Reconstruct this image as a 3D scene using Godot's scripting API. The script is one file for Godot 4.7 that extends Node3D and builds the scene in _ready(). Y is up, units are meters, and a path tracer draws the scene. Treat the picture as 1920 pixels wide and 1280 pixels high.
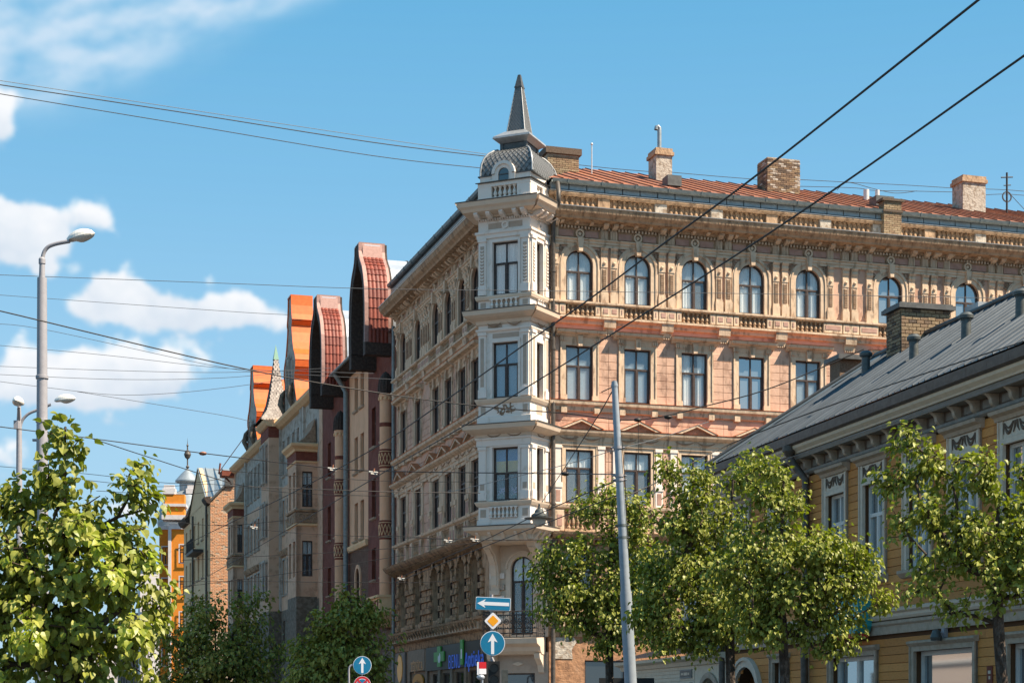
extends Node3D
# A street corner: an eclectic corner house with a spired oriel, gabled houses down the side street, a wooden house, limes and tram wires.
# u runs along a facade to the right as seen from outside, b out of the wall, y up; metres.

const FP := 3275.0
const HY := 1352.85
const EYE := 1.6
var M := {}
var used := {}
var offs := {}
var rng := RandomNumberGenerator.new()
var unit_box: ArrayMesh


func at(x, y, d) -> Vector3:
	return Vector3((x - 960.0) / FP * d, EYE + (HY - y) / FP * d, -d)


class Fac:
	var o: Vector3
	var u: Vector3
	var n: Vector3

	func _init(ox: float, of: float, ux: float, uf: float):
		o = Vector3(ox, 0, -of)
		u = Vector3(ux, 0, -uf).normalized()
		n = Vector3(-u.z, 0, u.x)

	func p(a: float, y: float, b: float) -> Vector3:
		return o + u * a + n * b + Vector3(0, y, 0)

	func ua(px: float, b := 0.0) -> float:
		var k := (px - 960.0) / 3275.0
		var q := o + n * b
		var d := (q.x * n.x + q.z * n.z) / (k * n.x - n.z)
		return (Vector3(k * d, 0, -d) - o).dot(u)

	func basis() -> Basis:
		return Basis(u, Vector3.UP, n)

	func sub(a: float, b: float) -> Fac:
		var q := p(a, 0, b)
		return Fac.new(q.x, -q.z, u.x, -u.z)


class MB:
	var v := PackedVector3Array()
	var nn := PackedVector3Array()
	var smooth := false

	func tri(a: Vector3, b: Vector3, c: Vector3):
		var m := (b - a).cross(c - a).normalized()
		v.append_array([a, c, b])
		nn.append_array([m, m, m])

	func quad(a: Vector3, b: Vector3, c: Vector3, d: Vector3):
		tri(a, b, c)
		tri(a, c, d)

	func squad(a, b, c, d, na, nb, nc, nd):
		smooth = true
		v.append_array([a, c, b, a, d, c])
		nn.append_array([na, nc, nb, na, nd, nc])

	func box(f: Fac, a0: float, a1: float, y0: float, y1: float, b0: float, b1: float):
		var A := f.p(a0, y0, b0)
		var B := f.p(a1, y0, b0)
		var C := f.p(a1, y0, b1)
		var D := f.p(a0, y0, b1)
		var h := Vector3(0, y1 - y0, 0)
		quad(D, C, C + h, D + h)
		quad(B, A, A + h, B + h)
		quad(A, D, D + h, A + h)
		quad(C, B, B + h, C + h)
		quad(D + h, C + h, B + h, A + h)
		quad(A, B, C, D)

	# a box whose top and bottom edges taper: half widths w0 below, w1 above
	func taper(f: Fac, ac, y0, y1, w0, w1, b0, c0, c1):
		var q := PackedVector2Array([Vector2(-w0, y0), Vector2(w0, y0), Vector2(w1, y1), Vector2(-w1, y1)])
		var F := []
		for p in q:
			F.append(f.p(ac + p.x, p.y, c0 if p.y == y0 else c1))
		var K := []
		for p in q:
			K.append(f.p(ac + p.x, p.y, b0))
		quad(F[0], F[1], F[2], F[3])
		for i in 4:
			var j := (i + 1) % 4
			quad(K[i], K[j], F[j], F[i])

	func prism(f: Fac, pts: PackedVector2Array, b0: float, b1: float):
		var q := pts
		if Geometry2D.is_polygon_clockwise(q):
			q = q.duplicate()
			q.reverse()
		if area(q) < 0:
			q = q.duplicate()
			q.reverse()
		var t := Geometry2D.triangulate_polygon(q)
		for i in range(0, t.size(), 3):
			var a := q[t[i]]
			var b := q[t[i + 1]]
			var c := q[t[i + 2]]
			if (b - a).cross(c - a) < 0:
				var s := b
				b = c
				c = s
			tri(f.p(a.x, a.y, b1), f.p(b.x, b.y, b1), f.p(c.x, c.y, b1))
			tri(f.p(a.x, a.y, b0), f.p(c.x, c.y, b0), f.p(b.x, b.y, b0))
		for i in q.size():
			var a := q[i]
			var b := q[(i + 1) % q.size()]
			quad(f.p(a.x, a.y, b0), f.p(b.x, b.y, b0), f.p(b.x, b.y, b1), f.p(a.x, a.y, b1))

	func area(q: PackedVector2Array) -> float:
		var s := 0.0
		for i in q.size():
			s += q[i].cross(q[(i + 1) % q.size()])
		return s

	# a moulding: profile points (b, y) run along u
	func prof(f: Fac, a0: float, a1: float, pts: PackedVector2Array, m0 := 0.0, m1 := 0.0):
		var q := pts
		if area(q) < 0:
			q = q.duplicate()
			q.reverse()
		var t := Geometry2D.triangulate_polygon(q)
		for i in range(0, t.size(), 3):
			var a := q[t[i]]
			var b := q[t[i + 1]]
			var c := q[t[i + 2]]
			tri(f.p(a0 - a.x * m0, a.y, a.x), f.p(a0 - c.x * m0, c.y, c.x), f.p(a0 - b.x * m0, b.y, b.x))
			tri(f.p(a1 + a.x * m1, a.y, a.x), f.p(a1 + b.x * m1, b.y, b.x), f.p(a1 + c.x * m1, c.y, c.x))
		for i in q.size():
			var a := q[i]
			var b := q[(i + 1) % q.size()]
			quad(f.p(a0 - a.x * m0, a.y, a.x), f.p(a1 + a.x * m1, a.y, a.x), f.p(a1 + b.x * m1, b.y, b.x), f.p(a0 - b.x * m0, b.y, b.x))

	func ring(f: Fac, ac: float, yc: float, r0: float, r1: float, b0: float, b1: float, t0 := 0.0, t1 := PI, seg := 14):
		for i in seg:
			var x := t0 + (t1 - t0) * i / seg
			var z := t0 + (t1 - t0) * (i + 1) / seg
			var p := Vector2(cos(x), sin(x))
			var q := Vector2(cos(z), sin(z))
			quad(f.p(ac + p.x * r0, yc + p.y * r0, b1), f.p(ac + p.x * r1, yc + p.y * r1, b1), f.p(ac + q.x * r1, yc + q.y * r1, b1), f.p(ac + q.x * r0, yc + q.y * r0, b1))
			quad(f.p(ac + p.x * r1, yc + p.y * r1, b1), f.p(ac + p.x * r1, yc + p.y * r1, b0), f.p(ac + q.x * r1, yc + q.y * r1, b0), f.p(ac + q.x * r1, yc + q.y * r1, b1))
			quad(f.p(ac + p.x * r0, yc + p.y * r0, b0), f.p(ac + p.x * r0, yc + p.y * r0, b1), f.p(ac + q.x * r0, yc + q.y * r0, b1), f.p(ac + q.x * r0, yc + q.y * r0, b0))

	# the wall above a half-round opening, up to yt
	func spandrel(f: Fac, ac: float, ys: float, r: float, yt: float, b0: float, b1: float, seg := 14):
		for i in seg:
			var x := PI - PI * i / seg
			var z := PI - PI * (i + 1) / seg
			var p := Vector2(ac + cos(x) * r, ys + sin(x) * r)
			var q := Vector2(ac + cos(z) * r, ys + sin(z) * r)
			quad(f.p(p.x, p.y, b1), f.p(q.x, q.y, b1), f.p(q.x, yt, b1), f.p(p.x, yt, b1))
			quad(f.p(p.x, p.y, b0), f.p(q.x, q.y, b0), f.p(q.x, q.y, b1), f.p(p.x, p.y, b1))

	func lathe(c: Vector3, pr: PackedVector2Array, seg := 10):
		smooth = true
		for i in pr.size() - 1:
			var a := pr[i]
			var b := pr[i + 1]
			var sl := Vector2(b.y - a.y, a.x - b.x)
			if sl.length() < 1e-6:
				continue
			sl = sl.normalized()
			for k in seg:
				var x := TAU * k / seg
				var z := TAU * (k + 1) / seg
				var dx := Vector3(cos(x), 0, -sin(x))
				var dz := Vector3(cos(z), 0, -sin(z))
				var na := dx * sl.x + Vector3.UP * sl.y
				var nb := dz * sl.x + Vector3.UP * sl.y
				squad(c + dx * a.x + Vector3.UP * a.y, c + dz * a.x + Vector3.UP * a.y, c + dz * b.x + Vector3.UP * b.y, c + dx * b.x + Vector3.UP * b.y, na, nb, nb, na)

	func tube(pts: Array, rad: Array, seg := 6):
		smooth = true
		var prev := Vector3.ZERO
		var rows := []
		for i in pts.size():
			var t: Vector3 = (pts[mini(i + 1, pts.size() - 1)] - pts[maxi(i - 1, 0)]).normalized()
			var s := prev - t * prev.dot(t)
			if s.length() < 0.01:
				s = t.cross(Vector3.UP if absf(t.y) < 0.9 else Vector3.RIGHT)
			s = s.normalized()
			prev = s
			var w := t.cross(s)
			var row := []
			var r: float = rad[mini(i, rad.size() - 1)]
			for k in seg:
				var an := TAU * k / seg
				var d := s * cos(an) + w * sin(an)
				row.append([pts[i] + d * r, d])
			rows.append(row)
		for i in rows.size() - 1:
			for k in seg:
				var j := (k + 1) % seg
				squad(rows[i][k][0], rows[i][j][0], rows[i + 1][j][0], rows[i + 1][k][0], rows[i][k][1], rows[i][j][1], rows[i + 1][j][1], rows[i + 1][k][1])

	func ball(c: Vector3, r: Vector3, seg := 8):
		smooth = true
		var h := seg / 2
		for i in h:
			for k in seg:
				var q := []
				for e in [[i, k], [i, k + 1], [i + 1, k + 1], [i + 1, k]]:
					var la: float = -PI / 2 + PI * e[0] / h
					var lo: float = TAU * e[1] / seg
					q.append(Vector3(cos(la) * cos(lo), sin(la), -cos(la) * sin(lo)))
				squad(c + q[0] * r, c + q[1] * r, c + q[2] * r, c + q[3] * r, q[0], q[1], q[2], q[3])

	func mesh() -> ArrayMesh:
		var a := []
		a.resize(Mesh.ARRAY_MAX)
		a[Mesh.ARRAY_VERTEX] = v
		if smooth:
			a[Mesh.ARRAY_NORMAL] = nn
		var m := ArrayMesh.new()
		m.add_surface_from_arrays(Mesh.PRIMITIVE_TRIANGLES, a)
		return m


func numbered(s: String) -> String:
	used[s] = used.get(s, -1) + 1
	return s if used[s] == 0 else "%s_%03d" % [s, used[s]]


func tag(o, label, category, group := "", kind := ""):
	if label:
		o.set_meta("label", label)
	if category:
		o.set_meta("category", category)
	if group:
		o.set_meta("group", group)
	if kind:
		o.set_meta("kind", kind)
	return o


# a thing: a node at its base, its parts below it; all shapes are given in world metres
func thing(called, label, category, base: Vector3, group := "") -> Node3D:
	var o := Node3D.new()
	o.name = numbered(called)
	add_child(o)
	o.position = base
	offs[o] = -base
	return tag(o, label, category, group)


func hold(called, parent) -> Node3D:
	var o := Node3D.new()
	o.name = called
	parent.add_child(o, true)
	o.position = offs.get(parent, Vector3.ZERO)
	return o


func put(called, parent, mb: MB, mat, kind := "") -> MeshInstance3D:
	var o := MeshInstance3D.new()
	o.name = called
	if mb.v.is_empty():
		return o
	o.mesh = mb.mesh()
	o.material_override = M[mat]
	parent.add_child(o, true)
	o.position = offs.get(parent, Vector3.ZERO)
	if kind:
		o.set_meta("kind", kind)
	return o


# a piece that shares its mesh with all its like
func piece(called, parent, mesh: Mesh, mat, x: Transform3D) -> MeshInstance3D:
	var o := MeshInstance3D.new()
	o.name = called
	o.mesh = mesh
	o.material_override = mat if mat is Material else M[mat]
	parent.add_child(o, true)
	o.transform = Transform3D(x.basis, x.origin + offs.get(parent, Vector3.ZERO))
	return o


# the unit box (with a small chamfer on its front edges) stretched over a range of a facade
func slab(called, parent, f: Fac, a0, a1, y0, y1, b0, b1, mat) -> MeshInstance3D:
	var b := Basis(f.u * (a1 - a0), Vector3.UP * (y1 - y0), f.n * (b1 - b0))
	return piece(called, parent, unit_box, mat, Transform3D(b, f.p(a0, y0, b0)))


func one(called, label, category, mb: MB, mat, group := "") -> MeshInstance3D:
	var o := put(numbered(called), self, mb, mat)
	return tag(o, label, category, group)


func make_unit_box() -> ArrayMesh:
	var f := Fac.new(0, 0, 1, 0)
	var m := MB.new()
	var e := 0.03
	var q := [[0, 0, 0], [1, 0, 0], [1, 1, 0], [0, 1, 0]]
	var back := []
	var mid := []
	var fr := []
	for c in q:
		back.append(f.p(c[0], c[1], 0))
		mid.append(f.p(c[0], c[1], 0.8))
		fr.append(f.p(lerpf(c[0], 0.5, e), lerpf(c[1], 0.5, e * 2), 1))
	m.quad(fr[0], fr[1], fr[2], fr[3])
	m.quad(back[1], back[0], back[3], back[2])
	for i in 4:
		var j := (i + 1) % 4
		m.quad(back[i], back[j], mid[j], mid[i])
		m.quad(mid[i], mid[j], fr[j], fr[i])
	return m.mesh()


func noise_tex(sd: int, freq: float, cols: Array, offsets: Array, size := 512, octaves := 5, kind := FastNoiseLite.TYPE_SIMPLEX_SMOOTH) -> NoiseTexture2D:
	var t := NoiseTexture2D.new()
	var n := FastNoiseLite.new()
	n.noise_type = kind
	n.seed = sd
	n.frequency = freq
	n.fractal_octaves = octaves
	n.fractal_gain = 0.6
	t.noise = n
	t.seamless = true
	t.width = size
	t.height = size
	if cols:
		var g := Gradient.new()
		g.offsets = PackedFloat32Array(offsets)
		g.colors = PackedColorArray(cols)
		t.color_ramp = g
	return t


func rgb(c: Array) -> Color:
	return Color8(int(c[0]), int(c[1]), int(c[2]))


# col in 0..255 sRGB; vary: patchiness; stain: second colour that breaks through in patches
func mk(key: String, col: Array, rough := 0.85, vary := 0.0, o := {}) -> StandardMaterial3D:
	var m := StandardMaterial3D.new()
	m.resource_name = key
	m.roughness = rough
	m.albedo_color = rgb(col)
	m.metallic = o.get("metal", 0.0)
	if vary > 0.0 or o.has("stain"):
		var c := rgb(col)
		var lo := c.darkened(vary)
		var hi := c.lightened(vary * 0.6)
		var cols := [lo, c.lerp(lo, 0.4), c, hi, c]
		var offsets := [0.0, 0.35, 0.5, 0.68, 1.0]
		if o.has("stain"):
			cols = [rgb(o.stain), rgb(o.stain).lerp(lo, 0.5), c.lerp(lo, 0.3), c, hi]
			var s: float = o.get("amount", 0.3)
			offsets = [0.0, s, s + 0.09, s + 0.25, 1.0]
		m.albedo_color = Color.WHITE
		m.albedo_texture = noise_tex(key.hash() % 9999, o.get("freq", 0.012), cols, offsets)
		m.uv1_triplanar = true
		m.uv1_world_triplanar = true
		var sc: float = 1.0 / o.get("size", 4.0)
		m.uv1_scale = Vector3(sc, sc * o.get("tall", 1.0), sc)
	if o.has("bump"):
		m.heightmap_enabled = true
		m.heightmap_scale = o.bump
		m.heightmap_texture = M["_bump"]
		m.uv1_triplanar = true
		m.uv1_world_triplanar = true
		if not m.albedo_texture:
			m.uv1_scale = Vector3.ONE * 0.5
	if o.has("spec"):
		m.metallic_specular = o.spec
	M[key] = m
	return m


func make_materials():
	M["_bump"] = noise_tex(77, 0.03, [], [], 512, 5)
	mk("pink", [200, 162, 138], 0.92, 0.18, {"stain": [158, 122, 102], "amount": 0.26, "size": 5.0, "tall": 0.6, "bump": 1.2})
	mk("trim", [206, 180, 152], 0.92, 0.16, {"stain": [136, 110, 88], "amount": 0.3, "size": 2.6, "tall": 0.35, "bump": 1.5})
	mk("worn", [176, 146, 116], 0.95, 0.2, {"stain": [116, 92, 70], "amount": 0.34, "size": 2.2, "tall": 0.45, "bump": 2.5})
	mk("old_stone", [164, 132, 100], 0.95, 0.2, {"stain": [92, 74, 58], "amount": 0.36, "size": 2.2, "bump": 2.0})
	mk("panel_pink", [172, 134, 118], 0.92, 0.12, {"size": 3.0})
	mk("ornament", [150, 122, 98], 0.95, 0.2, {"size": 1.2})
	mk("rust_strip", [196, 112, 62], 0.85, 0.25, {"stain": [150, 84, 48], "amount": 0.3, "size": 1.6})
	mk("white", [226, 214, 202], 0.8, 0.05, {"stain": [204, 186, 166], "amount": 0.2, "size": 3.0, "tall": 0.6, "bump": 0.5})
	mk("cream", [212, 192, 170], 0.85, 0.06, {"size": 3.0, "bump": 0.5})
	mk("taupe", [178, 158, 140], 0.85, 0.06, {"size": 2.0})
	mk("base_plaster", [162, 120, 88], 0.95, 0.18, {"stain": [128, 94, 70], "amount": 0.3, "size": 3.0, "bump": 2.0})
	mk("dark_stone", [112, 98, 82], 0.95, 0.22, {"size": 2.4, "bump": 2.0})
	mk("shop_dark", [122, 104, 84], 0.6, 0.1, {"size": 2.0})
	mk("shop_deep", [52, 46, 40], 0.5)
	mk("slate", [112, 112, 110], 0.5, 0.2, {"size": 1.0, "freq": 0.02, "metal": 0.1})
	mk("lead", [158, 160, 160], 0.4, 0.12, {"size": 1.6, "metal": 0.3})
	mk("lead_dark", [78, 78, 76], 0.5, 0.12, {"size": 1.6, "metal": 0.1})
	mk("zinc", [150, 158, 160], 0.45, 0.1, {"size": 2.0, "metal": 0.4})
	mk("zinc_pale", [176, 184, 192], 0.4, 0.08, {"size": 2.5, "metal": 0.4})
	mk("gutter", [104, 112, 112], 0.5, 0.14, {"size": 1.5, "metal": 0.3})
	mk("flashing", [206, 204, 200], 0.45, 0.1, {"size": 1.0, "metal": 0.2})
	mk("pipe_dark", [74, 66, 58], 0.55, 0.15, {"size": 1.0})
	mk("pipe_grey", [118, 126, 126], 0.5, 0.12, {"size": 1.5, "metal": 0.2})
	for i in 4:
		mk("rust%d" % i, [[138, 78, 48], [146, 86, 54], [124, 72, 46], [150, 92, 60]][i], 0.8, 0.22, {"stain": [[192, 166, 150], [112, 64, 44], [186, 156, 138], [106, 62, 44]][i], "amount": [0.3, 0.3, 0.24, 0.22][i], "size": 2.2, "freq": 0.016})
	mk("roof_black", [56, 56, 54], 0.7, 0.2, {"size": 2.0})
	mk("frame_dark", [58, 40, 30], 0.5, 0.15, {"size": 0.6})
	mk("frame_white", [206, 204, 198], 0.5, 0.05, {"size": 1.0})
	mk("curtain", [226, 228, 222], 0.9, 0.06, {"size": 0.8})
	mk("blind", [128, 150, 162], 0.8, 0.05, {"size": 1.2})  # blue-grey stands in for the sky mirrored in the panes
	mk("inside", [40, 36, 32], 0.9)  # near-black stands in for the unlit space behind the glass
	mk("flag_blue", [60, 112, 168], 0.9)
	mk("flag_yellow", [232, 186, 72], 0.9)
	mk("flower", [214, 190, 222], 0.8)
	mk("leaf_plain", [70, 92, 44], 0.8)
	mk("iron", [52, 44, 40], 0.6, 0.2, {"size": 0.5})
	mk("brick_joint", [172, 156, 136], 0.95, 0.2, {"size": 0.8, "bump": 2.0})
	for i in 5:
		mk("brick%d" % i, [[132, 106, 80], [110, 88, 68], [148, 124, 94], [92, 76, 62], [158, 136, 106]][i], 0.95, 0.25, {"size": 0.5, "freq": 0.02})
	mk("chimney_plaster", [182, 172, 158], 0.95, 0.14, {"stain": [132, 110, 90], "amount": 0.34, "size": 2.0, "bump": 2.0})
	mk("red_plaster", [112, 56, 40], 0.92, 0.12, {"size": 4.0, "bump": 1.2})
	mk("brown_plaster", [98, 68, 50], 0.95, 0.14, {"size": 3.0, "bump": 2.0})
	mk("peach", [222, 172, 134], 0.92, 0.08, {"size": 5.0, "tall": 0.5, "bump": 1.0})
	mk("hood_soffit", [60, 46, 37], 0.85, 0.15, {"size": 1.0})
	mk("hood_edge", [160, 124, 114], 0.55, 0.1, {"size": 1.0, "metal": 0.2})
	for i in 3:
		mk("tile%d" % i, [[126, 52, 34], [114, 47, 32], [136, 58, 38]][i], 0.6, 0.14, {"size": 0.7})
	mk("tile_under", [70, 32, 22], 0.8)
	mk("orange_metal", [216, 98, 28], 0.5, 0.08, {"size": 2.5})
	mk("grey_plaster", [176, 168, 156], 0.92, 0.12, {"stain": [140, 126, 110], "amount": 0.3, "size": 4.0, "bump": 1.0})
	mk("rose_plaster", [206, 166, 136], 0.92, 0.1, {"stain": [178, 138, 110], "amount": 0.26, "size": 5.0, "bump": 1.0})
	mk("sand_plaster", [230, 190, 144], 0.92, 0.08, {"size": 4.0})
	mk("maroon", [120, 62, 46], 0.9, 0.1, {"size": 2.0})
	mk("scale_roof", [186, 176, 166], 0.5, 0.5, {"size": 1.2, "freq": 0.06})
	mk("verdigris", [128, 168, 148], 0.7)
	mk("ochre_wall", [214, 128, 32], 0.9, 0.06, {"size": 4.0})
	mk("pale_wall", [206, 200, 198], 0.9, 0.06, {"size": 4.0})
	mk("far_grey", [130, 120, 112], 0.9, 0.08, {"size": 4.0})
	mk("dome_silver", [142, 152, 158], 0.5, 0.1, {"size": 1.5, "metal": 0.4})
	for i in 4:
		mk("plank%d" % i, [[198, 132, 64], [190, 124, 58], [204, 138, 70], [182, 120, 58]][i], 0.75, 0.1, {"size": 1.6, "tall": 6.0, "freq": 0.02, "stain": [[160, 108, 56], [150, 102, 52], [168, 114, 60], [146, 98, 52]][i], "amount": 0.22})
	mk("flank_brick", [204, 150, 112], 0.95, 0.3, {"stain": [226, 204, 178], "amount": 0.42, "size": 3.0, "freq": 0.02, "bump": 2.0})
	mk("rose_pale", [196, 172, 158], 0.9, 0.06, {"size": 4.0})
	mk("plank_gap", [84, 56, 30], 0.9)
	mk("wood_grey", [202, 186, 166], 0.7, 0.08, {"size": 1.2})
	mk("wood_trim", [168, 150, 130], 0.75, 0.12, {"size": 1.2})
	mk("wood_dark", [98, 80, 66], 0.8, 0.12, {"size": 1.0})
	mk("eave_grey", [122, 114, 104], 0.7, 0.1, {"size": 1.5})
	mk("gutter_brown", [84, 74, 66], 0.5, 0.12, {"size": 1.2, "metal": 0.2})
	for i in 3:
		mk("sheet%d" % i, [[72, 80, 86], [66, 74, 80], [78, 86, 92]][i], 0.42, 0.06, {"size": 2.4, "metal": 0.25})
	mk("sheet_edge", [118, 126, 126], 0.35, 0.2, {"size": 0.8, "metal": 0.3})
	mk("vent", [78, 82, 80], 0.5, 0.1, {"size": 0.8, "metal": 0.3})
	mk("shingle", [92, 84, 74], 0.9, 0.25, {"size": 1.0, "freq": 0.03, "bump": 2.0})
	mk("cream_wood", [206, 192, 170], 0.8, 0.08, {"size": 1.5})
	mk("teal", [40, 148, 150], 0.5)
	mk("red_paint", [196, 48, 44], 0.5)
	mk("rose_paint", [206, 120, 140], 0.6)
	mk("pole_paint", [140, 150, 160], 0.5, 0.06, {"size": 1.2})
	mk("pole_grey", [150, 148, 152], 0.6, 0.05, {"size": 1.0})
	mk("lamp_white", [226, 222, 212], 0.4, 0.04, {"size": 0.6})
	mk("lamp_glass", [196, 190, 178], 0.25)
	mk("wire", [38, 34, 32], 0.6)
	mk("wire_grey", [96, 96, 96], 0.5)
	mk("insulator", [206, 200, 190], 0.4)
	mk("wire_clamp", [150, 98, 70], 0.6)
	mk("sign_blue", [22, 118, 158], 0.35, 0.03, {"size": 0.6})
	mk("sign_white", [232, 232, 236], 0.35)
	mk("sign_yellow", [246, 164, 20], 0.35)
	mk("sign_red", [196, 36, 44], 0.4)
	mk("sign_back", [120, 122, 122], 0.5, 0.0, {"metal": 0.4})
	mk("black_paint", [26, 26, 26], 0.5)
	mk("letter_blue", [72, 124, 246], 0.4)
	mk("letter_green", [66, 150, 58], 0.4)
	mk("letter_tan", [196, 148, 100], 0.5)
	mk("oval_ochre", [190, 128, 28], 0.5)
	mk("signal_lens", [26, 30, 28], 0.2)
	mk("asphalt", [62, 62, 64], 0.95, 0.1, {"size": 3.0})
	mk("paving", [126, 122, 116], 0.95, 0.1, {"size": 2.0})
	mk("kerb", [150, 148, 144], 0.9, 0.08, {"size": 2.0})
	mk("bark", [60, 48, 38], 0.95, 0.3, {"size": 0.6, "tall": 0.4, "bump": 4.0})
	mk("twig", [66, 52, 38], 0.9)
	var g := StandardMaterial3D.new()
	g.resource_name = "glass"
	g.transparency = BaseMaterial3D.TRANSPARENCY_ALPHA
	g.albedo_color = Color(0.75, 0.82, 0.86, 0.03)
	g.metallic = 0.12
	g.roughness = 0.02
	g.metallic_specular = 1.0
	M["glass"] = g
	var d := mk("glass_dark", [40, 44, 46], 0.04)
	d.metallic_specular = 1.0
	d.clearcoat_enabled = true
	d.clearcoat = 1.0
	d.clearcoat_roughness = 0.02
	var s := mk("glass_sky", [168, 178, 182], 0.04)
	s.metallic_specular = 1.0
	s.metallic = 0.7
	for i in 3:
		var l := mk("leaf%d" % i, [255, 255, 255], 0.45)
		l.vertex_color_use_as_albedo = true
		l.backlight_enabled = true
		l.backlight = [Color(0.75, 0.82, 0.3), Color(0.72, 0.8, 0.28), Color(0.55, 0.62, 0.2)][i]
		l.metallic_specular = 0.4
	M["lamp_white"].clearcoat_enabled = true
	M["lamp_white"].clearcoat = 0.5


# clouds: [azimuth, elevation, half width, half height, strength, kind] in degrees; kind 0 heaped, 1 high and thin
func sky_image() -> Image:
	var W := 4096
	var H := 2048
	var img := Image.create(W, H, false, Image.FORMAT_RGB8)
	var grad := Gradient.new()
	grad.offsets = PackedFloat32Array([0.0, 5.0 / 90, 11.0 / 90, 17.0 / 90, 23.0 / 90, 40.0 / 90, 1.0])
	grad.colors = PackedColorArray([rgb([190, 220, 238]), rgb([178, 216, 238]), rgb([158, 206, 238]), rgb([129, 190, 230]), rgb([105, 177, 222]), rgb([86, 160, 210]), rgb([66, 134, 190])])
	for r in H:
		var el := 90.0 - 180.0 * (r + 0.5) / H
		img.fill_rect(Rect2i(0, r, W, 1), grad.sample(clampf(el / 90.0, 0, 1)) if el > 0 else rgb([150, 150, 146]))
	var cl := []
	for q in [[50, 430, 110, 55, 1.15, 0], [0, 440, 70, 70, 1.0, 0], [170, 412, 40, 26, 0.7, 0], [60, 500, 60, 34, 0.6, 0], [205, 548, 62, 46, 1.1, 0], [270, 570, 80, 48, 0.85, 0], [350, 595, 110, 44, 0.95, 0], [450, 585, 80, 40, 0.8, 0], [150, 580, 40, 26, 0.5, 0],
			[190, 720, 170, 55, 1.5, 0], [270, 708, 90, 50, 1.1, 0], [70, 705, 90, 50, 0.9, 0], [90, 755, 110, 36, 0.6, 0], [2, 235, 28, 60, 0.8, 0], [220, 960, 90, 26, 0.6, 0], [20, 860, 60, 30, 0.5, 0],
			[20, 60, 260, 110, 0.9, 1], [200, 20, 260, 80, 0.8, 1], [380, -10, 190, 50, 0.7, 1], [520, -40, 200, 45, 0.6, 1], [-120, 60, 300, 140, 0.9, 1]]:
		cl.append([rad_to_deg(atan((q[0] - 960.0) / FP)), rad_to_deg(atan((HY - q[1]) / FP * cos(atan((q[0] - 960.0) / FP)))), q[2] / FP * 57.3, q[3] / FP * 57.3, q[4], q[5]])
	rng.seed = 41
	for i in 46:
		var az := 26.0 + (360.0 - 26.0 - 24.0) * i / 45.0 + rng.randf_range(-3, 3)
		var el := rng.randf_range(5, 20)
		var hw := rng.randf_range(2.5, 6)
		var st := rng.randf_range(0.7, 1.2)
		for k in 4:
			cl.append([az + rng.randf_range(-1, 1) * hw, el + rng.randf_range(-0.6, 0.6), hw * rng.randf_range(0.4, 0.9), rng.randf_range(0.6, 1.6), st * rng.randf_range(0.6, 1.0), 0])
	for i in 10:
		var az := -24.0 - i * 31.0
		cl.append([az, rng.randf_range(26, 42), rng.randf_range(6, 12), rng.randf_range(2, 4), 0.7, 1])
	var den := PackedFloat32Array()
	den.resize(W * H / 2)
	var low := PackedFloat32Array()
	low.resize(W * H / 2)
	var thin := PackedFloat32Array()
	thin.resize(W * H / 2)
	for c in cl:
		var y0 := clampi(int((90 - c[1] - c[3] * 2) / 180.0 * H), 0, H / 2 - 1)
		var y1 := clampi(int((90 - c[1] + c[3] * 2) / 180.0 * H), 0, H / 2 - 1)
		var x0 := floori((c[0] - c[2] * 2) / 360.0 * W)
		var x1 := floori((c[0] + c[2] * 2) / 360.0 * W)
		for y in range(y0, y1 + 1):
			var el := 90.0 - 180.0 * (y + 0.5) / H
			var dy: float = (el - c[1]) / c[3]
			if dy < 0 and c[5] == 0:
				dy *= 1.35
			for xx in range(x0, x1 + 1):
				var az := (xx + 0.5) / W * 360.0
				var dx: float = (az - c[0]) / c[2]
				var g: float = c[4] * exp(-(dx * dx + dy * dy) * 1.3)
				if g < 0.02:
					continue
				var i := y * W + posmod(xx, W)
				if c[5] == 1:
					thin[i] += g
				else:
					den[i] += g
					low[i] += g * dy
	var n1 := FastNoiseLite.new()
	n1.seed = 5
	n1.noise_type = FastNoiseLite.TYPE_SIMPLEX_SMOOTH
	n1.frequency = 0.4
	n1.fractal_octaves = 6
	n1.fractal_gain = 0.55
	var n2 := FastNoiseLite.new()
	n2.seed = 9
	n2.noise_type = FastNoiseLite.TYPE_SIMPLEX_SMOOTH
	n2.frequency = 0.5
	n2.fractal_octaves = 5
	for y in range(int(H * 0.2), H / 2):
		var el := 90.0 - 180.0 * (y + 0.5) / H
		for x in W:
			var i := y * W + x
			if den[i] < 0.03 and thin[i] < 0.03:
				continue
			var az := fposmod((x + 0.5) / W * 360.0 + 180.0, 360.0) - 180.0
			var c := img.get_pixel(x, y)
			if thin[i] > 0.03:
				var s := n2.get_noise_2d(az * 0.55 + el * 0.45, el * 1.5 - az * 0.5)
				var a := clampf(thin[i], 0, 1) * clampf(0.62 + s * 0.75, 0.0, 1) * smoothstep(0.05, 0.6, thin[i])
				c = c.lerp(rgb([206, 226, 244]), clampf(a * 1.05, 0, 0.92))
			if den[i] > 0.03:
				var s := n1.get_noise_2d(az, el * 1.25)
				var a := smoothstep(0.3, 0.66, den[i] + s * 0.8)
				var t: float = clampf(0.62 + 0.42 * low[i] / den[i] + s * 0.5 + n2.get_noise_2d(az * 3, el * 3) * 0.12, 0, 1)
				c = c.lerp(rgb([206, 219, 234]).lerp(rgb([252, 252, 254]), t), a * 0.96)
			img.set_pixel(x, y, c)
	return img


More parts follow.
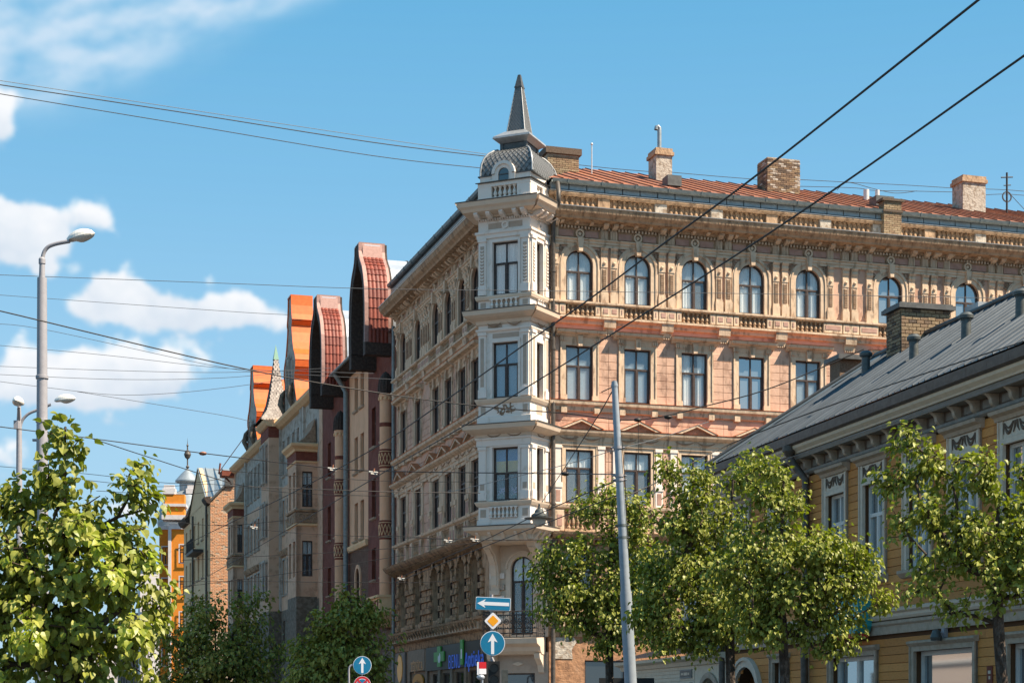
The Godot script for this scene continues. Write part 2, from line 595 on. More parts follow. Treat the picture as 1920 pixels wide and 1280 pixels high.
func make_sky_and_light():
	var cam := Camera3D.new()
	cam.name = "camera"
	add_child(cam)
	cam.position = Vector3(0, EYE, 0)
	cam.projection = Camera3D.PROJECTION_FRUSTUM
	cam.near = 0.5
	cam.far = 3000.0
	cam.size = 0.5 * 2 * 640.0 / FP
	cam.frustum_offset = Vector2(0, 0.5 * (HY - 640.0) / FP)
	cam.current = true
	var env := Environment.new()
	env.background_mode = Environment.BG_SKY
	env.tonemap_mode = Environment.TONE_MAPPER_LINEAR
	env.tonemap_exposure = 2.2
	env.sdfgi_enabled = true
	env.ssao_enabled = true
	env.ssil_enabled = true
	env.background_energy_multiplier = 0.47
	var pano := PanoramaSkyMaterial.new()
	pano.panorama = ImageTexture.create_from_image(sky_image())
	pano.filter = true
	var sky := Sky.new()
	sky.sky_material = pano
	env.sky = sky
	var we := WorldEnvironment.new()
	we.name = "environment"
	we.environment = env
	add_child(we)
	var sun := DirectionalLight3D.new()
	sun.name = "sun"
	add_child(sun)
	var az := deg_to_rad(71.0)
	var el := deg_to_rad(51.0)
	var s := Vector3(sin(az) * cos(el), sin(el), cos(az) * cos(el))
	sun.look_at_from_position(s * 100.0, Vector3.ZERO)
	sun.light_energy = 1.6
	sun.light_color = Color(1.0, 0.935, 0.845)
	sun.light_angular_distance = 0.5
	sun.shadow_enabled = true


func ground():
	var w := Fac.new(0, 0, 1, 0)
	var g := MB.new()
	g.box(w, -700, 700, -0.4, 0.0, -1000, 300)
	tag(put("ground", self, g, "asphalt"), "grey asphalt carriageway running through the street crossing", "", "", "structure")
	# pavements with kerbs along the house fronts
	for q in [[street_line(), -120.0, 16.5, 3.2], [Fac.new(1.407, 67.74, 0.956, 0.2932), -2.0, 28.0, 3.0], [Fac.new(5.7444, 43.6846, 0.25269, -0.96755), -10.0, 40.0, 4.2]]:
		var f: Fac = q[0]
		var m := MB.new()
		m.box(f, q[1], q[2], 0.004, 0.12, 0.0, q[3])
		tag(put("pavement", self, m, "paving"), "grey paved footway along the house fronts", "", "", "structure")
		m = MB.new()
		m.box(f, q[1], q[2], 0.004, 0.13, q[3] + 0.002, q[3] + 0.2)
		tag(put("kerb", self, m, "kerb"), "pale stone kerb edging the footway", "", "", "structure")


func V2(a: Array) -> PackedVector2Array:
	var q := PackedVector2Array()
	for i in range(0, a.size(), 2):
		q.append(Vector2(a[i], a[i + 1]))
	return q


# wall from a0 to a1 and y0 to y1 with openings [centre, width, bottom, top, arched]
func wall_band(mb: MB, f: Fac, a0, a1, y0, y1, ops: Array, th := 0.45, b := 0.0):
	var x: float = a0
	for o in ops:
		var l: float = o[0] - o[1] / 2.0
		var r: float = o[0] + o[1] / 2.0
		if l > x + 0.001:
			mb.box(f, x, l, y0, y1, b - th, b)
		if o[2] > y0 + 0.001:
			mb.box(f, l, r, y0, o[2], b - th, b)
		if o[4]:
			mb.spandrel(f, o[0], o[3] - o[1] / 2.0, o[1] / 2.0, y1, b - th, b)
		elif o[3] < y1 - 0.001:
			mb.box(f, l, r, o[3], y1, b - th, b)
		x = r
	if a1 > x + 0.001:
		mb.box(f, x, a1, y0, y1, b - th, b)


# a window set back in its opening. style: curtain, half, a sheet painted as reflected sky, dark, sky, open
func window(par, f: Fac, ac, y0, y1, w, style := "dark", arch := false, o := {}):
	var n := hold("window", par)
	var fm: String = o.get("frame", "frame_dark")
	var rec: float = o.get("rec", 0.07)
	var t: float = o.get("bar", 0.06)
	var h: float = y1 - y0
	var r: float = w / 2.0
	var ys: float = y1 - r if arch else y1
	var yt: float = y0 + h * o.get("transom", 0.62)
	var b1 := -rec
	var b0 := -rec - 0.07
	var m := MB.new()
	m.box(f, ac - r, ac - r + t, y0, ys, b0, b1)
	m.box(f, ac + r - t, ac + r, y0, ys, b0, b1)
	m.box(f, ac - r + t, ac + r - t, y0, y0 + t * 1.2, b0, b1)
	if arch:
		m.ring(f, ac, ys, r - t, r, b0, b1)
	else:
		m.box(f, ac - r + t, ac + r - t, y1 - t, y1, b0, b1)
	if o.get("cross", true):
		m.box(f, ac - r + t, ac + r - t, yt - t * 0.55, yt + t * 0.55, b0, b1 + 0.015)
		m.box(f, ac - t * 0.5, ac + t * 0.5, y0 + t * 1.2, yt - t * 0.55, b0, b1 + 0.02)
		m.box(f, ac - t * 0.35, ac + t * 0.35, yt + t * 0.55, (y1 if arch else y1 - t) - 0.01, b0, b1 + 0.008)
		for s in [-1, 1]:
			var c0: float = ac + s * t * 0.5
			var c1: float = ac + s * (r - t)
			var l := minf(c0, c1)
			var g := maxf(c0, c1)
			m.box(f, l, l + 0.035, y0 + t * 1.2, yt - t * 0.55, b0 + 0.01, b1 + 0.006)
			m.box(f, g - 0.035, g, y0 + t * 1.2, yt - t * 0.55, b0 + 0.01, b1 + 0.006)
	put("frame", n, m, fm)
	var q := V2([ac - r + 0.01, y0 + 0.01, ac + r - 0.01, y0 + 0.01])
	if arch:
		for i in 13:
			var an := PI * i / 12.0
			q.append(Vector2(ac + cos(an) * (r - 0.01), ys + sin(an) * (r - 0.01)))
	else:
		q.append_array(V2([ac + r - 0.01, y1 - 0.01, ac - r + 0.01, y1 - 0.01]))
	var pane := MB.new()
	var see: bool = style in ["curtain", "half", "blind", "open", "flag", "parted"]
	pane.prism(f, q, b0 + 0.02, b0 + 0.032)
	put("pane", n, pane, "glass" if see else ("glass_sky" if style == "sky" else "glass_dark"))
	if not see:
		return n
	var ym: float = y0
	if style == "half":
		ym = yt - 0.02
	if style == "open":
		cloth("curtain", n, f, ac - r, ac, y0, y1, b0 - 0.03)
		cloth("curtain", n, f, ac, ac + r, yt, y1, b0 - 0.03)
	elif style == "parted":
		cloth("curtain", n, f, ac - r, ac - r * 0.2, y0, y1, b0 - 0.03)
		cloth("curtain", n, f, ac + r * 0.35, ac + r, y0, y1, b0 - 0.03)
	else:
		cloth("curtain" if style != "blind" else "blind", n, f, ac - r, ac + r, ym, y1, b0 - (0.03 if style != "blind" else 0.012), style != "blind")  # the flat unfolded sheet carries a painted sky reflection
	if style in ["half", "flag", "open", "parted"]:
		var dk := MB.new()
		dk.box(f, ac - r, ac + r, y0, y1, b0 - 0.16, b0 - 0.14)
		put("room", n, dk, "inside")  # thin dark sheet, its tone painted for an unlit room
	return n


func cloth(called, par, f: Fac, a0, a1, y0, y1, b, folds := true):
	var m := MB.new()
	var k := 22
	var ph := rng.randf() * 6.0
	for i in k:
		var x0: float = lerpf(a0, a1, float(i) / k)
		var x1: float = lerpf(a0, a1, float(i + 1) / k)
		var d0: float = (0.018 * sin(x0 * 38 + ph) + 0.012 * sin(x0 * 17 + ph)) if folds else 0.0
		var d1: float = (0.018 * sin(x1 * 38 + ph) + 0.012 * sin(x1 * 17 + ph)) if folds else 0.0
		m.quad(f.p(x0, y0, b + d0), f.p(x1, y0, b + d1), f.p(x1, y1, b + d1), f.p(x0, y1, b + d0))
	put(called, par, m, called)


const BALUSTER := [0.5, 0.0, 0.5, 0.1, 0.28, 0.14, 0.3, 0.2, 0.5, 0.32, 0.46, 0.44, 0.2, 0.7, 0.24, 0.84, 0.42, 0.88, 0.42, 1.0]


func baluster(mb: MB, f: Fac, a, y0, y1, b, r, seg := 8):
	var q := PackedVector2Array()
	for i in range(0, BALUSTER.size(), 2):
		q.append(Vector2(BALUSTER[i] * r * 2.0, (y1 - y0) * BALUSTER[i + 1]))
	mb.lathe(f.p(a, y0, b), q, seg)


func garland(mb: MB, f: Fac, a0, a1, y, drop, b, r := 0.025):
	var pts := []
	for i in 9:
		var t := i / 8.0
		pts.append(f.p(lerpf(a0, a1, t), y - drop * 4.0 * t * (1 - t), b))
	mb.tube(pts, [r * 0.6, r, r * 1.3, r * 1.6, r * 1.7, r * 1.6, r * 1.3, r, r * 0.6], 5)


# leafy scroll relief, as a handful of bent stems
func scroll(mb: MB, f: Fac, ac, yc, w, h, b, sd, k := 7):
	var g := RandomNumberGenerator.new()
	g.seed = sd
	for i in k:
		var x: float = ac + g.randf_range(-w, w)
		var y: float = yc + g.randf_range(-h, h)
		var s := g.randf_range(0.5, 1.0) * minf(w, h) * 0.9
		var a := g.randf() * TAU
		var pts := []
		for j in 6:
			var t := j / 5.0
			pts.append(f.p(x + cos(a + t * 4) * s * (1 - t * 0.6), y + sin(a + t * 4) * s * (1 - t * 0.6), b))
		mb.tube(pts, [0.02, 0.032, 0.03, 0.026, 0.02, 0.012], 4)


func wins(cs: Array, w, y0, y1, arch) -> Array:
	var q := []
	for c in cs:
		q.append([c, w, y0, y1, arch])
	return q


func corner_facade(h, f: Fac, a0: float, a1: float, cs: Array, st: Dictionary, vis0: float, vis1: float):
	var m := MB.new()
	wall_band(m, f, a0, a1, 17.4, 20.4, wins(cs, 1.12, 17.98, 19.98, true))
	wall_band(m, f, a0, a1, 13.75, 17.4, wins(cs, 1.12, 14.12, 16.25, false))
	wall_band(m, f, a0, a1, 9.0, 13.75, wins(cs, 1.14, 10.1, 12.2, false))
	put("wall", h, m, "pink")
	m = MB.new()
	wall_band(m, f, a0, a1, 5.4, 9.0, wins(cs, 1.3, 6.05, 8.35, true))
	m.box(f, a0, a1, 20.4, 22.42, -0.45, 0.0)
	put("wall", h, m, "worn")
	# continuous bands
	var e := [
		["cornice", "worn", [0, 20.9, 0.16, 20.92, 0.2, 21.0, 0.62, 21.04, 0.66, 21.12, 0.8, 21.24, 0.86, 21.42, 0, 21.46]],
		["cornice_flashing", "flashing", [0, 21.465, 0.88, 21.425, 0.89, 21.455, 0, 21.5]],
		["architrave", "trim", [0, 20.14, 0.08, 20.14, 0.08, 20.24, 0.12, 20.26, 0.12, 20.34, 0.18, 20.38, 0.18, 20.42, 0, 20.44]],
		["parapet_coping", "worn", [-0.2, 22.03, 0.2, 22.03, 0.26, 22.1, 0.26, 22.16, -0.2, 22.2]],
		["coping_flashing", "flashing", [-0.2, 22.205, 0.28, 22.165, 0.28, 22.19, -0.2, 22.23]],
		["balustrade_ledge", "trim", [0, 17.82, 0.2, 17.84, 0.26, 17.88, 0.26, 17.95, 0, 17.97]],
		["belt", "trim", [0, 17.08, 0.1, 17.1, 0.12, 17.22, 0.28, 17.3, 0.28, 17.38, 0, 17.42]],
		["sill_belt", "trim", [0, 13.68, 0.12, 13.7, 0.14, 13.86, 0.26, 13.94, 0.28, 14.06, 0, 14.1]],
		["sill_flashing", "rust_strip", [0, 14.105, 0.29, 14.065, 0.3, 14.09, 0, 14.125]],
		["entablature", "trim", [0, 12.36, 0.1, 12.36, 0.1, 12.5, 0.13, 12.52, 0.13, 12.72, 0.22, 12.76, 0.32, 12.84, 0.34, 12.93, 0, 12.97]],
		["entablature_flashing", "rust_strip", [0, 12.975, 0.35, 12.935, 0.36, 12.955, 0, 13.0]],
		["sill_belt", "trim", [0, 9.84, 0.1, 9.85, 0.2, 9.92, 0.22, 10.02, 0, 10.06]],
		["storey_cornice", "old_stone", [0, 8.5, 0.12, 8.52, 0.16, 8.66, 0.5, 8.72, 0.62, 8.84, 0.66, 8.94, 0, 9.0]],
		["shop_cornice", "old_stone", [0, 4.9, 0.06, 4.9, 0.1, 5.2, 0.22, 5.26, 0.26, 5.62, 0.36, 5.68, 0.38, 5.78, 0, 5.82]],
	]
	for q in e:
		m = MB.new()
		m.prof(f, a0, a1, V2(q[2]))
		put(q[0], h, m, q[1])
	# dentils and modillions under the cornice, too many and too small to pick apart
	m = MB.new()
	var x := vis0
	while x < vis1:
		m.box(f, x, x + 0.07, 20.8, 20.9, 0.0, 0.12)
		m.box(f, x + 0.02, x + 0.1, 5.3, 5.58, 0.2, 0.3)
		x += 0.14
	put("dentil_row", h, m, "trim", "stuff")
	x = vis0 + 0.2
	while x < vis1:
		m = MB.new()
		m.prof(f, x, x + 0.13, V2([0.1, 20.93, 0.2, 20.9, 0.36, 20.94, 0.42, 21.0, 0.4, 21.03, 0.1, 21.02]))
		put("modillion", h, m, "trim")
		x += 0.6125
	x = vis0 + 0.1
	m = MB.new()
	while x < vis1:
		m.prof(f, x, x + 0.09, V2([0.1, 8.5, 0.18, 8.5, 0.46, 8.66, 0.46, 8.71, 0.1, 8.7]))
		x += 0.2
	x = vis0 + 0.1
	while x < vis1:
		m.prof(f, x, x + 0.16, V2([0.22, 5.3, 0.3, 5.34, 0.42, 5.52, 0.46, 5.64, 0.22, 5.66]))
		x += 0.48
	put("bracket_row", h, m, "old_stone", "stuff")
	# pilasters: in pairs between near windows, spread where the pier is wide
	var pil := []
	var mids := []
	for i in cs.size():
		var c: float = cs[i]
		if i + 1 < cs.size():
			var g: float = cs[i + 1] - c
			mids.append([c, cs[i + 1]])
			if g < 2.75:
				pil.append_array([c + g / 2 - 0.2, c + g / 2 + 0.2])
			else:
				pil.append_array([c + 0.98, c + g / 2 - 0.2, c + g / 2 + 0.2, cs[i + 1] - 0.98])
	if cs[0] - a0 > 0.9:
		pil.append(cs[0] - 1.02)
	var pk := 0
	for a in pil:
		pk += 1
		if a < vis0 - 0.3 or a > vis1 + 0.3:
			continue
		m = MB.new()
		m.box(f, a - 0.16, a + 0.16, 17.98, 18.36, 0, 0.15)
		m.box(f, a - 0.14, a + 0.14, 18.36, 18.46, 0, 0.12)
		m.box(f, a - 0.13, a + 0.13, 18.46, 19.82, 0, 0.09)
		m.box(f, a - 0.14, a + 0.14, 19.36, 19.7, 0.09, 0.115)
		m.ball(f.p(a, 19.53, 0.12), Vector3(0.07, 0.07, 0.07), 8)
		m.prof(f, a - 0.14, a + 0.14, V2([0, 19.8, 0.1, 19.82, 0.15, 19.92, 0.12, 20.0, 0.2, 20.1, 0.2, 20.14, 0, 20.14]))
		for s in 4:
			m.box(f, a - 0.12 + s * 0.065, a - 0.085 + s * 0.065, 20.46, 20.78, 0, 0.12)
		m.box(f, a - 0.14, a + 0.14, 20.44, 20.8, 0, 0.08)
		m.prof(f, a - 0.1, a + 0.1, V2([0.1, 20.82, 0.24, 20.84, 0.4, 20.94, 0.4, 21.03, 0.1, 21.03]))
		m.smooth = false
		put("pilaster", h, m, "trim")
		m = MB.new()
		for s in 11:
			m.box(f, a - 0.055, a + 0.055, 18.52 + s * 0.07, 18.565 + s * 0.07, 0.09, 0.125)
		m.box(f, a - 0.085, a - 0.07, 18.5, 19.3, 0.09, 0.11)
		m.box(f, a + 0.07, a + 0.085, 18.5, 19.3, 0.09, 0.11)
		put("pilaster_ornament", h, m, "ornament")
	for i in cs.size():
		var c: float = cs[i]
		if c < vis0 - 1.2 or c > vis1 + 1.2:
			continue
		var lf: float = (cs[i] - cs[i - 1]) / 2 if i > 0 else minf(c - a0, 1.3)
		var rt: float = (cs[i + 1] - cs[i]) / 2 if i + 1 < cs.size() else minf(a1 - c, 1.3)
		# fourth storey
		m = MB.new()
		m.ring(f, c, 19.42, 0.56, 0.74, -0.02, 0.06)
		m.ring(f, c, 19.42, 0.74, 0.8, -0.02, 0.1)
		m.ring(f, c, 19.42, 0.8, 0.86, -0.02, 0.07)
		for s in [-1, 1]:
			m.box(f, c + s * 0.65 - 0.09, c + s * 0.65 + 0.09, 17.97, 19.42, -0.02, 0.06)
			m.box(f, c + s * 0.77 - 0.03, c + s * 0.77 + 0.03, 17.97, 19.42, -0.02, 0.1)
			m.box(f, c + s * 0.83 - 0.03, c + s * 0.83 + 0.03, 17.97, 19.42, -0.02, 0.07)
		m.taper(f, c, 19.9, 20.42, 0.08, 0.13, 0.0, 0.14, 0.22)
		put("window_surround", h, m, "trim")
		m = MB.new()
		m.ring(f, c, 20.61, 0.11, 0.18, 0, 0.12, 0, TAU, 18)
		m.ring(f, c, 20.61, 0.0, 0.07, 0, 0.09, 0, TAU, 10)
		put("roundel", h, m, "trim")
		for s in [[-lf + 0.42, -0.24], [0.24, rt - 0.42]]:
			slab("frieze_panel", h, f, c + s[0], c + s[1], 20.5, 20.74, 0, 0.03, "panel_pink")
		m = MB.new()
		for s in [-1, 1]:
			m = MB.new()
			scroll(m, f, c + s * 0.78, 19.98, 0.12, 0.12, 0.04, i * 7 + s + int(a0 * 3) + 50, 6)
			put("spandrel_relief", h, m, "ornament")
		window(h, f, c, 17.98, 19.98, 1.12, st.f4[i % st.f4.size()], true, {"transom": 0.58})
		# balustrade below it
		m = MB.new()
		for s in 6:
			baluster(m, f, c - 0.5 + s * 0.2, 17.42, 17.82, 0.1, 0.07)
		put("balustrade", h, m, "worn")
		slab("balustrade_back", h, f, c - 0.6, c + 0.6, 17.42, 17.82, 0.001, 0.012, "ornament")
		for s in [[-lf + 0.001, -lf + 0.36], [-lf + 0.4, -0.62], [0.62, rt - 0.4], [rt - 0.36, rt - 0.001]]:
			if s[1] - s[0] > 0.12:
				slab("pedestal", h, f, c + s[0], c + s[1], 17.42, 17.82, 0, 0.2, "trim")
				slab("pedestal_panel", h, f, c + s[0] + 0.08, c + s[1] - 0.08, 17.54, 17.72, 0.2, 0.215, "panel_pink")
		m = MB.new()
		m.prof(f, c - lf - 0.25, c - lf + 0.25, V2([0, 16.8, 0.06, 16.8, 0.1, 16.95, 0.2, 17.0, 0.24, 17.28, 0, 17.3]))
		for s in 5:
			m.box(f, c - lf - 0.22 + s * 0.095, c - lf - 0.17 + s * 0.095, 16.72, 16.82, 0, 0.08)
		put("corbel", h, m, "trim")
		# third storey
		m = MB.new()
		for s in [-1, 1]:
			m.box(f, c + s * 0.65 - 0.09, c + s * 0.65 + 0.09, 14.12, 16.4, -0.02, 0.05)
			m.box(f, c + s * 0.77 - 0.03, c + s * 0.77 + 0.03, 14.12, 16.4, -0.02, 0.09)
			m.box(f, c + s * 0.66 - 0.14, c + s * 0.66 + 0.14, 14.12, 14.32, -0.02, 0.1)
			for k in 3:
				m.box(f, c + s * 0.72 - 0.1 + k * 0.075, c + s * 0.72 - 0.05 + k * 0.075, 16.42, 16.58, 0, 0.14)
		m.box(f, c - 0.56, c + 0.56, 16.25, 16.4, -0.02, 0.05)
		m.box(f, c - 0.8, c + 0.8, 16.4, 16.6, -0.02, 0.07)
		m.taper(f, c, 16.22, 16.62, 0.08, 0.12, 0, 0.13, 0.17)
		put("window_surround", h, m, "trim")
		m = MB.new()
		m.prof(f, c - 1.0, c + 1.0, V2([0, 16.58, 0.12, 16.6, 0.16, 16.66, 0.36, 16.7, 0.4, 16.8, 0, 16.86]))
		put("window_hood", h, m, "trim")
		m = MB.new()
		m.prof(f, c - 1.0, c + 0.98, V2([0, 16.865, 0.41, 16.805, 0.42, 16.825, 0, 16.885]))
		put("hood_flashing", h, m, "rust_strip")
		window(h, f, c, 14.12, 16.25, 1.12, st.f3[i % st.f3.size()], false, {"transom": 0.63})
		for s in [-1, 1]:
			slab("sill_corbel", h, f, c + s * 0.68 - 0.12, c + s * 0.68 + 0.12, 13.6, 13.84, 0.0, 0.2, "trim")
		# second storey
		m = MB.new()
		for s in [-1, 1]:
			m.box(f, c + s * 0.63 - 0.06, c + s * 0.63 + 0.06, 10.06, 12.36, -0.02, 0.05)
			m.box(f, c + s * 0.71 - 0.02, c + s * 0.71 + 0.02, 10.06, 12.36, -0.02, 0.08)
		m.box(f, c - 0.57, c + 0.57, 12.2, 12.36, -0.02, 0.05)
		put("window_surround", h, m, "trim")
		for s in [-1, 1]:
			m = MB.new()
			m.box(f, c + s * 0.9 - 0.13, c + s * 0.9 + 0.13, 10.9, 12.3, 0, 0.07)
			m.box(f, c + s * 0.9 - 0.16, c + s * 0.9 + 0.16, 10.06, 10.7, 0, 0.1)
			m.box(f, c + s * 0.9 - 0.18, c + s * 0.9 + 0.18, 10.7, 10.9, 0, 0.13)
			m.box(f, c + s * 0.9 - 0.16, c + s * 0.9 + 0.16, 12.24, 12.36, 0, 0.1)
			put("pilaster", h, m, "white" if st.get("bright", false) else "trim")
			slab("pilaster_panel", h, f, c + s * 0.9 - 0.09, c + s * 0.9 + 0.09, 10.15, 10.6, 0.1, 0.112, "panel_pink")
		m = MB.new()
		garland(m, f, c - 0.85, c - 0.08, 12.68, 0.1, 0.135)
		put("garland", h, m, "ornament")
		m = MB.new()
		garland(m, f, c + 0.08, c + 0.85, 12.68, 0.1, 0.135)
		put("garland", h, m, "ornament")
		m = MB.new()
		m.prism(f, V2([c - 0.72, 12.99, c + 0.72, 12.99, c, 13.3]), 0.0, 0.2)
		put("pediment", h, m, "ornament")
		for s in [-1, 1]:
			m = MB.new()
			m.prism(f, V2([c, 13.27, c, 13.36, c + s * 0.88, 12.985, c + s * 0.66, 12.985]), 0.0, 0.34)
			put("pediment_rake", h, m, "trim")
			m = MB.new()
			m.prism(f, V2([c, 13.365, c, 13.385, c + s * 0.92, 12.99, c + s * 0.885, 12.99]), -0.0, 0.36)
			put("pediment_flashing", h, m, "rust_strip")
		window(h, f, c, 10.1, 12.2, 1.14, st.f2[i % st.f2.size()], false, {"transom": 0.66})
		m = MB.new()
		for s in 6:
			baluster(m, f, c - 0.45 + s * 0.18, 9.12, 9.78, 0.06, 0.07)
		m.box(f, c - 0.62, c + 0.62, 9.78, 9.84, 0, 0.14)
		m.box(f, c - 0.62, c + 0.62, 9.0, 9.1, 0, 0.14)
		put("balustrade", h, m, "worn")
		slab("balustrade_back", h, f, c - 0.6, c + 0.6, 9.1, 9.78, 0.001, 0.012, "ornament")
		for s in [-1, 1]:
			slab("pedestal", h, f, c + s * 0.86 - 0.2, c + s * 0.86 + 0.2, 9.0, 9.84, 0, 0.16, "trim")
			slab("pedestal_panel", h, f, c + s * 0.86 - 0.1, c + s * 0.86 + 0.1, 9.2, 9.64, 0.16, 0.175, "panel_pink")
		# first storey: round arches with fanned voussoirs
		for k in 7:
			m = MB.new()
			var an := PI * (k + 0.5) / 7.0
			m.ring(f, c, 7.7, 0.66, 1.04 if k % 2 else 0.92, -0.02, 0.12 if k != 3 else 0.2, an - 0.19, an + 0.19, 2)
			put("voussoir", h, m, "old_stone")
		window(h, f, c, 6.05, 8.35, 1.3, "dark", true, {"rec": 0.24})
		for k in 7:
			var wide := 0.05 if k % 2 == 0 else 0.0
			for s in [-1, 1]:
				var en: float = lf if s < 0 else rt
				var l0: float = c + s * (0.72 - wide)
				var l1: float = c + s * (en - 0.04)
				slab("stone_block", h, f, minf(l0, l1), maxf(l0, l1), 5.86 + k * 0.27, 6.1 + k * 0.27, 0.0, 0.05 + wide * 1.6, "old_stone")
		# rusticated blocks of the third storey piers, and courses below
		for s in [-1, 1]:
			var en: float = lf if s < 0 else rt
			var l0: float = c + s * 0.82
			var l1: float = c + s * (en - 0.006)
			for k in 7:
				slab("stone_block", h, f, minf(l0, l1), maxf(l0, l1), 14.14 + k * 0.31, 14.435 + k * 0.31, 0.0, 0.035, "pink")
			for k in 5:
				if absf(l1 - l0) > 0.35:
					slab("stone_block", h, f, minf(l0 + s * 0.28, l1), maxf(l0 + s * 0.28, l1), 10.1 + k * 0.42, 10.5 + k * 0.42, 0.0, 0.03, "pink")
		slab("stone_block", h, f, c - lf + 0.005, c + rt - 0.005, 13.02, 13.3, 0.0, 0.03, "pink")
		slab("stone_block", h, f, c - lf + 0.005, c + rt - 0.005, 13.32, 13.6, 0.0, 0.03, "pink")


func brick_stack(par, f: Fac, a0, a1, y0, y1, b0, b1, called, joint, bricks, rows_h := 0.08, len_ := 0.25, sides := true):
	var m := MB.new()
	m.box(f, a0 + 0.012, a1 - 0.012, y0, y1, b0 + 0.012, b1 - 0.012)
	put(called, par, m, joint)
	var host: Node3D = par.get_child(par.get_child_count() - 1)
	var k := 0
	var y: float = y0
	var g := RandomNumberGenerator.new()
	g.seed = int(absf(a0) * 100) + 3
	while y + rows_h <= y1 + 0.001:
		var x: float = a0 - (len_ / 2 if k % 2 else 0.0)
		while x < a1:
			var l := maxf(x, a0)
			var r := minf(x + len_ - 0.012, a1)
			if r - l > 0.04:
				piece("brick", host, unit_box, bricks[g.randi() % bricks.size()], Transform3D(Basis(f.u * (r - l), Vector3.UP * (rows_h - 0.012), f.n * 0.03), f.p(l, y, b1 - 0.018 + g.randf_range(-0.006, 0.004))))
			x += len_
		if sides:
			var z: float = b0 - (len_ / 2 if k % 2 == 0 else 0.0)
			while z < b1 - 0.03:
				var l := maxf(z, b0)
				var r := minf(z + len_ - 0.012, b1 - 0.03)
				if r - l > 0.04:
					piece("brick", host, unit_box, bricks[g.randi() % bricks.size()], Transform3D(Basis(f.n * (r - l), Vector3.UP * (rows_h - 0.012), f.u * -0.03), f.p(a0 + 0.018, y, l)))
				z += len_
		y += rows_h
		k += 1
	return host


func corner_house():
	var h := thing("corner_house", "weathered pink and cream corner house with a white spired oriel on its corner", "building", Vector3(0.3, 0, -68.2))
	var R := Fac.new(1.407, 67.74, 0.956, 0.2932)
	var L := Fac.new(-5.591, 84.026, 0.2932, -0.956)
	var rc := [1.27, 3.69, 6.12, 8.6, 11.11, 14.85, 18.46, 21.15, 23.6, 26.0]
	var lc := [1.64, 4.5, 7.74, 9.86, 12.1, 14.1]
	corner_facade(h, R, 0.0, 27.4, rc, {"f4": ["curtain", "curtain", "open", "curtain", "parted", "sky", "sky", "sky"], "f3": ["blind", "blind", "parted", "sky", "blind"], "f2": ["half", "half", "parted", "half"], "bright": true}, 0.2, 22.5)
	corner_facade(h, L, 0.0, 16.0, lc, {"f4": ["dark"], "f3": ["dark"], "f2": ["dark"]}, 0.1, 15.4)
	var m := MB.new()
	m.box(R, 0.3, 27.4, 0, 22.3, -11, -0.62)
	put("interior", h, m, "inside")  # solid dark block, added to stop light leaking and views through
	m = MB.new()
	m.box(L, 0.0, 15.4, 0, 22.3, -10, -0.62)
	put("interior", h, m, "inside")
	# ground floor: shop openings
	m = MB.new()
	wall_band(m, R, 0.0, 27.4, 0, 5.4, [[2.35, 1.7, 0.6, 4.0, false], [5.6, 2.0, 0.6, 4.0, false], [9.0, 2.2, 0.6, 4.0, false], [13.0, 2.2, 0.6, 4.0, false], [17.0, 2.2, 0.6, 4.0, false]])
	put("wall", h, m, "base_plaster")
	m = MB.new()
	m.prism(R, V2([0.2, 4.05, 1.0, 4.05, 0.95, 4.4, 1.15, 4.7, 1.05, 4.88, 0.2, 4.88]), 0.0, 0.03)
	put("plaster_layer", h, m, "chimney_plaster")
	for a in [2.35, 5.6, 9.0, 13.0, 17.0]:
		window(h, R, a, 0.6, 4.0, 1.7 if a < 3 else (2.0 if a < 6 else 2.2), "dark", false, {"cross": false})
	m = MB.new()
	wall_band(m, L, 0.0, 16.0, 0, 5.4, [[1.5, 1.5, 0.2, 3.5, false], [4.4, 1.7, 0.2, 3.5, false], [7.6, 1.0, 0.2, 3.7, false], [9.5, 1.3, 0.2, 3.7, false], [11.6, 1.3, 0.2, 3.7, false], [13.9, 1.6, 0.2, 3.7, false]], 0.4)
	put("wall", h, m, "shop_dark")
	for q in [[1.5, 1.5, 3.5], [4.4, 1.7, 3.5], [7.6, 1.0, 3.7], [9.5, 1.3, 3.7], [11.6, 1.3, 3.7], [13.9, 1.6, 3.7]]:
		window(h, L, q[0], 0.2, q[2], q[1], "dark", false, {"cross": false})
	for a in [0.12, 3.05, 6.3, 8.55, 10.55, 12.75, 15.2]:
		slab("shop_pier", h, L, a - 0.16, a + 0.16, 0.2, 4.88, 0.0, 0.1, "shop_dark")
	roof_of_corner_house(h, R, L)
	oriel(h)
	# rain pipes
	m = MB.new()
	var ps := []
	for y in [22.4, 21.9, 21.5]:
		ps.append(R.p(0.12 if y < 22 else 0.25, y, 0.9 if y < 22 else 0.4))
	for y in [20.8, 15.0, 9.4, 8.4, 4.0, 0.2]:
		ps.append(R.p(0.14, y, 0.18))
	m.tube(ps, [0.09], 8)
	for y in [19.0, 16.0, 13.0, 10.0, 7.0]:
		m.tube([R.p(0.14, y, 0.18), R.p(0.14, y + 0.07, 0.18)], [0.115], 8)
	put("rain_pipe", h, m, "pipe_dark")
	m = MB.new()
	m.tube([L.p(0.06, 20.6, 0.14), L.p(0.06, 0.2, 0.14)], [0.08], 8)
	for y in [18.0, 15.0, 12.0, 9.6, 7.0]:
		m.tube([L.p(0.06, y, 0.14), L.p(0.06, y + 0.07, 0.14)], [0.1], 8)
	put("rain_pipe", h, m, "pipe_grey")


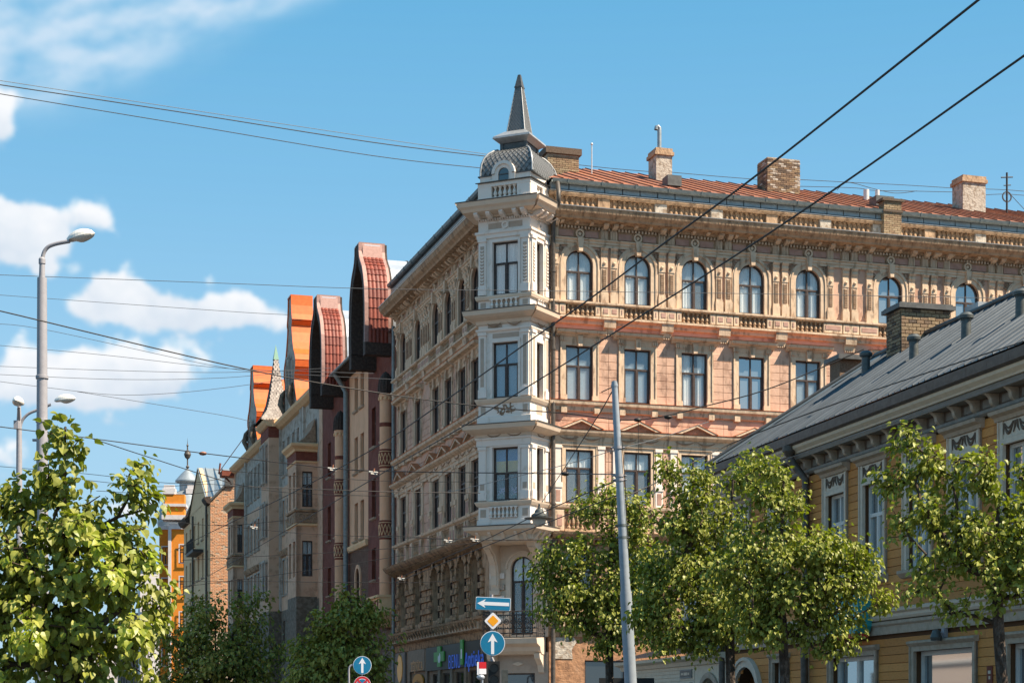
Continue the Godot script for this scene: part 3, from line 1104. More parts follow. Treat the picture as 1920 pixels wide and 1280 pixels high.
func roof_of_corner_house(h, R: Fac, L: Fac):
	# parapet balusters and pedestals on both fronts
	for q in [[R, 0.15, 22.6], [L, 0.1, 15.3]]:
		var f: Fac = q[0]
		var x: float = q[1]
		var k := 0
		while x < q[2]:
			var m := MB.new()
			for s in 8:
				baluster(m, f, x + 0.14 + s * 0.215, 21.53, 22.03, 0.06, 0.085)
			put("parapet_balustrade", h, m, "old_stone")
			slab("balustrade_back", h, f, x, x + 1.8, 21.5, 22.03, 0.001, 0.012, "worn")
			slab("parapet_pedestal", h, f, x + 1.84, x + 2.34, 21.48, 22.03, 0.0, 0.17, "chimney_plaster" if k % 3 else "worn")
			x += 2.4
			k += 1
		m_gutter(h, f, q[1] - 0.1, q[2] + (5.0 if f == R else 0.7))
	# bare brick pier where the balustrade has crumbled
	brick_stack(h, R, 14.35, 15.15, 21.5, 22.95, 0.0, 0.42, "brick_pier", "brick_joint", ["brick0", "brick2", "brick4", "brick2"], 0.085, 0.25)
	var m := MB.new()
	m.box(R, 14.25, 15.25, 22.95, 23.05, -0.05, 0.5)
	m.box(R, 14.3, 15.2, 22.5, 22.58, 0.0, 0.48)
	put("pier_cap", h, m, "brick3")
	# rusted sheet roof: panels between standing seams
	var W := 0.62
	var i := 0
	var a := -0.1
	while a < 27.0:
		var rise := func(x: float) -> float: return clampf((x + 0.1) / 4.2, 0.0, 1.0)
		var y0 := 22.62
		var t0: float = rise.call(a)
		var t1: float = rise.call(a + W)
		var q := MB.new()
		# the sheets lean along the roof as they climb
		var r := func(x: float, t: float, lift: float) -> Vector3: return R.p(x, y0 + 3.15 * t + lift, 0.3 - 8.0 * t)
		q.quad(r.call(a, 0, 0), r.call(a + W, 0, 0), r.call(a + W, t1, 0), r.call(a, t0, 0))
		var s0: Vector3 = r.call(a, 0, 0.0)
		var s1: Vector3 = r.call(a, t0, 0.0)
		var up := Vector3(0, 0.05, 0)
		var sd := R.u * 0.02
		q.quad(s0 - sd, s0 + sd, s1 + sd, s1 - sd)
		q.quad(s0 - sd, s1 - sd, s1 - sd * 0.3 + up, s0 - sd * 0.3 + up)
		q.quad(s0 - sd * 0.3 + up, s1 - sd * 0.3 + up, s1 + sd + up * 0.1, s0 + sd + up * 0.1)
		put("roof_sheet", h, q, "rust%d" % [0, 1, 2, 0, 3, 1, 2, 3, 0, 2, 1][i % 11])
		a += W
		i += 1
	m = MB.new()
	m.quad(R.p(4.1, 25.77, -7.7), R.p(27.0, 25.77, -7.7), R.p(27.0, 22.4, -13.0), R.p(2.3, 22.4, -13.0))
	m.quad(L.p(0, 22.5, 0.1), L.p(15.9, 22.5, 0.1), L.p(14.0, 22.9, -3.0), L.p(0, 22.9, -3.0))
	m.quad(L.p(0, 22.9, -3.0), L.p(14.0, 22.9, -3.0), L.p(14.0, 22.5, -10.0), L.p(0, 22.5, -10.0))
	put("roof_deck", h, m, "roof_black")
	m = MB.new()
	m.prof(L, 0.0, 15.5, V2([-0.3, 22.3, 0.3, 22.42, 0.34, 22.62, 0.1, 22.75, -0.3, 22.7]))
	put("eave_edge", h, m, "roof_black")
	# chimneys
	var c1 := R.sub(2.05, -5.0)
	var k1 := hold("chimney", h)
	brick_stack(k1, c1, -0.6, 0.78, 23.0, 25.2, -0.5, 0.5, "shaft", "brick_joint", ["brick0", "brick2", "brick4"], 0.085, 0.26, false)
	m = MB.new()
	m.box(c1, -0.7, 0.88, 25.2, 25.46, -0.6, 0.6)
	put("cap", k1, m, "brick3")
	m = MB.new()
	m.tube([c1.p(0.2, 25.4, 0), c1.p(0.2, 25.62, 0)], [0.14], 8)
	put("flue", k1, m, "flashing")
	for q in [[6.64, 0.36, 24.3, 25.83, "chimney_plaster"], [12.18, 0.78, 24.3, 25.95, "worn"], [21.6, 0.58, 24.3, 26.03, "chimney_plaster"]]:
		var c := R.sub(q[0], -4.9)
		var k := hold("chimney", h)
		if q[1] > 0.7:
			brick_stack(k, c, -q[1], q[1], 24.3, q[3], -0.5, 0.5, "shaft", "brick_joint", ["brick0", "brick2", "brick3", "chimney_plaster", "brick1"], 0.085, 0.26)
		else:
			m = MB.new()
			m.box(c, -q[1], q[1], 24.3, q[3] - 0.25, -0.45, 0.45)
			put("shaft", k, m, q[4])
			m = MB.new()
			m.box(c, -q[1] - 0.07, q[1] + 0.07, q[3] - 0.25, q[3] - 0.1, -0.52, 0.52)
			m.box(c, -q[1] - 0.02, q[1] + 0.02, q[3] - 0.1, q[3] + 0.05, -0.47, 0.47)
			put("cap", k, m, "worn")
	m = MB.new()
	var e := R.sub(6.6, -4.9)
	m.tube([e.p(0, 25.8, 0), e.p(0, 26.75, 0), e.p(0, 26.86, 0), e.p(-0.06, 26.92, 0), e.p(-0.13, 26.9, 0), e.p(-0.15, 26.78, 0)], [0.09], 8)
	put("flue_pipe", h, m, "zinc")
	for q in [[5.7, 0.3], [15.2, 0.42]]:
		m = MB.new()
		m.box(R.sub(q[0], -1.3), -q[1], q[1], 23.2, 23.62, -0.3, 0.3)
		put("roof_hatch", h, m, "lead_dark")
	for q in [[16.6, 0.13], [17.15, 0.1]]:
		m = MB.new()
		m.tube([R.p(q[0], 24.3, -5.2), R.p(q[0], 25.35 - q[1], -5.2)], [q[1]], 8)
		put("roof_vent", h, m, "flashing")
	# television mast
	m = MB.new()
	var b := R.sub(23.5, -4.8)
	m.tube([b.p(0, 24.6, 0), b.p(0, 26.5, 0)], [0.045], 6)
	m.tube([b.p(-0.3, 26.25, 0), b.p(0.3, 26.32, 0)], [0.03], 5)
	m.tube([b.p(-0.16, 25.9, 0), b.p(0.2, 25.95, 0)], [0.025], 5)
	m.ring(b, 0, 25.4, 0.2, 0.25, -0.02, 0.02, 0, TAU, 14)
	put("roof_mast", h, m, "wire")
	m = MB.new()
	m.tube([R.p(3.4, 23.6, -4.5), R.p(3.4, 25.7, -4.5)], [0.025], 5)
	m.ball(R.p(3.4, 25.75, -4.5), Vector3.ONE * 0.06, 6)
	put("roof_rod", h, m, "flashing")


func m_gutter(h, f: Fac, a0, a1):
	var m := MB.new()
	m.prof(f, a0, a1, V2([0.24, 22.56, 0.26, 22.46, 0.34, 22.42, 0.42, 22.46, 0.45, 22.58, 0.42, 22.58, 0.4, 22.48, 0.34, 22.45, 0.28, 22.48, 0.27, 22.56]))
	var x: float = a0 + 0.6
	while x < a1:
		m.prof(f, x, x + 0.035, V2([0.22, 22.57, 0.25, 22.44, 0.34, 22.4, 0.44, 22.44, 0.47, 22.6, 0.34, 22.5]))
		x += 1.4
	put("gutter", h, m, "gutter")
	x = a0
	while x < a1 - 0.1:
		slab("fascia_sheet", h, f, x, minf(x + 0.74, a1) - 0.02, 22.24, 22.5, 0.0, 0.2, "zinc")
		x += 0.74


func oriel(h):
	var T := Fac.new(-1.295, 67.35, 1.985, -0.85)
	var S := Fac.new(0.69, 66.5, 0.717, 1.24)
	var P := Fac.new(-0.9, 68.73, -0.395, -1.38)
	var C := Fac.new(-0.9, 68.73, 2.307, -0.99)
	var wt := 2.159
	var ws := 1.432
	var m := MB.new()
	# wall of three sides with the window openings
	var ot := [[1.13, 1.06, 10.08, 12.12, false]]
	for q in [[9.0, 12.8, 10.08, 12.12], [12.8, 17.3, 14.02, 16.15], [17.3, 21.0, 17.97, 20.0]]:
		wall_band(m, T, 0.0, wt, q[0], q[1], [[1.13, 1.06, q[2], q[3], false]], 0.3)
		wall_band(m, S, 0.0, ws, q[0], q[1], [[0.72, 0.5, q[2], q[3], false]], 0.3)
		m.box(P, 0.0, ws, q[0], q[1], -0.3, 0.0)
	put("oriel_wall", h, m, "white")
	m = MB.new()
	m.box(T, 0.2, wt - 0.2, 9.1, 22.4, -1.2, -0.75)
	put("interior", h, m, "inside")
	var k := 0
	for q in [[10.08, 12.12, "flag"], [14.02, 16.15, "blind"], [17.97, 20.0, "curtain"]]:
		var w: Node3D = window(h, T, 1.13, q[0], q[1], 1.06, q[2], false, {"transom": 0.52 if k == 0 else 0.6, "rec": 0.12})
		if q[2] == "flag":
			w.get_child(w.get_child_count() - 2).queue_free()
			for z in [["flag_stripe", 11.63, 12.06, "flag_blue"], ["flag_stripe", 11.2, 11.63, "flag_yellow"]]:
				m = MB.new()
				m.box(T, 0.64, 1.63, z[1], z[2], -0.29, -0.28)
				put(z[0], w, m, z[3])
			for z in [0.85, 1.38]:
				m = MB.new()
				for i in 26:
					m.ball(T.p(z + rng.randf_range(-0.16, 0.16), 10.45 + rng.randf_range(-0.12, 0.16), -0.3 + rng.randf_range(-0.04, 0.02)), Vector3.ONE * rng.randf_range(0.025, 0.045), 5)
				put("potted_flower", w, m, "flower")
				m = MB.new()
				for i in 14:
					m.ball(T.p(z + rng.randf_range(-0.15, 0.15), 10.25 + rng.randf_range(-0.1, 0.1), -0.3), Vector3(0.05, 0.09, 0.01), 5)
				put("potted_leaf", w, m, "leaf_plain")
		window(h, S, 0.72, q[0], q[1], 0.5, "dark" if k < 2 else "sky", false, {"cross": false, "rec": 0.14})
		k += 1
	# mouldings that run round the three sides, mitred at the corners
	for q in [
		["oriel_cornice", "cream", [0, 20.94, 0.1, 20.96, 0.12, 21.04, 0.52, 21.1, 0.58, 21.2, 0.68, 21.28, 0.74, 21.44, 0, 21.5]],
		["oriel_flashing", "lead_dark", [0, 21.505, 0.76, 21.445, 0.77, 21.475, 0, 21.54]],
		["oriel_architrave", "white", [0, 20.16, 0.06, 20.17, 0.07, 20.3, 0.12, 20.34, 0.12, 20.42, 0, 20.44]],
		["oriel_cornice", "cream", [0, 16.84, 0.08, 16.86, 0.1, 17.0, 0.36, 17.08, 0.5, 17.16, 0.54, 17.32, 0, 17.38]],
		["oriel_flashing", "lead_dark", [0, 17.385, 0.56, 17.325, 0.57, 17.35, 0, 17.42]],
		["oriel_ledge", "cream", [0, 17.78, 0.08, 17.8, 0.12, 17.9, 0.12, 17.95, 0, 17.97]],
		["oriel_ledge", "cream", [0, 13.8, 0.06, 13.82, 0.12, 13.92, 0.14, 13.99, 0, 14.02]],
		["oriel_cornice", "cream", [0, 12.5, 0.08, 12.52, 0.1, 12.62, 0.36, 12.7, 0.52, 12.78, 0.58, 12.94, 0, 13.0]],
		["oriel_flashing", "lead_dark", [0, 13.005, 0.6, 12.945, 0.61, 12.97, 0, 13.04]],
		["oriel_ledge", "cream", [0, 9.86, 0.06, 9.88, 0.12, 9.98, 0.14, 10.04, 0, 10.08]],
		["oriel_base", "cream", [-0.3, 8.55, 0.1, 8.56, 0.12, 8.74, 0.34, 8.86, 0.48, 8.92, 0.52, 9.06, -0.3, 9.12]],
		["oriel_flashing", "lead_dark", [0, 9.125, 0.54, 9.065, 0.55, 9.09, 0, 9.16]],
		["oriel_plinth", "white", [0, 13.04, 0.05, 13.04, 0.05, 13.3, 0, 13.32]],
		["oriel_plinth", "white", [0, 9.16, 0.05, 9.16, 0.05, 9.34, 0, 9.36]],
		["oriel_band", "white", [0, 12.16, 0.07, 12.18, 0.07, 12.4, 0.12, 12.44, 0.12, 12.5, 0, 12.52]],
		["oriel_band", "white", [0, 16.56, 0.05, 16.57, 0.1, 16.62, 0.1, 16.68, 0, 16.7]],
	]:
		m = MB.new()
		m.prof(T, 0, wt, V2(q[2]), 0.83, 0.8)
		m.prof(S, 0, ws, V2(q[2]), 0.8, 0.0)
		m.prof(P, 0, ws, V2(q[2]), 0.0, 0.83)
		put(q[0], h, m, q[1])
	# corner pilasters, with inset fields
	for z in [[T, 0.19, "T"], [T, 1.97, "T"], [S, 0.19, "S"], [S, 1.22, "S"]]:
		var f: Fac = z[0]
		for q in [[10.08, 12.16], [14.02, 16.56], [17.97, 20.16]]:
			m = MB.new()
			m.box(f, z[1] - 0.17, z[1] + 0.17, q[0] + 0.02, q[0] + 0.34, 0, 0.1)
			m.box(f, z[1] - 0.145, z[1] + 0.145, q[0] + 0.34, q[1] - 0.12, 0, 0.07)
			m.box(f, z[1] - 0.18, z[1] + 0.18, q[1] - 0.12, q[1] - 0.002, 0, 0.11)
			put("oriel_pilaster", h, m, "white")
			if q[0] > 17:
				m = MB.new()
				m.box(f, z[1] - 0.08, z[1] + 0.08, q[0] + 0.42, q[1] - 0.28, 0.07, 0.076)
				put("pilaster_field", h, m, "taupe")
				m = MB.new()
				for i in 11:
					m.ring(f, z[1], q[0] + 0.53 + i * 0.125, 0.03, 0.075, 0.076, 0.1, PI, TAU, 5)
				put("pilaster_ornament", h, m, "white")
			elif q[0] > 13:
				slab("pilaster_field", h, f, z[1] - 0.075, z[1] + 0.075, q[0] + 0.45, q[1] - 0.22, 0.07, 0.078, "taupe")
			else:
				slab("pilaster_field", h, f, z[1] - 0.09, z[1] + 0.09, q[0] + 0.42, q[0] + 0.66, 0.07, 0.078, "taupe")
	# window architraves
	for q in [[10.08, 12.12], [14.02, 16.15], [17.97, 20.0]]:
		for z in [[T, 1.13, 0.53], [S, 0.72, 0.25]]:
			m = MB.new()
			var f: Fac = z[0]
			for s in [-1, 1]:
				m.box(f, z[1] + s * (z[2] + 0.06) - 0.055, z[1] + s * (z[2] + 0.06) + 0.055, q[0], q[1] + 0.11, 0, 0.035)
			m.box(f, z[1] - z[2] - 0.005, z[1] + z[2] + 0.005, q[1] + 0.002, q[1] + 0.11, 0, 0.035)
			put("window_surround", h, m, "white")
	# fields, roundels, swags, dentils
	for q in [[0.42, 0.98], [1.28, 1.84]]:
		slab("frieze_field", h, T, q[0], q[1], 20.52, 20.74, 0.0, 0.012, "taupe")
	m = MB.new()
	m.ring(T, 1.13, 20.63, 0.08, 0.14, 0, 0.06, 0, TAU, 16)
	m.ring(S, 0.72, 20.63, 0.07, 0.12, 0, 0.06, 0, TAU, 16)
	put("roundel", h, m, "white")
	m = MB.new()
	for i in 22:
		m.box(T, 0.02 + i * 0.1, 0.08 + i * 0.1, 20.84, 20.92, 0, 0.1)
	for i in 14:
		m.box(S, 0.02 + i * 0.1, 0.08 + i * 0.1, 20.84, 20.92, 0, 0.1)
	put("dentil_row", h, m, "white", "stuff")
	for z in [[T, [0.08, 0.58, 1.13, 1.68, 2.02]], [S, [0.14, 0.5, 0.94, 1.3]]]:
		var f: Fac = z[0]
		for a in z[1]:
			m = MB.new()
			m.prof(f, a - 0.08, a + 0.08, V2([0.08, 20.92, 0.2, 20.86, 0.42, 20.94, 0.5, 21.02, 0.48, 21.09, 0.08, 21.05]))
			put("modillion", h, m, "white")
			m = MB.new()
			m.prof(f, a - 0.06, a + 0.06, V2([0.0, 8.5, 0.1, 8.5, 0.36, 8.8, 0.36, 8.86, 0.0, 8.8]))
			put("corbel", h, m, "cream")
	slab("frieze_field", h, T, 0.6, 1.7, 16.32, 16.5, 0.0, 0.012, "taupe")
	slab("frieze_field", h, T, 0.4, 1.0, 16.72, 16.84, 0.0, 0.012, "taupe")
	m = MB.new()
	for q in [[0.42, 0.98], [1.26, 1.84]]:
		garland(m, T, q[0], q[1], 16.88, 0.12, 0.09, 0.02)
		garland(m, T, q[0], q[1], 12.62, 0.1, 0.1, 0.02)
	garland(m, S, 0.45, 1.0, 16.88, 0.12, 0.09, 0.02)
	garland(m, S, 0.4, 1.0, 12.62, 0.1, 0.1, 0.02)
	scroll(m, T, 1.1, 13.58, 0.5, 0.15, 0.012, 88, 16)
	put("swag_relief", h, m, "ornament")
	slab("apron_field", h, S, 0.5, 0.95, 13.4, 13.74, 0.0, 0.01, "taupe")
	for a in [0.2, 1.96]:
		slab("apron_field", h, T, a - 0.1, a + 0.1, 13.42, 13.72, 0.0, 0.012, "taupe")
		slab("apron_field", h, T, a - 0.12, a + 0.12, 9.46, 9.76, 0.0, 0.012, "taupe")
		slab("apron_field", h, T, a - 0.11, a + 0.11, 17.52, 17.72, 0.0, 0.012, "taupe")
	# balusters one by one
	for q in [[9.42, 9.82, 0.56, 7, 0.17], [17.45, 17.78, 0.6, 6, 0.2]]:
		slab("balustrade_back", h, T, q[2] - 0.08, q[2] + q[3] * q[4] - 0.08, q[0], q[1], 0.0, 0.008, "taupe")
		for i in q[3]:
			m = MB.new()
			baluster(m, T, q[2] + i * q[4], q[0], q[1], 0.06, 0.065, 10)
			put("baluster", h, m, "white")
		m = MB.new()
		m.box(T, q[2] - 0.1, q[2] + q[3] * q[4] - 0.06, q[1] - 0.002, q[1] + 0.03, 0, 0.11)
		put("balustrade_rail", h, m, "white")
		for i in 3:
			m = MB.new()
			baluster(m, S, 0.55 + i * 0.17, q[0], q[1], 0.06, 0.06, 10)
			put("baluster", h, m, "white")
	# attic balustrade, dormer and dome
	m = MB.new()
	for z in [[T, wt], [S, ws]]:
		var f: Fac = z[0]
		m.box(f, -0.04, z[1] + 0.04, 21.52, 21.72, -0.3, 0.06)
		m.box(f, -0.02, z[1] + 0.02, 22.16, 22.3, -0.24, 0.03)
	m.box(T, 0.0, 0.55, 21.72, 22.16, -0.3, 0.02)
	m.box(T, 1.62, wt, 21.72, 22.16, -0.3, 0.02)
	m.box(S, 0.0, 0.5, 21.72, 22.16, -0.3, 0.02)
	m.box(S, 0.95, ws, 21.72, 22.16, -0.3, 0.02)
	m.box(P, 0.0, ws, 21.52, 22.3, -0.3, 0.02)
	for z in [[T, wt, 0.02], [S, ws, 0.02]]:
		var f: Fac = z[0]
		m.box(f, 0.04, z[1] - 0.02, 22.34, 22.62, -0.4, -0.06)
	put("attic_wall", h, m, "white")
	m = MB.new()
	for z in [[T, wt], [S, ws]]:
		m.prof(z[0], 0, z[1], V2([-0.2, 22.305, 0.1, 22.305, 0.12, 22.33, -0.2, 22.36]), 0.8, 0.8)
	put("attic_flashing", h, m, "lead_dark")
	slab("balustrade_back", h, T, 0.56, 1.62, 21.72, 22.16, -0.3, -0.2, "taupe")
	for i in 5:
		m = MB.new()
		baluster(m, T, 0.68 + i * 0.2, 21.72, 22.16, -0.08, 0.08, 12)
		put("baluster", h, m, "white")
	for i in 2:
		m = MB.new()
		baluster(m, S, 0.62 + i * 0.2, 21.72, 22.16, -0.08, 0.08, 12)
		put("baluster", h, m, "white")
	# round-headed dormer
	m = MB.new()
	m.ring(T, 1.05, 22.62, 0.22, 0.36, -0.7, 0.0, 0, PI, 16)
	m.ring(T, 1.05, 22.62, 0.36, 0.48, -0.7, 0.06, 0, PI, 16)
	m.box(T, 0.57, 0.83, 22.34, 22.62, -0.7, 0.0)
	m.box(T, 1.27, 1.53, 22.34, 22.62, -0.7, 0.0)
	put("dormer", h, m, "white")
	m = MB.new()
	m.box(T, 0.83, 1.27, 22.34, 22.62, -0.2, -0.05)
	m.ring(T, 1.05, 22.62, 0.0, 0.22, -0.2, -0.05, 0, PI, 10)
	put("dormer_window", h, m, "glass_dark")
	dome(h, T)
	# the cut corner below: arch, consoles, balcony
	m = MB.new()
	wall_band(m, C, 0.0, 2.51, 4.9, 8.6, [[1.42, 0.95, 5.0, 8.05, true]], 0.4)
	put("wall", h, m, "cream")
	m = MB.new()
	m.ring(C, 1.42, 7.575, 0.48, 0.62, 0, 0.06)
	m.ring(C, 1.42, 7.575, 0.62, 0.7, 0, 0.1)
	m.box(C, 0.74, 0.94, 5.0, 7.575, 0, 0.06)
	m.box(C, 1.9, 2.1, 5.0, 7.575, 0, 0.06)
	put("window_surround", h, m, "cream")
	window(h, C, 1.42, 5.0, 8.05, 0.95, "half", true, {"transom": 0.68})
	for k2 in 6:
		slab("stone_block", h, C, 0.05, 0.68, 5.0 + k2 * 0.44, 5.22 + k2 * 0.44, 0, 0.09, "white" if k2 % 2 else "taupe")
	for a in [0.32, 2.18]:
		m = MB.new()
		m.prof(C, a - 0.17, a + 0.17, V2([0.0, 6.7, 0.16, 6.72, 0.22, 6.95, 0.2, 7.3, 0.3, 7.75, 0.55, 8.1, 0.95, 8.35, 1.05, 8.5, 1.05, 8.58, 0, 8.58]))
		m.prof(C, a - 0.1, a + 0.1, V2([0.16, 6.8, 0.25, 6.95, 0.24, 7.3, 0.34, 7.72, 0.58, 8.04, 0.96, 8.29, 0.9, 8.32, 0.3, 7.8]))
		m.box(C, a - 0.2, a + 0.2, 6.56, 6.72, 0, 0.24)
		put("console", h, m, "cream")
	m = MB.new()
	m.box(T, 0.05, wt - 0.05, 8.5, 8.58, -1.35, -0.05)
	put("oriel_soffit", h, m, "cream")
	# balcony slab and iron railing
	m = MB.new()
	m.prof(C, 0.1, 2.4, V2([0, 4.2, 0.35, 4.22, 0.5, 4.34, 0.55, 4.5, 0.86, 4.62, 0.92, 4.82, 0, 4.88]))
	put("balcony_slab", h, m, "cream")
	m = MB.new()
	for q in [5.02, 5.2, 5.72, 5.86]:
		m.tube([C.p(0.12, q, 0.04), C.p(0.12, q, 0.84), C.p(2.38, q, 0.84), C.p(2.38, q, 0.04)], [0.022], 5)
	for i in 9:
		var a: float = 0.12 + i * 2.26 / 8
		m.tube([C.p(a, 4.86, 0.84), C.p(a, 5.88, 0.84)], [0.018], 5)
		if i < 8:
			m.ring(C, a + 0.14, 5.46, 0.075, 0.11, 0.83, 0.86, 0, TAU, 12)
			m.ring(C, a + 0.14, 5.46, 0.02, 0.05, 0.83, 0.86, 0, TAU, 8)
			for s in [-1, 1]:
				m.ring(C, a + 0.14, 5.46 + s * 0.19, 0.05, 0.08, 0.83, 0.86, 0, PI * s, 6)
	for i in 4:
		for a in [0.12, 2.38]:
			m.tube([C.p(a, 4.86, 0.1 + i * 0.2), C.p(a, 5.88, 0.1 + i * 0.2)], [0.018], 5)
	put("balcony_railing", h, m, "iron")
	m = MB.new()
	wall_band(m, C, 0.0, 2.51, 0, 4.3, [[1.25, 1.4, 0.2, 3.5, false]], 0.4)
	put("wall", h, m, "taupe")
	window(h, C, 1.25, 0.2, 3.5, 1.4, "dark", false, {"cross": false})
	m = MB.new()
	for s in [-1, 1]:
		m.prof(C, 1.25 + s * 1.0 - 0.12, 1.25 + s * 1.0 + 0.12, V2([0, 3.5, 0.1, 3.52, 0.2, 3.8, 0.5, 4.05, 0.56, 4.24, 0, 4.24]))
	m.prism(C, V2([1.0, 3.86, 1.25, 3.78, 1.5, 3.86, 1.25, 3.94]), 0, 0.06)
	put("console", h, m, "cream")


# a curved pavilion roof on a rectangle, then a lantern, its cap and a spire
func dome(h, T: Fac):
	var c := T.sub(1.12, -1.42)
	var hu := 1.06
	var hb := 1.3
	var pr := [[1.0, 0.0], [1.0, 0.24], [0.975, 0.48], [0.91, 0.72], [0.8, 0.93], [0.66, 1.08], [0.54, 1.15]]
	var y0 := 22.62
	var m := MB.new()
	var pt := func(s: Vector2, i: int, grow: float) -> Vector3: return c.p(s.x * (hu * pr[i][0] + grow), y0 + pr[i][1], s.y * (hb * pr[i][0] + grow))
	var cn := [Vector2(-1, 1), Vector2(1, 1), Vector2(1, -1), Vector2(-1, -1)]
	for k in 4:
		for i in pr.size() - 1:
			m.quad(pt.call(cn[k], i, 0), pt.call(cn[(k + 1) % 4], i, 0), pt.call(cn[(k + 1) % 4], i + 1, 0), pt.call(cn[k], i + 1, 0))
	put("dome", h, m, "lead_dark")
	# diamond slates
	m = MB.new()
	for k in 4:
		var A: Vector2 = cn[k]
		var B: Vector2 = cn[(k + 1) % 4]
		var rows := 12
		var cols := 10
		var P := func(u: float, t: float) -> Vector3:
			var x := clampf(t, 0, 1) * (pr.size() - 1)
			var i := mini(int(x), pr.size() - 2)
			var s: Vector2 = A.lerp(B, clampf(u, 0, 1))
			return (pt.call(s, i, 0.012) as Vector3).lerp(pt.call(s, i + 1, 0.012), x - i)
		for r in rows + 1:
			for q in cols + 1:
				var u: float = (q + (0.5 if r % 2 else 0.0)) / cols
				var t: float = float(r) / rows
				var du := 0.46 / cols
				var dt := 0.92 / rows
				if u < 0.02 or u > 0.98 or t > 0.98 or t < 0.02:
					continue
				var e := 0.022
				var nrm: Vector3 = ((P.call(u + 0.05, t) as Vector3) - (P.call(u - 0.05, t) as Vector3)).cross((P.call(u, t + 0.05) as Vector3) - (P.call(u, t - 0.05) as Vector3)).normalized()
				m.quad(P.call(u, t - dt) + nrm * e, P.call(u + du, t) + nrm * e * 0.6, P.call(u, t + dt), P.call(u - du, t) + nrm * e * 0.6)
	put("dome_slates", h, m, "slate", "stuff")
	for k in 4:
		m = MB.new()
		var ps := []
		for i in pr.size():
			ps.append(pt.call(cn[k], i, 0.02))
		m.tube(ps, [0.045], 6)
		put("dome_hip", h, m, "lead")
	m = MB.new()
	m.box(c, -hu - 0.1, hu + 0.1, 22.58, 22.62, -hb - 0.1, hb + 0.1)
	put("dome_eave", h, m, "lead_dark")
	# lantern
	m = MB.new()
	m.box(c, -0.52, 0.52, 23.7, 24.12, -0.58, 0.58)
	for sx in [-1, 1]:
		for sy in [-1, 1]:
			m.box(c, sx * 0.5 - 0.06, sx * 0.5 + 0.06, 23.72, 24.1, sy * 0.56 - 0.06, sy * 0.56 + 0.06)
	m.box(c, -0.62, 0.62, 23.68, 23.76, -0.68, 0.68)
	put("lantern", h, m, "lead_dark")
	m = MB.new()
	var lv := [[0.56, 0.62, 24.04], [0.72, 0.8, 24.16], [0.78, 0.86, 24.2], [0.76, 0.84, 24.28], [0.44, 0.48, 24.54], [0.4, 0.42, 24.56]]
	for k in 4:
		for i in lv.size() - 1:
			var A: Vector2 = cn[k]
			var B: Vector2 = cn[(k + 1) % 4]
			m.quad(c.p(A.x * lv[i][0], lv[i][2], A.y * lv[i][1]), c.p(B.x * lv[i][0], lv[i][2], B.y * lv[i][1]), c.p(B.x * lv[i + 1][0], lv[i + 1][2], B.y * lv[i + 1][1]), c.p(A.x * lv[i + 1][0], lv[i + 1][2], A.y * lv[i + 1][1]))
	put("lantern_cap", h, m, "lead")
	# spire
	var w0 := 0.38
	var w1 := 0.12
	m = MB.new()
	for k in 4:
		var A: Vector2 = cn[k]
		var B: Vector2 = cn[(k + 1) % 4]
		m.quad(c.p(A.x * w0, 24.52, A.y * w0), c.p(B.x * w0, 24.52, B.y * w0), c.p(B.x * w1, 26.35, B.y * w1), c.p(A.x * w1, 26.35, A.y * w1))
	put("spire", h, m, "lead_dark")
	m = MB.new()
	for k in 4:
		var A: Vector2 = cn[k]
		var B: Vector2 = cn[(k + 1) % 4]
		for r in 24:
			for q in 6:
				var u := (q + (0.5 if r % 2 else 0.0)) / 6.0
				if u < 0.05 or u > 0.95:
					continue
				var t := (r + 0.5) / 24.0
				var P := func(uu: float, tt: float, e: float) -> Vector3:
					var w := lerpf(w0, w1, tt) + e
					var s := A.lerp(B, uu)
					return c.p(s.x * w, 24.52 + 1.83 * tt, s.y * w)
				m.quad(P.call(u, t - 0.036, 0.02), P.call(u + 0.076, t, 0.014), P.call(u, t + 0.036, 0.004), P.call(u - 0.076, t, 0.014))
	put("spire_slates", h, m, "slate", "stuff")
	for k in 4:
		m = MB.new()
		var A: Vector2 = cn[k]
		m.tube([c.p(A.x * w0, 24.52, A.y * w0), c.p(A.x * w1, 26.35, A.y * w1)], [0.028, 0.018], 5)
		put("spire_hip", h, m, "lead")
	m = MB.new()
	for k in 4:
		var A: Vector2 = cn[k]
		var B: Vector2 = cn[(k + 1) % 4]
		for q in [[0.16, 26.33, 0.16, 26.37], [0.145, 26.37, 0.05, 26.85], [0.05, 26.85, 0.0, 26.87]]:
			m.quad(c.p(A.x * q[0], q[1], A.y * q[0]), c.p(B.x * q[0], q[1], B.y * q[0]), c.p(B.x * q[2], q[3], B.y * q[2]), c.p(A.x * q[2], q[3], A.y * q[2]))
	put("spire_tip", h, m, "lead_dark")


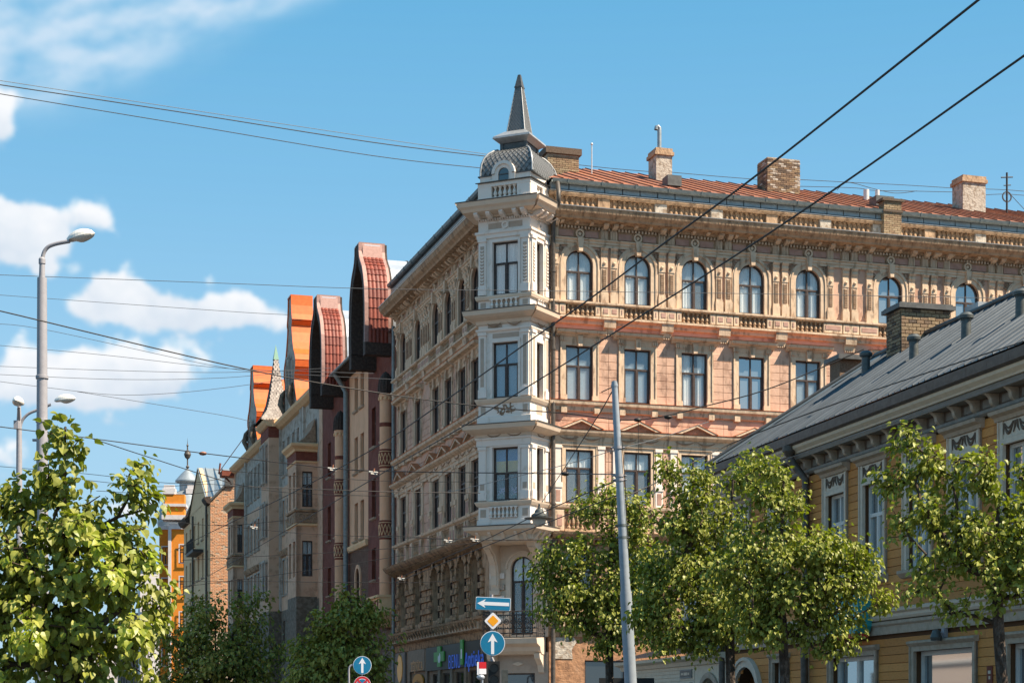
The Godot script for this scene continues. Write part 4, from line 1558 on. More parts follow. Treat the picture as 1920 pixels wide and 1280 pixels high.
func wood_house():
	var h := thing("wooden_house", "ochre plank house with grey carved window cases and a grey sheet metal roof", "building", Vector3(8.5, 0, -37))
	var f := Fac.new(5.7444, 43.6846, 0.25269, -0.96755)
	var a0 := -0.75
	var a1 := 19.0
	var up := [0.05, 2.42, 5.5, 7.33, 9.3, 11.14, 13.0, 15.0, 17.0]
	var wu := 0.92
	var low := [[2.45, 0.8, 0.9, 3.0, false], [6.35, 2.1, 0.7, 3.0, false], [10.3, 2.3, 0.7, 3.0, false], [13.5, 1.6, 0.7, 3.0, false], [16.5, 2.0, 0.7, 3.0, false]]
	var m := MB.new()
	var uo := []
	for c in up:
		uo.append([c, wu, 4.7, 6.6, false])
	wall_band(m, f, a0, a1, 3.4, 7.9, uo, 0.3, -0.03)
	var lo := [[0.38, 1.5, 0.0, 2.95, true]]
	lo.append_array(low)
	wall_band(m, f, a0, a1, 0.0, 3.4, lo, 0.3, -0.03)
	put("wall", h, m, "plank_gap")
	m = MB.new()
	m.box(f, a0 + 0.3, a1, 0.0, 7.9, -8.0, -0.7)
	put("interior", h, m, "inside")
	m = MB.new()
	m.box(f, a0, a0 + 0.3, 0.0, 7.9, -8.0, -0.3)
	m.prism(Fac.new(f.p(a0, 0, 0).x, -f.p(a0, 0, 0).z, f.n.x, -f.n.z), V2([-8.0, 7.9, 0.0, 7.9, -4.0, 10.6]), -0.3, 0.0)
	put("end_wall", h, m, "plank0")
	# planks one by one, broken where the windows are
	var g := RandomNumberGenerator.new()
	g.seed = 12
	for row in 44:
		var y0: float = 0.05 + row * 0.172 if row < 19 else 3.92 + (row - 19) * 0.172
		if row >= 19 and y0 > 7.15 or row < 19 and y0 > 3.3:
			continue
		var ops: Array = lo if row < 19 else uo
		var x: float = a0
		var mid := y0 + 0.08
		var spans := []
		for o in ops:
			if mid > o[2] - 0.1 and mid < o[3] + 0.1:
				var r: float = o[1] / 2
				if o[4] and mid > o[3] - r:
					r = sqrt(maxf(r * r - pow(mid - (o[3] - r), 2), 0.01))
				spans.append([x, o[0] - r])
				x = o[0] + r
		spans.append([x, a1])
		for s in spans:
			var l: float = s[0]
			while l < s[1] - 0.05:
				var r := minf(l + g.randf_range(3.2, 5.2), s[1])
				if s[1] - r < 0.6:
					r = s[1]
				var b := Basis(f.u * (r - l - 0.004), Vector3.UP * 0.165, f.n * 0.028)
				var tilt := f.n * 0.006
				piece("plank", h, unit_box, "plank%d" % (g.randi() % 4), Transform3D(Basis(b.x, b.y + tilt * -1.0, b.z), f.p(l, y0, -0.02 + g.randf_range(-0.002, 0.003))))
				l = r
	# corner board and the pilaster behind the rain pipe
	for q in [a0 + 0.02, 3.92]:
		slab("corner_board", h, f, q, q + 0.16, 0.0, 7.3, 0.0, 0.045, "wood_grey")
	# belt between the storeys
	for q in [["belt", "wood_trim", [0, 3.4, 0.05, 3.4, 0.06, 3.56, 0.1, 3.6, 0.1, 3.66, 0, 3.68]], ["belt_cap", "wood_grey", [0, 3.68, 0.1, 3.69, 0.13, 3.74, 0.13, 3.8, 0.19, 3.84, 0.2, 3.9, 0, 3.94]],
			["frieze_board", "eave_grey", [0, 7.22, 0.06, 7.22, 0.1, 7.26, 0.1, 7.32, 0, 7.34]], ["eave_band", "eave_grey", [0.0, 7.56, 0.3, 7.56, 0.32, 7.66, 0.0, 7.68]], ["eave_moulding", "cream_wood", [0.0, 7.68, 0.34, 7.68, 0.36, 7.72, 0.44, 7.78, 0.46, 7.84, 0.0, 7.86]]]:
		m = MB.new()
		m.prof(f, a0 - 0.35 if q[0].begins_with("eave") else a0, a1, V2(q[2]))
		put(q[0], h, m, q[1])
	slab("soffit_field", h, f, a0, a1, 7.34, 7.56, 0.0, 0.02, "wood_dark")
	# S-shaped brackets with sunk fields between them
	var x := a0 + 0.1
	while x < 14.5:
		m = MB.new()
		var p := PackedVector2Array()
		for i in 9:
			var t := i / 8.0
			p.append(Vector2(lerpf(0.05, 0.29, t) + 0.035 * sin(t * TAU), lerpf(7.3, 7.555, t)))
		p.append(Vector2(0.02, 7.555))
		p.append(Vector2(0.02, 7.3))
		m.prof(f, x, x + 0.1, p)
		put("bracket", h, m, "wood_trim")
		slab("eave_field", h, f, x + 0.22, x + 0.56, 7.37, 7.52, 0.02, 0.034, "eave_grey")
		x += 0.68
	# box gutter in sheets
	x = a0 - 0.45
	while x < a1:
		m = MB.new()
		m.prof(f, x, x + 0.735, V2([0.3, 7.86, 0.48, 7.84, 0.54, 7.88, 0.56, 8.06, 0.5, 8.07, 0.3, 8.2]))
		put("gutter_sheet", h, m, "gutter_brown")
		x += 0.74
	# rain pipe
	m = MB.new()
	m.tube([f.p(4.0, 7.86, 0.46), f.p(4.0, 7.6, 0.44), f.p(4.06, 7.42, 0.36), f.p(4.18, 7.1, 0.14), f.p(4.18, 3.95, 0.12), f.p(4.18, 3.8, 0.26), f.p(4.18, 3.4, 0.18), f.p(4.18, 0.1, 0.14)], [0.085], 8)
	m.lathe(f.p(4.0, 7.62, 0.46), V2([0.08, 0.0, 0.16, 0.12, 0.16, 0.24, 0.0, 0.24]), 8)
	put("rain_pipe", h, m, "pipe_dark")
	# windows of the upper storey with carved heads
	for c in up:
		var w: Node3D = window(h, f, c, 4.7, 6.6, wu, "sky", false, {"frame": "frame_white", "rec": 0.1, "transom": 0.66, "bar": 0.07})
		if c > 14.5:
			continue
		m = MB.new()
		for s in [-1, 1]:
			m.box(f, c + s * 0.53 - 0.07, c + s * 0.53 + 0.07, 4.66, 7.02, -0.02, 0.05)
			m.box(f, c + s * 0.585 - 0.015, c + s * 0.585 + 0.015, 4.66, 7.02, -0.02, 0.08)
		m.box(f, c - 0.46, c + 0.46, 6.6, 6.7, -0.02, 0.05)
		put("window_case", h, m, "wood_grey")
		m = MB.new()
		m.prof(f, c - 0.66, c + 0.66, V2([0, 4.48, 0.08, 4.5, 0.16, 4.58, 0.16, 4.64, 0, 4.66]))
		put("sill", h, m, "wood_trim")
		slab("head_panel", h, f, c - 0.46, c + 0.46, 6.7, 7.02, -0.01, 0.035, "wood_grey")
		m = MB.new()
		m.prof(f, c - 0.7, c + 0.7, V2([0, 7.02, 0.07, 7.03, 0.1, 7.1, 0.2, 7.14, 0.22, 7.2, 0, 7.22]))
		put("window_hood", h, m, "wood_trim")
		m = MB.new()
		for s in [-1, 1]:
			garland(m, f, c + s * 0.1, c + s * 0.42, 6.98, 0.19, 0.04, 0.022)
			garland(m, f, c + s * 0.12, c + s * 0.4, 6.98, 0.1, 0.04, 0.013)
			m.tube([f.p(c + s * 0.03, 6.98, 0.045), f.p(c + s * 0.05, 6.86, 0.045), f.p(c + s * 0.1, 6.78, 0.045)], [0.03, 0.022, 0.01], 5)
			m.tube([f.p(c + s * 0.42, 6.98, 0.045), f.p(c + s * 0.43, 6.78, 0.045)], [0.022, 0.008], 5)
		m.ball(f.p(c, 6.95, 0.045), Vector3.ONE * 0.04, 6)
		put("carved_swag", h, m, "wood_dark")
	# ground floor windows and the round-headed gate
	for q in low:
		window(h, f, q[0], q[2], q[3], q[1], "sky", false, {"frame": "frame_white", "rec": 0.12, "bar": 0.09, "transom": 0.99, "cross": q[1] > 1.0 and q[0] < 8})
		m = MB.new()
		var r: float = q[1] / 2
		for s in [-1, 1]:
			m.box(f, q[0] + s * (r + 0.07) - 0.07, q[0] + s * (r + 0.07) + 0.07, 0.6, 3.1, -0.02, 0.05)
			m.box(f, q[0] + s * (r + 0.125) - 0.015, q[0] + s * (r + 0.125) + 0.015, 0.6, 3.1, -0.02, 0.08)
		m.box(f, q[0] - r, q[0] + r, 3.0, 3.1, -0.02, 0.05)
		m.prof(f, q[0] - r - 0.18, q[0] + r + 0.18, V2([0, 3.1, 0.06, 3.1, 0.12, 3.16, 0.12, 3.2, 0, 3.22]))
		put("window_case", h, m, "wood_trim")
	m = MB.new()
	m.ring(f, 0.38, 2.2, 0.76, 0.92, -0.02, 0.08)
	m.ring(f, 0.38, 2.2, 0.92, 1.0, -0.02, 0.12)
	for s in [-1, 1]:
		m.box(f, 0.38 + s * 0.84 - 0.08, 0.38 + s * 0.84 + 0.08, 0, 2.2, -0.02, 0.08)
	put("gate_surround", h, m, "wood_grey")
	m = MB.new()
	m.box(f, -0.4, 1.2, 0, 3.0, -0.68, -0.6)
	put("gate_leaf", h, m, "wood_dark")
	wood_roof(h, f, a0, a1)
	# things fixed to its front
	var s := thing("shop_sign", "teal and red box sign on the ochre plank house", "sign", f.p(6.7, 3.55, 0.1))
	m = MB.new()
	m.prism(f, V2([5.9, 3.45, 7.3, 3.45, 7.42, 3.6, 7.42, 4.2, 7.3, 4.28, 5.9, 4.28]), 0.1, 0.42)
	put("sign_box", s, m, "teal")
	m = MB.new()
	m.box(f, 5.92, 7.3, 3.37, 3.448, 0.12, 0.4)
	put("sign_strip", s, m, "red_paint")
	m = MB.new()
	m.ring(f, 6.5, 3.88, 0.13, 0.2, 0.42, 0.43, -2.2, 2.2, 14)
	put("sign_mark", s, m, "sign_white")
	s = thing("wall_lamp", "small grey lamp above the wide shop window of the plank house", "lamp", f.p(10.4, 3.2, 0.1))
	m = MB.new()
	m.box(f, 10.34, 10.46, 3.22, 3.4, 0.0, 0.08)
	m.tube([f.p(10.4, 3.3, 0.08), f.p(10.4, 3.34, 0.2)], [0.02], 5)
	put("bracket", s, m, "pole_grey")
	m = MB.new()
	m.lathe(f.p(10.4, 3.16, 0.22), V2([0.0, 0.0, 0.1, 0.0, 0.12, 0.06, 0.07, 0.2, 0.0, 0.22]), 10)
	put("lamp_shade", s, m, "vent")
	s = thing("house_plaque", "small dark red plaque with pale letters on ochre planks", "sign", f.p(12.0, 2.4, 0.03))
	m = MB.new()
	m.box(f, 11.95, 12.14, 2.28, 2.62, 0.012, 0.03)
	put("plate", s, m, "maroon")
	m = MB.new()
	m.box(f, 12.0, 12.09, 2.48, 2.54, 0.0305, 0.033)
	m.box(f, 12.02, 12.08, 2.38, 2.44, 0.0305, 0.033)
	put("mark", s, m, "wood_grey")
	s = thing("window_poster", "pink sheet leaning inside the wide shop window", "poster", f.p(10.2, 0.9, -0.1))
	m = MB.new()
	m.box(f, 9.75, 10.75, 1.6, 2.15, -0.118, -0.11)
	put("sheet", s, m, "rose_paint")


func wood_roof(h, f: Fac, a0, a1):
	# sheets of standing seam, eave to ridge; the verge is skewed a little
	var e0: float = a0 + 0.0 - 0.4
	var rise := func(a: float, t: float, lift: float) -> Vector3: return f.p(a, 8.12 + 2.7 * t + lift, 0.5 - 4.0 * t)
	var W := 0.5
	var k := 0
	var a: float = e0 + 0.62
	while a < a1:
		var m := MB.new()
		# where the skewed verge cuts the sheet
		var t1 := clampf((a - e0 - 0.3) / 1.5, 0.0, 1.0)
		var t2 := clampf((a + W - e0 - 0.3) / 1.5, 0.0, 1.0)
		m.quad(rise.call(a, 0, 0), rise.call(a + W, 0, 0), rise.call(a + W, t2, 0), rise.call(a, t1, 0))
		for x in [a, a + W / 2]:
			var t := t1 if x == a else (t1 + t2) / 2
			var hh := 0.035 if x == a else 0.022
			var p0: Vector3 = rise.call(x - 0.02, 0, 0.001)
			var p1: Vector3 = rise.call(x - 0.02, t, 0.001)
			var q0: Vector3 = rise.call(x + 0.02, 0, 0.001)
			var q1: Vector3 = rise.call(x + 0.02, t, 0.001)
			var n: Vector3 = Vector3(0, hh, 0)
			m.quad(p0, p0 + n + f.u * 0.012, p1 + n + f.u * 0.012, p1)
			m.quad(p0 + n + f.u * 0.012, q0 + n - f.u * 0.012, q1 + n - f.u * 0.012, p1 + n + f.u * 0.012)
			m.quad(q0 + n - f.u * 0.012, q0, q1, q1 + n - f.u * 0.012)
		put("roof_sheet", h, m, "sheet%d" % [0, 1, 0, 2, 1, 2][k % 6])
		k += 1
		a += W
	# verge flashing
	for i in 7:
		var m := MB.new()
		var t0 := i / 7.0
		var t1 := (i + 1) / 7.0
		var v := func(t: float, w: float, l: float) -> Vector3: return rise.call(e0 + 1.5 * t + w, t, l)
		m.quad(v.call(t0, 0, 0.03), v.call(t0, 0.62, 0.03), v.call(t1, 0.62, 0.03), v.call(t1, 0, 0.03))
		m.quad(v.call(t0, 0, -0.12), v.call(t0, 0, 0.03), v.call(t1, 0, 0.03), v.call(t1, 0, -0.12))
		put("verge_sheet", h, m, "sheet_edge")
	var m := MB.new()
	m.tube([rise.call(e0 + 1.5, 1, 0.05), rise.call(a1, 1, 0.05)], [0.07], 8)
	m.tube([rise.call(e0, 0, 0.06), rise.call(e0 + 1.5, 1, 0.06)], [0.05], 6)
	put("ridge_cap", h, m, "lead_dark")
	m = MB.new()
	m.quad(f.p(e0 + 1.5, 10.8, -3.5), f.p(a1, 10.8, -3.5), f.p(a1, 8.0, -8.2), f.p(e0, 8.0, -8.2))
	put("rear_slope", h, m, "sheet1")
	# vents
	for q in [[2.08, 0.72], [5.67, 0.57], [8.25, 0.53], [10.5, 0.51]]:
		var b: Vector3 = rise.call(q[0], q[1], 0)
		m = MB.new()
		m.lathe(b - Vector3(0, 0.12, 0), V2([0.11, 0.0, 0.1, 0.46, 0.115, 0.47, 0.115, 0.5, 0.1, 0.5]), 12)
		m.lathe(b, V2([0.1, 0.36, 0.155, 0.38, 0.16, 0.44, 0.1, 0.5, 0.0, 0.52]), 12)
		put("roof_vent", h, m, "vent")
	# brick chimney behind the ridge, and a box of sheet metal
	var o := f.p(3.0, 0, -2.85)
	var c := Fac.new(o.x, -o.z, -f.n.x, f.n.z)
	var k1 := hold("chimney", h)
	brick_stack(k1, c, 0.0, 1.28, 9.9, 11.43, -0.75, 0.0, "shaft", "brick3", ["brick0", "brick1", "brick2", "brick3", "brick2"], 0.085, 0.2)
	m = MB.new()
	m.box(c, -0.1, 1.38, 11.43, 11.53, -0.85, 0.1)
	m.box(c, -0.05, 1.33, 11.53, 11.57, -0.8, 0.05)
	put("cap", k1, m, "lead_dark")
	m = MB.new()
	m.box(f.sub(4.6, -4.2), -0.3, 0.3, 10.0, 11.2, -0.4, 0.4)
	put("sheet_chimney", h, m, "lead")
	c = f.sub(-1.2, -3.4)
	k1 = hold("chimney", h)
	m = MB.new()
	m.box(c, -0.3, 0.3, 9.4, 11.0, -0.3, 0.3)
	put("shaft", k1, m, "brick1")
	m = MB.new()
	m.box(c, -0.45, 0.45, 11.0, 11.12, -0.4, 0.4)
	put("cap", k1, m, "lead_dark")


func lettering(par, f: Fac, a, y, b, text: String, size: float, mat, deep := 0.01, font := "Droid Sans", squash := 1.0):
	var t := TextMesh.new()
	var sf := SystemFont.new()
	sf.font_names = PackedStringArray([font])
	sf.font_weight = 600
	t.font = sf
	t.text = text
	t.font_size = 64
	t.pixel_size = size / 64.0
	t.depth = deep
	var o := MeshInstance3D.new()
	o.name = "lettering"
	o.mesh = t
	o.material_override = M[mat]
	par.add_child(o, true)
	o.transform = Transform3D(Basis(f.u * squash, Vector3.UP, f.n), f.p(a, y, b + deep / 2) + offs.get(par, Vector3.ZERO))
	return o


func small_house():
	# the low cream building between the plank house and the crossing, with a shingled gable
	var f := Fac.new(5.7444, 43.6846, 0.25269, -0.96755)
	var h := thing("cream_shop", "low cream plank shop with a steep brown shingled gable above it", "building", f.p(-5, 0, -2))
	var m := MB.new()
	wall_band(m, f, -9.3, -0.8, 0, 3.1, [[-7.3, 1.2, 0.6, 2.55, false], [-5.3, 1.2, 0.6, 2.55, false], [-2.2, 1.3, 0, 2.75, true]], 0.3)
	m.box(f, -9.3, -0.8, 3.1, 6.2, -4.5, -2.0)
	put("wall", h, m, "cream_wood")
	m = MB.new()
	m.box(f, -9.1, -1.0, 0, 3.0, -4.4, -0.5)
	put("interior", h, m, "inside")
	for q in 5:
		slab("plank", h, f, -9.3, -3.3, 2.62 + q * 0.1, 2.71 + q * 0.1, 0, 0.018, "cream_wood")
	m = MB.new()
	m.prof(f, -9.4, -0.8, V2([0, 3.1, 0.08, 3.12, 0.12, 3.22, 0.3, 3.28, 0.32, 3.36, 0, 3.4]))
	put("cornice", h, m, "cream_wood")
	m = MB.new()
	m.quad(f.p(-9.4, 3.42, 0.36), f.p(-0.8, 3.42, 0.36), f.p(-0.8, 4.0, -2.0), f.p(-9.4, 4.0, -2.0))
	put("roof", h, m, "sheet1")
	for c in [-7.3, -5.3]:
		window(h, f, c, 0.6, 2.55, 1.2, "dark", false, {"frame": "frame_white", "rec": 0.1})
		m = MB.new()
		for s in [-1, 1]:
			m.box(f, c + s * 0.68 - 0.08, c + s * 0.68 + 0.08, 0.5, 2.68, -0.01, 0.05)
		m.box(f, c - 0.6, c + 0.6, 2.55, 2.68, -0.01, 0.05)
		put("window_case", h, m, "cream_wood")
	m = MB.new()
	m.ring(f, -2.2, 2.1, 0.65, 0.8, -0.02, 0.06)
	for s in [-1, 1]:
		m.box(f, -2.2 + s * 0.72 - 0.08, -2.2 + s * 0.72 + 0.08, 0, 2.1, -0.02, 0.06)
	put("door_surround", h, m, "wood_trim")
	m = MB.new()
	m.box(f, -2.85, -1.55, 0, 2.75, -0.3, -0.24)
	put("door_leaf", h, m, "wood_dark")
	m = MB.new()
	m.tube([f.p(-0.95, 5.0, 0.15), f.p(-0.95, 0.1, 0.15)], [0.08], 8)
	put("rain_pipe", h, m, "pipe_dark")
	# attic storey with a gabled front turned to the crossing
	var g := Fac.new(f.p(-9.6, 0, -4.2).x, -f.p(-9.6, 0, -4.2).z, f.u.x * 0.35 + 0.94, -f.u.z * 0.35 - 0.2)
	m = MB.new()
	m.box(f, -7.6, -1.0, 3.9, 6.4, -4.0, -1.2)
	put("attic_wall", h, m, "cream_wood")
	for c in [-6.6, -4.9, -3.0]:
		window(h, f.sub(0, -1.199), c, 4.3, 5.7, 0.9, "dark", false, {"frame": "frame_white", "rec": -0.07})
	# shingles in courses on a steep roof
	var ap := 8.6
	for s in [-1, 1]:
		for row in 16:
			var t0 := row / 16.0
			var t1 := (row + 1) / 16.0
			m = MB.new()
			var y0 := lerpf(5.9, ap, t0)
			var y1 := lerpf(5.9, ap, t1) + 0.02
			var b0: float = -2.6 + s * 2.3 * (1 - t0)
			var b1: float = -2.6 + s * 2.3 * (1 - t1)
			m.quad(f.p(-8.4, y0 + 0.03, b0), f.p(-0.9, y0 + 0.03, b0), f.p(-0.9, y1, b1), f.p(-8.4, y1, b1))
			m.quad(f.p(-8.4, y0 - 0.02, b0), f.p(-0.9, y0 - 0.02, b0), f.p(-0.9, y0 + 0.03, b0), f.p(-8.4, y0 + 0.03, b0))
			put("shingle_course", h, m, "shingle")
	m = MB.new()
	var gf := Fac.new(f.p(-7.6, 0, 0).x, -f.p(-7.6, 0, 0).z, f.n.x, -f.n.z)
	m.prism(gf, V2([-4.7, 6.0, -0.5, 6.0, -2.6, 8.4]), -0.3, 0.0)
	put("gable", h, m, "cream_wood")
	# signs
	var s1 := thing("street_sign", "dark green street name plate on the cream shop wall", "sign", f.p(-4.1, 2.8, 0.02))
	m = MB.new()
	m.box(f, -4.35, -3.45, 2.78, 3.02, 0.02, 0.045)
	put("plate", s1, m, "pipe_grey")
	m = MB.new()
	m.box(f, -4.32, -3.48, 2.81, 2.99, 0.0451, 0.049)
	put("field", s1, m, "vent")
	m = MB.new()
	m.box(f, -4.24, -4.06, 2.87, 2.93, 0.049, 0.052)
	m.box(f, -4.02, -3.76, 2.86, 2.94, 0.049, 0.052)
	m.box(f, -3.72, -3.6, 2.87, 2.93, 0.049, 0.052)
	put("name_strip", s1, m, "wood_grey")
	s1 = thing("house_number_sign", "narrow dark upright plate beside the cream shop window", "sign", f.p(-3.6, 2.2, 0.02))
	m = MB.new()
	m.box(f, -3.62, -3.42, 2.1, 2.66, 0.02, 0.04)
	put("plate", s1, m, "vent")
	s1 = thing("shop_board", "black board with white capital letters beside the tapering pale steel pole", "sign", f.p(-9.6, 2.0, 0.4))
	var bf := Fac.new(2.45, 47.0, 1.0, 0.1)
	m = MB.new()
	m.box(bf, -0.1, 1.4, 1.85, 2.78, -0.06, 0.0)
	put("board", s1, m, "black_paint")
	lettering(s1, bf, 0.36, 2.3, 0.0, "Ma", 0.36, "sign_white", 0.01)
	lettering(s1, bf, 1.12, 2.3, 0.0, "y", 0.36, "sign_white", 0.01)
	m = MB.new()
	m.tube([bf.p(0.65, 0, -0.1), bf.p(0.65, 2.7, -0.1)], [0.03], 6)
	put("post", s1, m, "black_paint")


# houses further down the side street stand on the same line as the corner house's shaded front (negative u)
func street_line() -> Fac:
	return Fac.new(-5.591, 84.026, 0.2932, -0.956)


func plain_window(par, f: Fac, ac, y0, y1, w, case_mat := "", arch := false):
	window(par, f, ac, y0, y1, w, "dark", arch, {"rec": 0.16, "bar": 0.07})
	var m := MB.new()
	if case_mat:
		for s in [-1, 1]:
			m.box(f, ac + s * (w / 2 + 0.06) - 0.06, ac + s * (w / 2 + 0.06) + 0.06, y0, y1 + 0.12, -0.01, 0.05)
		m.box(f, ac - w / 2, ac + w / 2, y1, y1 + 0.12, -0.01, 0.05)
		put("window_case", par, m, case_mat)
	m = MB.new()
	m.prof(f, ac - w / 2 - 0.12, ac + w / 2 + 0.12, V2([0, y0 - 0.12, 0.1, y0 - 0.08, 0.14, y0 - 0.01, 0, y0]))
	put("sill", par, m, case_mat if case_mat else "wood_trim")


func red_house():
	var f := street_line()
	var h := thing("hooded_house", "dark red and peach house with two tall tiled hoods and banded round columns", "building", f.p(-9, 0, -3))
	var m := MB.new()
	var rw := [[-4.9, 0.9, 0, 0, false], [-16.6, 0.9, 0, 0, false]]
	for q in [[6.2, 11.0, 8.8, 10.4], [11.0, 14.6, 11.95, 13.9], [14.6, 20.6, 15.55, 17.55]]:
		wall_band(m, f, -6.2, -0.02, q[0], q[1], [[-4.9, 0.9, q[2], q[3], false], [-2.7, 0.9, q[2], q[3], false]])
		wall_band(m, f, -18.5, -10.95, q[0], q[1], [[-16.6, 0.9, q[2], q[3], false], [-14.4, 0.9, q[2], q[3], false]])
	put("wall", h, m, "red_plaster")
	for c in [-4.9, -2.7, -16.6, -14.4]:
		for q in [[8.8, 10.4], [11.95, 13.9], [15.55, 17.55]]:
			plain_window(h, f, c, q[0], q[1], 0.9)
	m = MB.new()
	var bo := [-7.4, -9.2]
	for q in [[11.0, 14.0, 11.2, 13.2], [14.0, 17.4, 14.8, 16.7], [17.4, 20.6, 18.1, 19.9]]:
		wall_band(m, f, -10.95, -6.2, q[0], q[1], [[-9.2, 0.85, q[2], q[3], false], [-7.7, 0.85, q[2], q[3], false]])
		for c in [-9.2, -7.7]:
			plain_window(h, f, c, q[2], q[3], 0.85)
	put("wall", h, m, "peach")
	m = MB.new()
	wall_band(m, f, -10.95, -6.2, 6.2, 11.0, [[-8.6, 1.0, 6.4, 9.7, true]])
	m.box(f, -18.5, -0.02, 0, 6.2, -0.45, 0.0)
	put("wall", h, m, "brown_plaster")
	window(h, f, -8.6, 6.4, 9.7, 1.0, "dark", true)
	m = MB.new()
	m.ring(f, -8.6, 9.2, 0.5, 0.7, -0.02, 0.08)
	m.box(f, -9.3, -9.1, 6.3, 9.2, -0.02, 0.08)
	m.box(f, -8.1, -7.9, 6.3, 9.2, -0.02, 0.08)
	put("window_surround", h, m, "peach")
	m = MB.new()
	m.prof(f, -10.9, -6.25, V2([0, 10.7, 0.1, 10.72, 0.16, 10.9, 0.16, 11.0, 0, 11.05]))
	put("sill_belt", h, m, "sand_plaster")
	m = MB.new()
	m.box(f, -18.4, -0.1, 0, 20.4, -9.0, -0.6)
	put("interior", h, m, "inside")
	# rough dark blocks of the ground floor by the corner house
	for r in 12:
		for k in 3:
			slab("stone_block", h, f, -2.6 + k * 0.86, -1.76 + k * 0.86, 0.1 + r * 0.5, 0.56 + r * 0.5, 0, 0.07, "dark_stone")
	# low zinc roof behind the hoods
	for k in 18:
		var a0 := -18.3 + k * 1.02
		m = MB.new()
		m.quad(f.p(a0, 20.5, 0.2), f.p(a0 + 1.0, 20.5, 0.2), f.p(a0 + 1.0, 22.6, -5.0), f.p(a0, 22.6, -5.0))
		m.quad(f.p(a0, 22.6, -5.0), f.p(a0 + 1.0, 22.6, -5.0), f.p(a0 + 1.0, 20.3, -9.0), f.p(a0, 20.3, -9.0))
		m.box(f, a0 + 0.99, a0 + 1.03, 20.4, 20.5, -1.0, -0.9)
		put("roof_sheet", h, m, "zinc_pale")
	# eave between the hoods
	m = MB.new()
	m.prof(f, -12.0, -4.7, V2([0, 20.2, 0.5, 20.3, 0.75, 20.38, 0.8, 20.5, 0, 20.62]))
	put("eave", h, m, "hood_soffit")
	m = MB.new()
	m.tube([f.p(-12.0, 20.45, 0.85), f.p(-4.8, 20.45, 0.85)], [0.09], 6)
	m.tube([f.p(-10.9, 20.4, 0.85), f.p(-10.95, 19.9, 0.5), f.p(-10.95, 19.4, 0.2), f.p(-10.95, 0.2, 0.2)], [0.14], 8)
	put("rain_pipe", h, m, "pipe_grey")
	for ac in [-2.85, -13.9]:
		hood(h, f, ac)
	# banded columns
	for a in [-0.95, -12.05]:
		m = MB.new()
		m.lathe(f.p(a, 0, 0.28), V2([0.36, 7.4, 0.36, 7.6, 0.31, 7.7, 0.3, 17.3, 0.34, 17.35, 0.34, 17.5]), 18)
		put("column", h, m, "peach")
		m = MB.new()
		for k in 10:
			m.box(Fac.new(f.p(a, 0, 0.28).x, -f.p(a, 0, 0.28).z, cos(k * 0.628), sin(k * 0.628)), -0.05, 0.05, 17.2, 17.34, 0.3, 0.37)
		put("column_dentils", h, m, "sand_plaster")
		m = MB.new()
		m.lathe(f.p(a, 0, 0.28), V2([0.38, 17.5, 0.37, 17.9, 0.3, 18.25, 0.16, 18.5, 0.0, 18.6]), 14)
		for k in 14:
			var an := TAU * k / 14
			var e := f.p(a, 0, 0.28)
			m.tube([e + Vector3(cos(an) * 0.38, 17.5, sin(an) * 0.38), e + Vector3(cos(an) * 0.37, 17.9, sin(an) * 0.37), e + Vector3(cos(an) * 0.3, 18.25, sin(an) * 0.3), e + Vector3(0, 18.6, 0)], [0.025], 4)
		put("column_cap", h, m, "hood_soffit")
		for y in [13.9, 10.45]:
			m = MB.new()
			m.lathe(f.p(a, 0, 0.28), V2([0.3, y - 0.02, 0.33, y, 0.33, y + 0.9, 0.3, y + 0.92]), 18)
			put("column_band", h, m, "maroon")
			m = MB.new()
			var c := f.p(a, 0, 0.28)
			for k in 12:
				for s in [-1, 1]:
					var ps := []
					for i in 7:
						var an: float = (k + s * i / 6.0) * TAU / 12
						ps.append(c + Vector3(cos(an) * 0.335, y + 0.18 + 0.54 * i / 6.0, sin(an) * 0.335))
					m.tube(ps, [0.018], 4)
			for yy in [y + 0.1, y + 0.8]:
				m.lathe(c, V2([0.335, yy - 0.02, 0.345, yy, 0.335, yy + 0.02]), 18)
			put("lattice", h, m, "sand_plaster")
		m = MB.new()
		m.lathe(f.p(a, 0, 0.28), V2([0.305, 15.9, 0.325, 15.92, 0.325, 16.08, 0.305, 16.1]), 18)
		put("column_ring", h, m, "maroon")
	# balcony at the foot of the near column
	m = MB.new()
	m.box(f, -2.6, -0.3, 6.9, 7.6, 0, 0.75)
	m.box(f, -2.7, -0.25, 7.6, 7.72, 0, 0.85)
	m.taper(f, -1.45, 6.2, 6.9, 0.5, 1.1, 0, 0.15, 0.7)
	put("balcony", h, m, "sand_plaster")
	for k in 4:
		slab("balcony_field", h, f, -2.45 + k * 0.54, -2.1 + k * 0.54, 7.05, 7.5, 0.75, 0.76, "maroon")


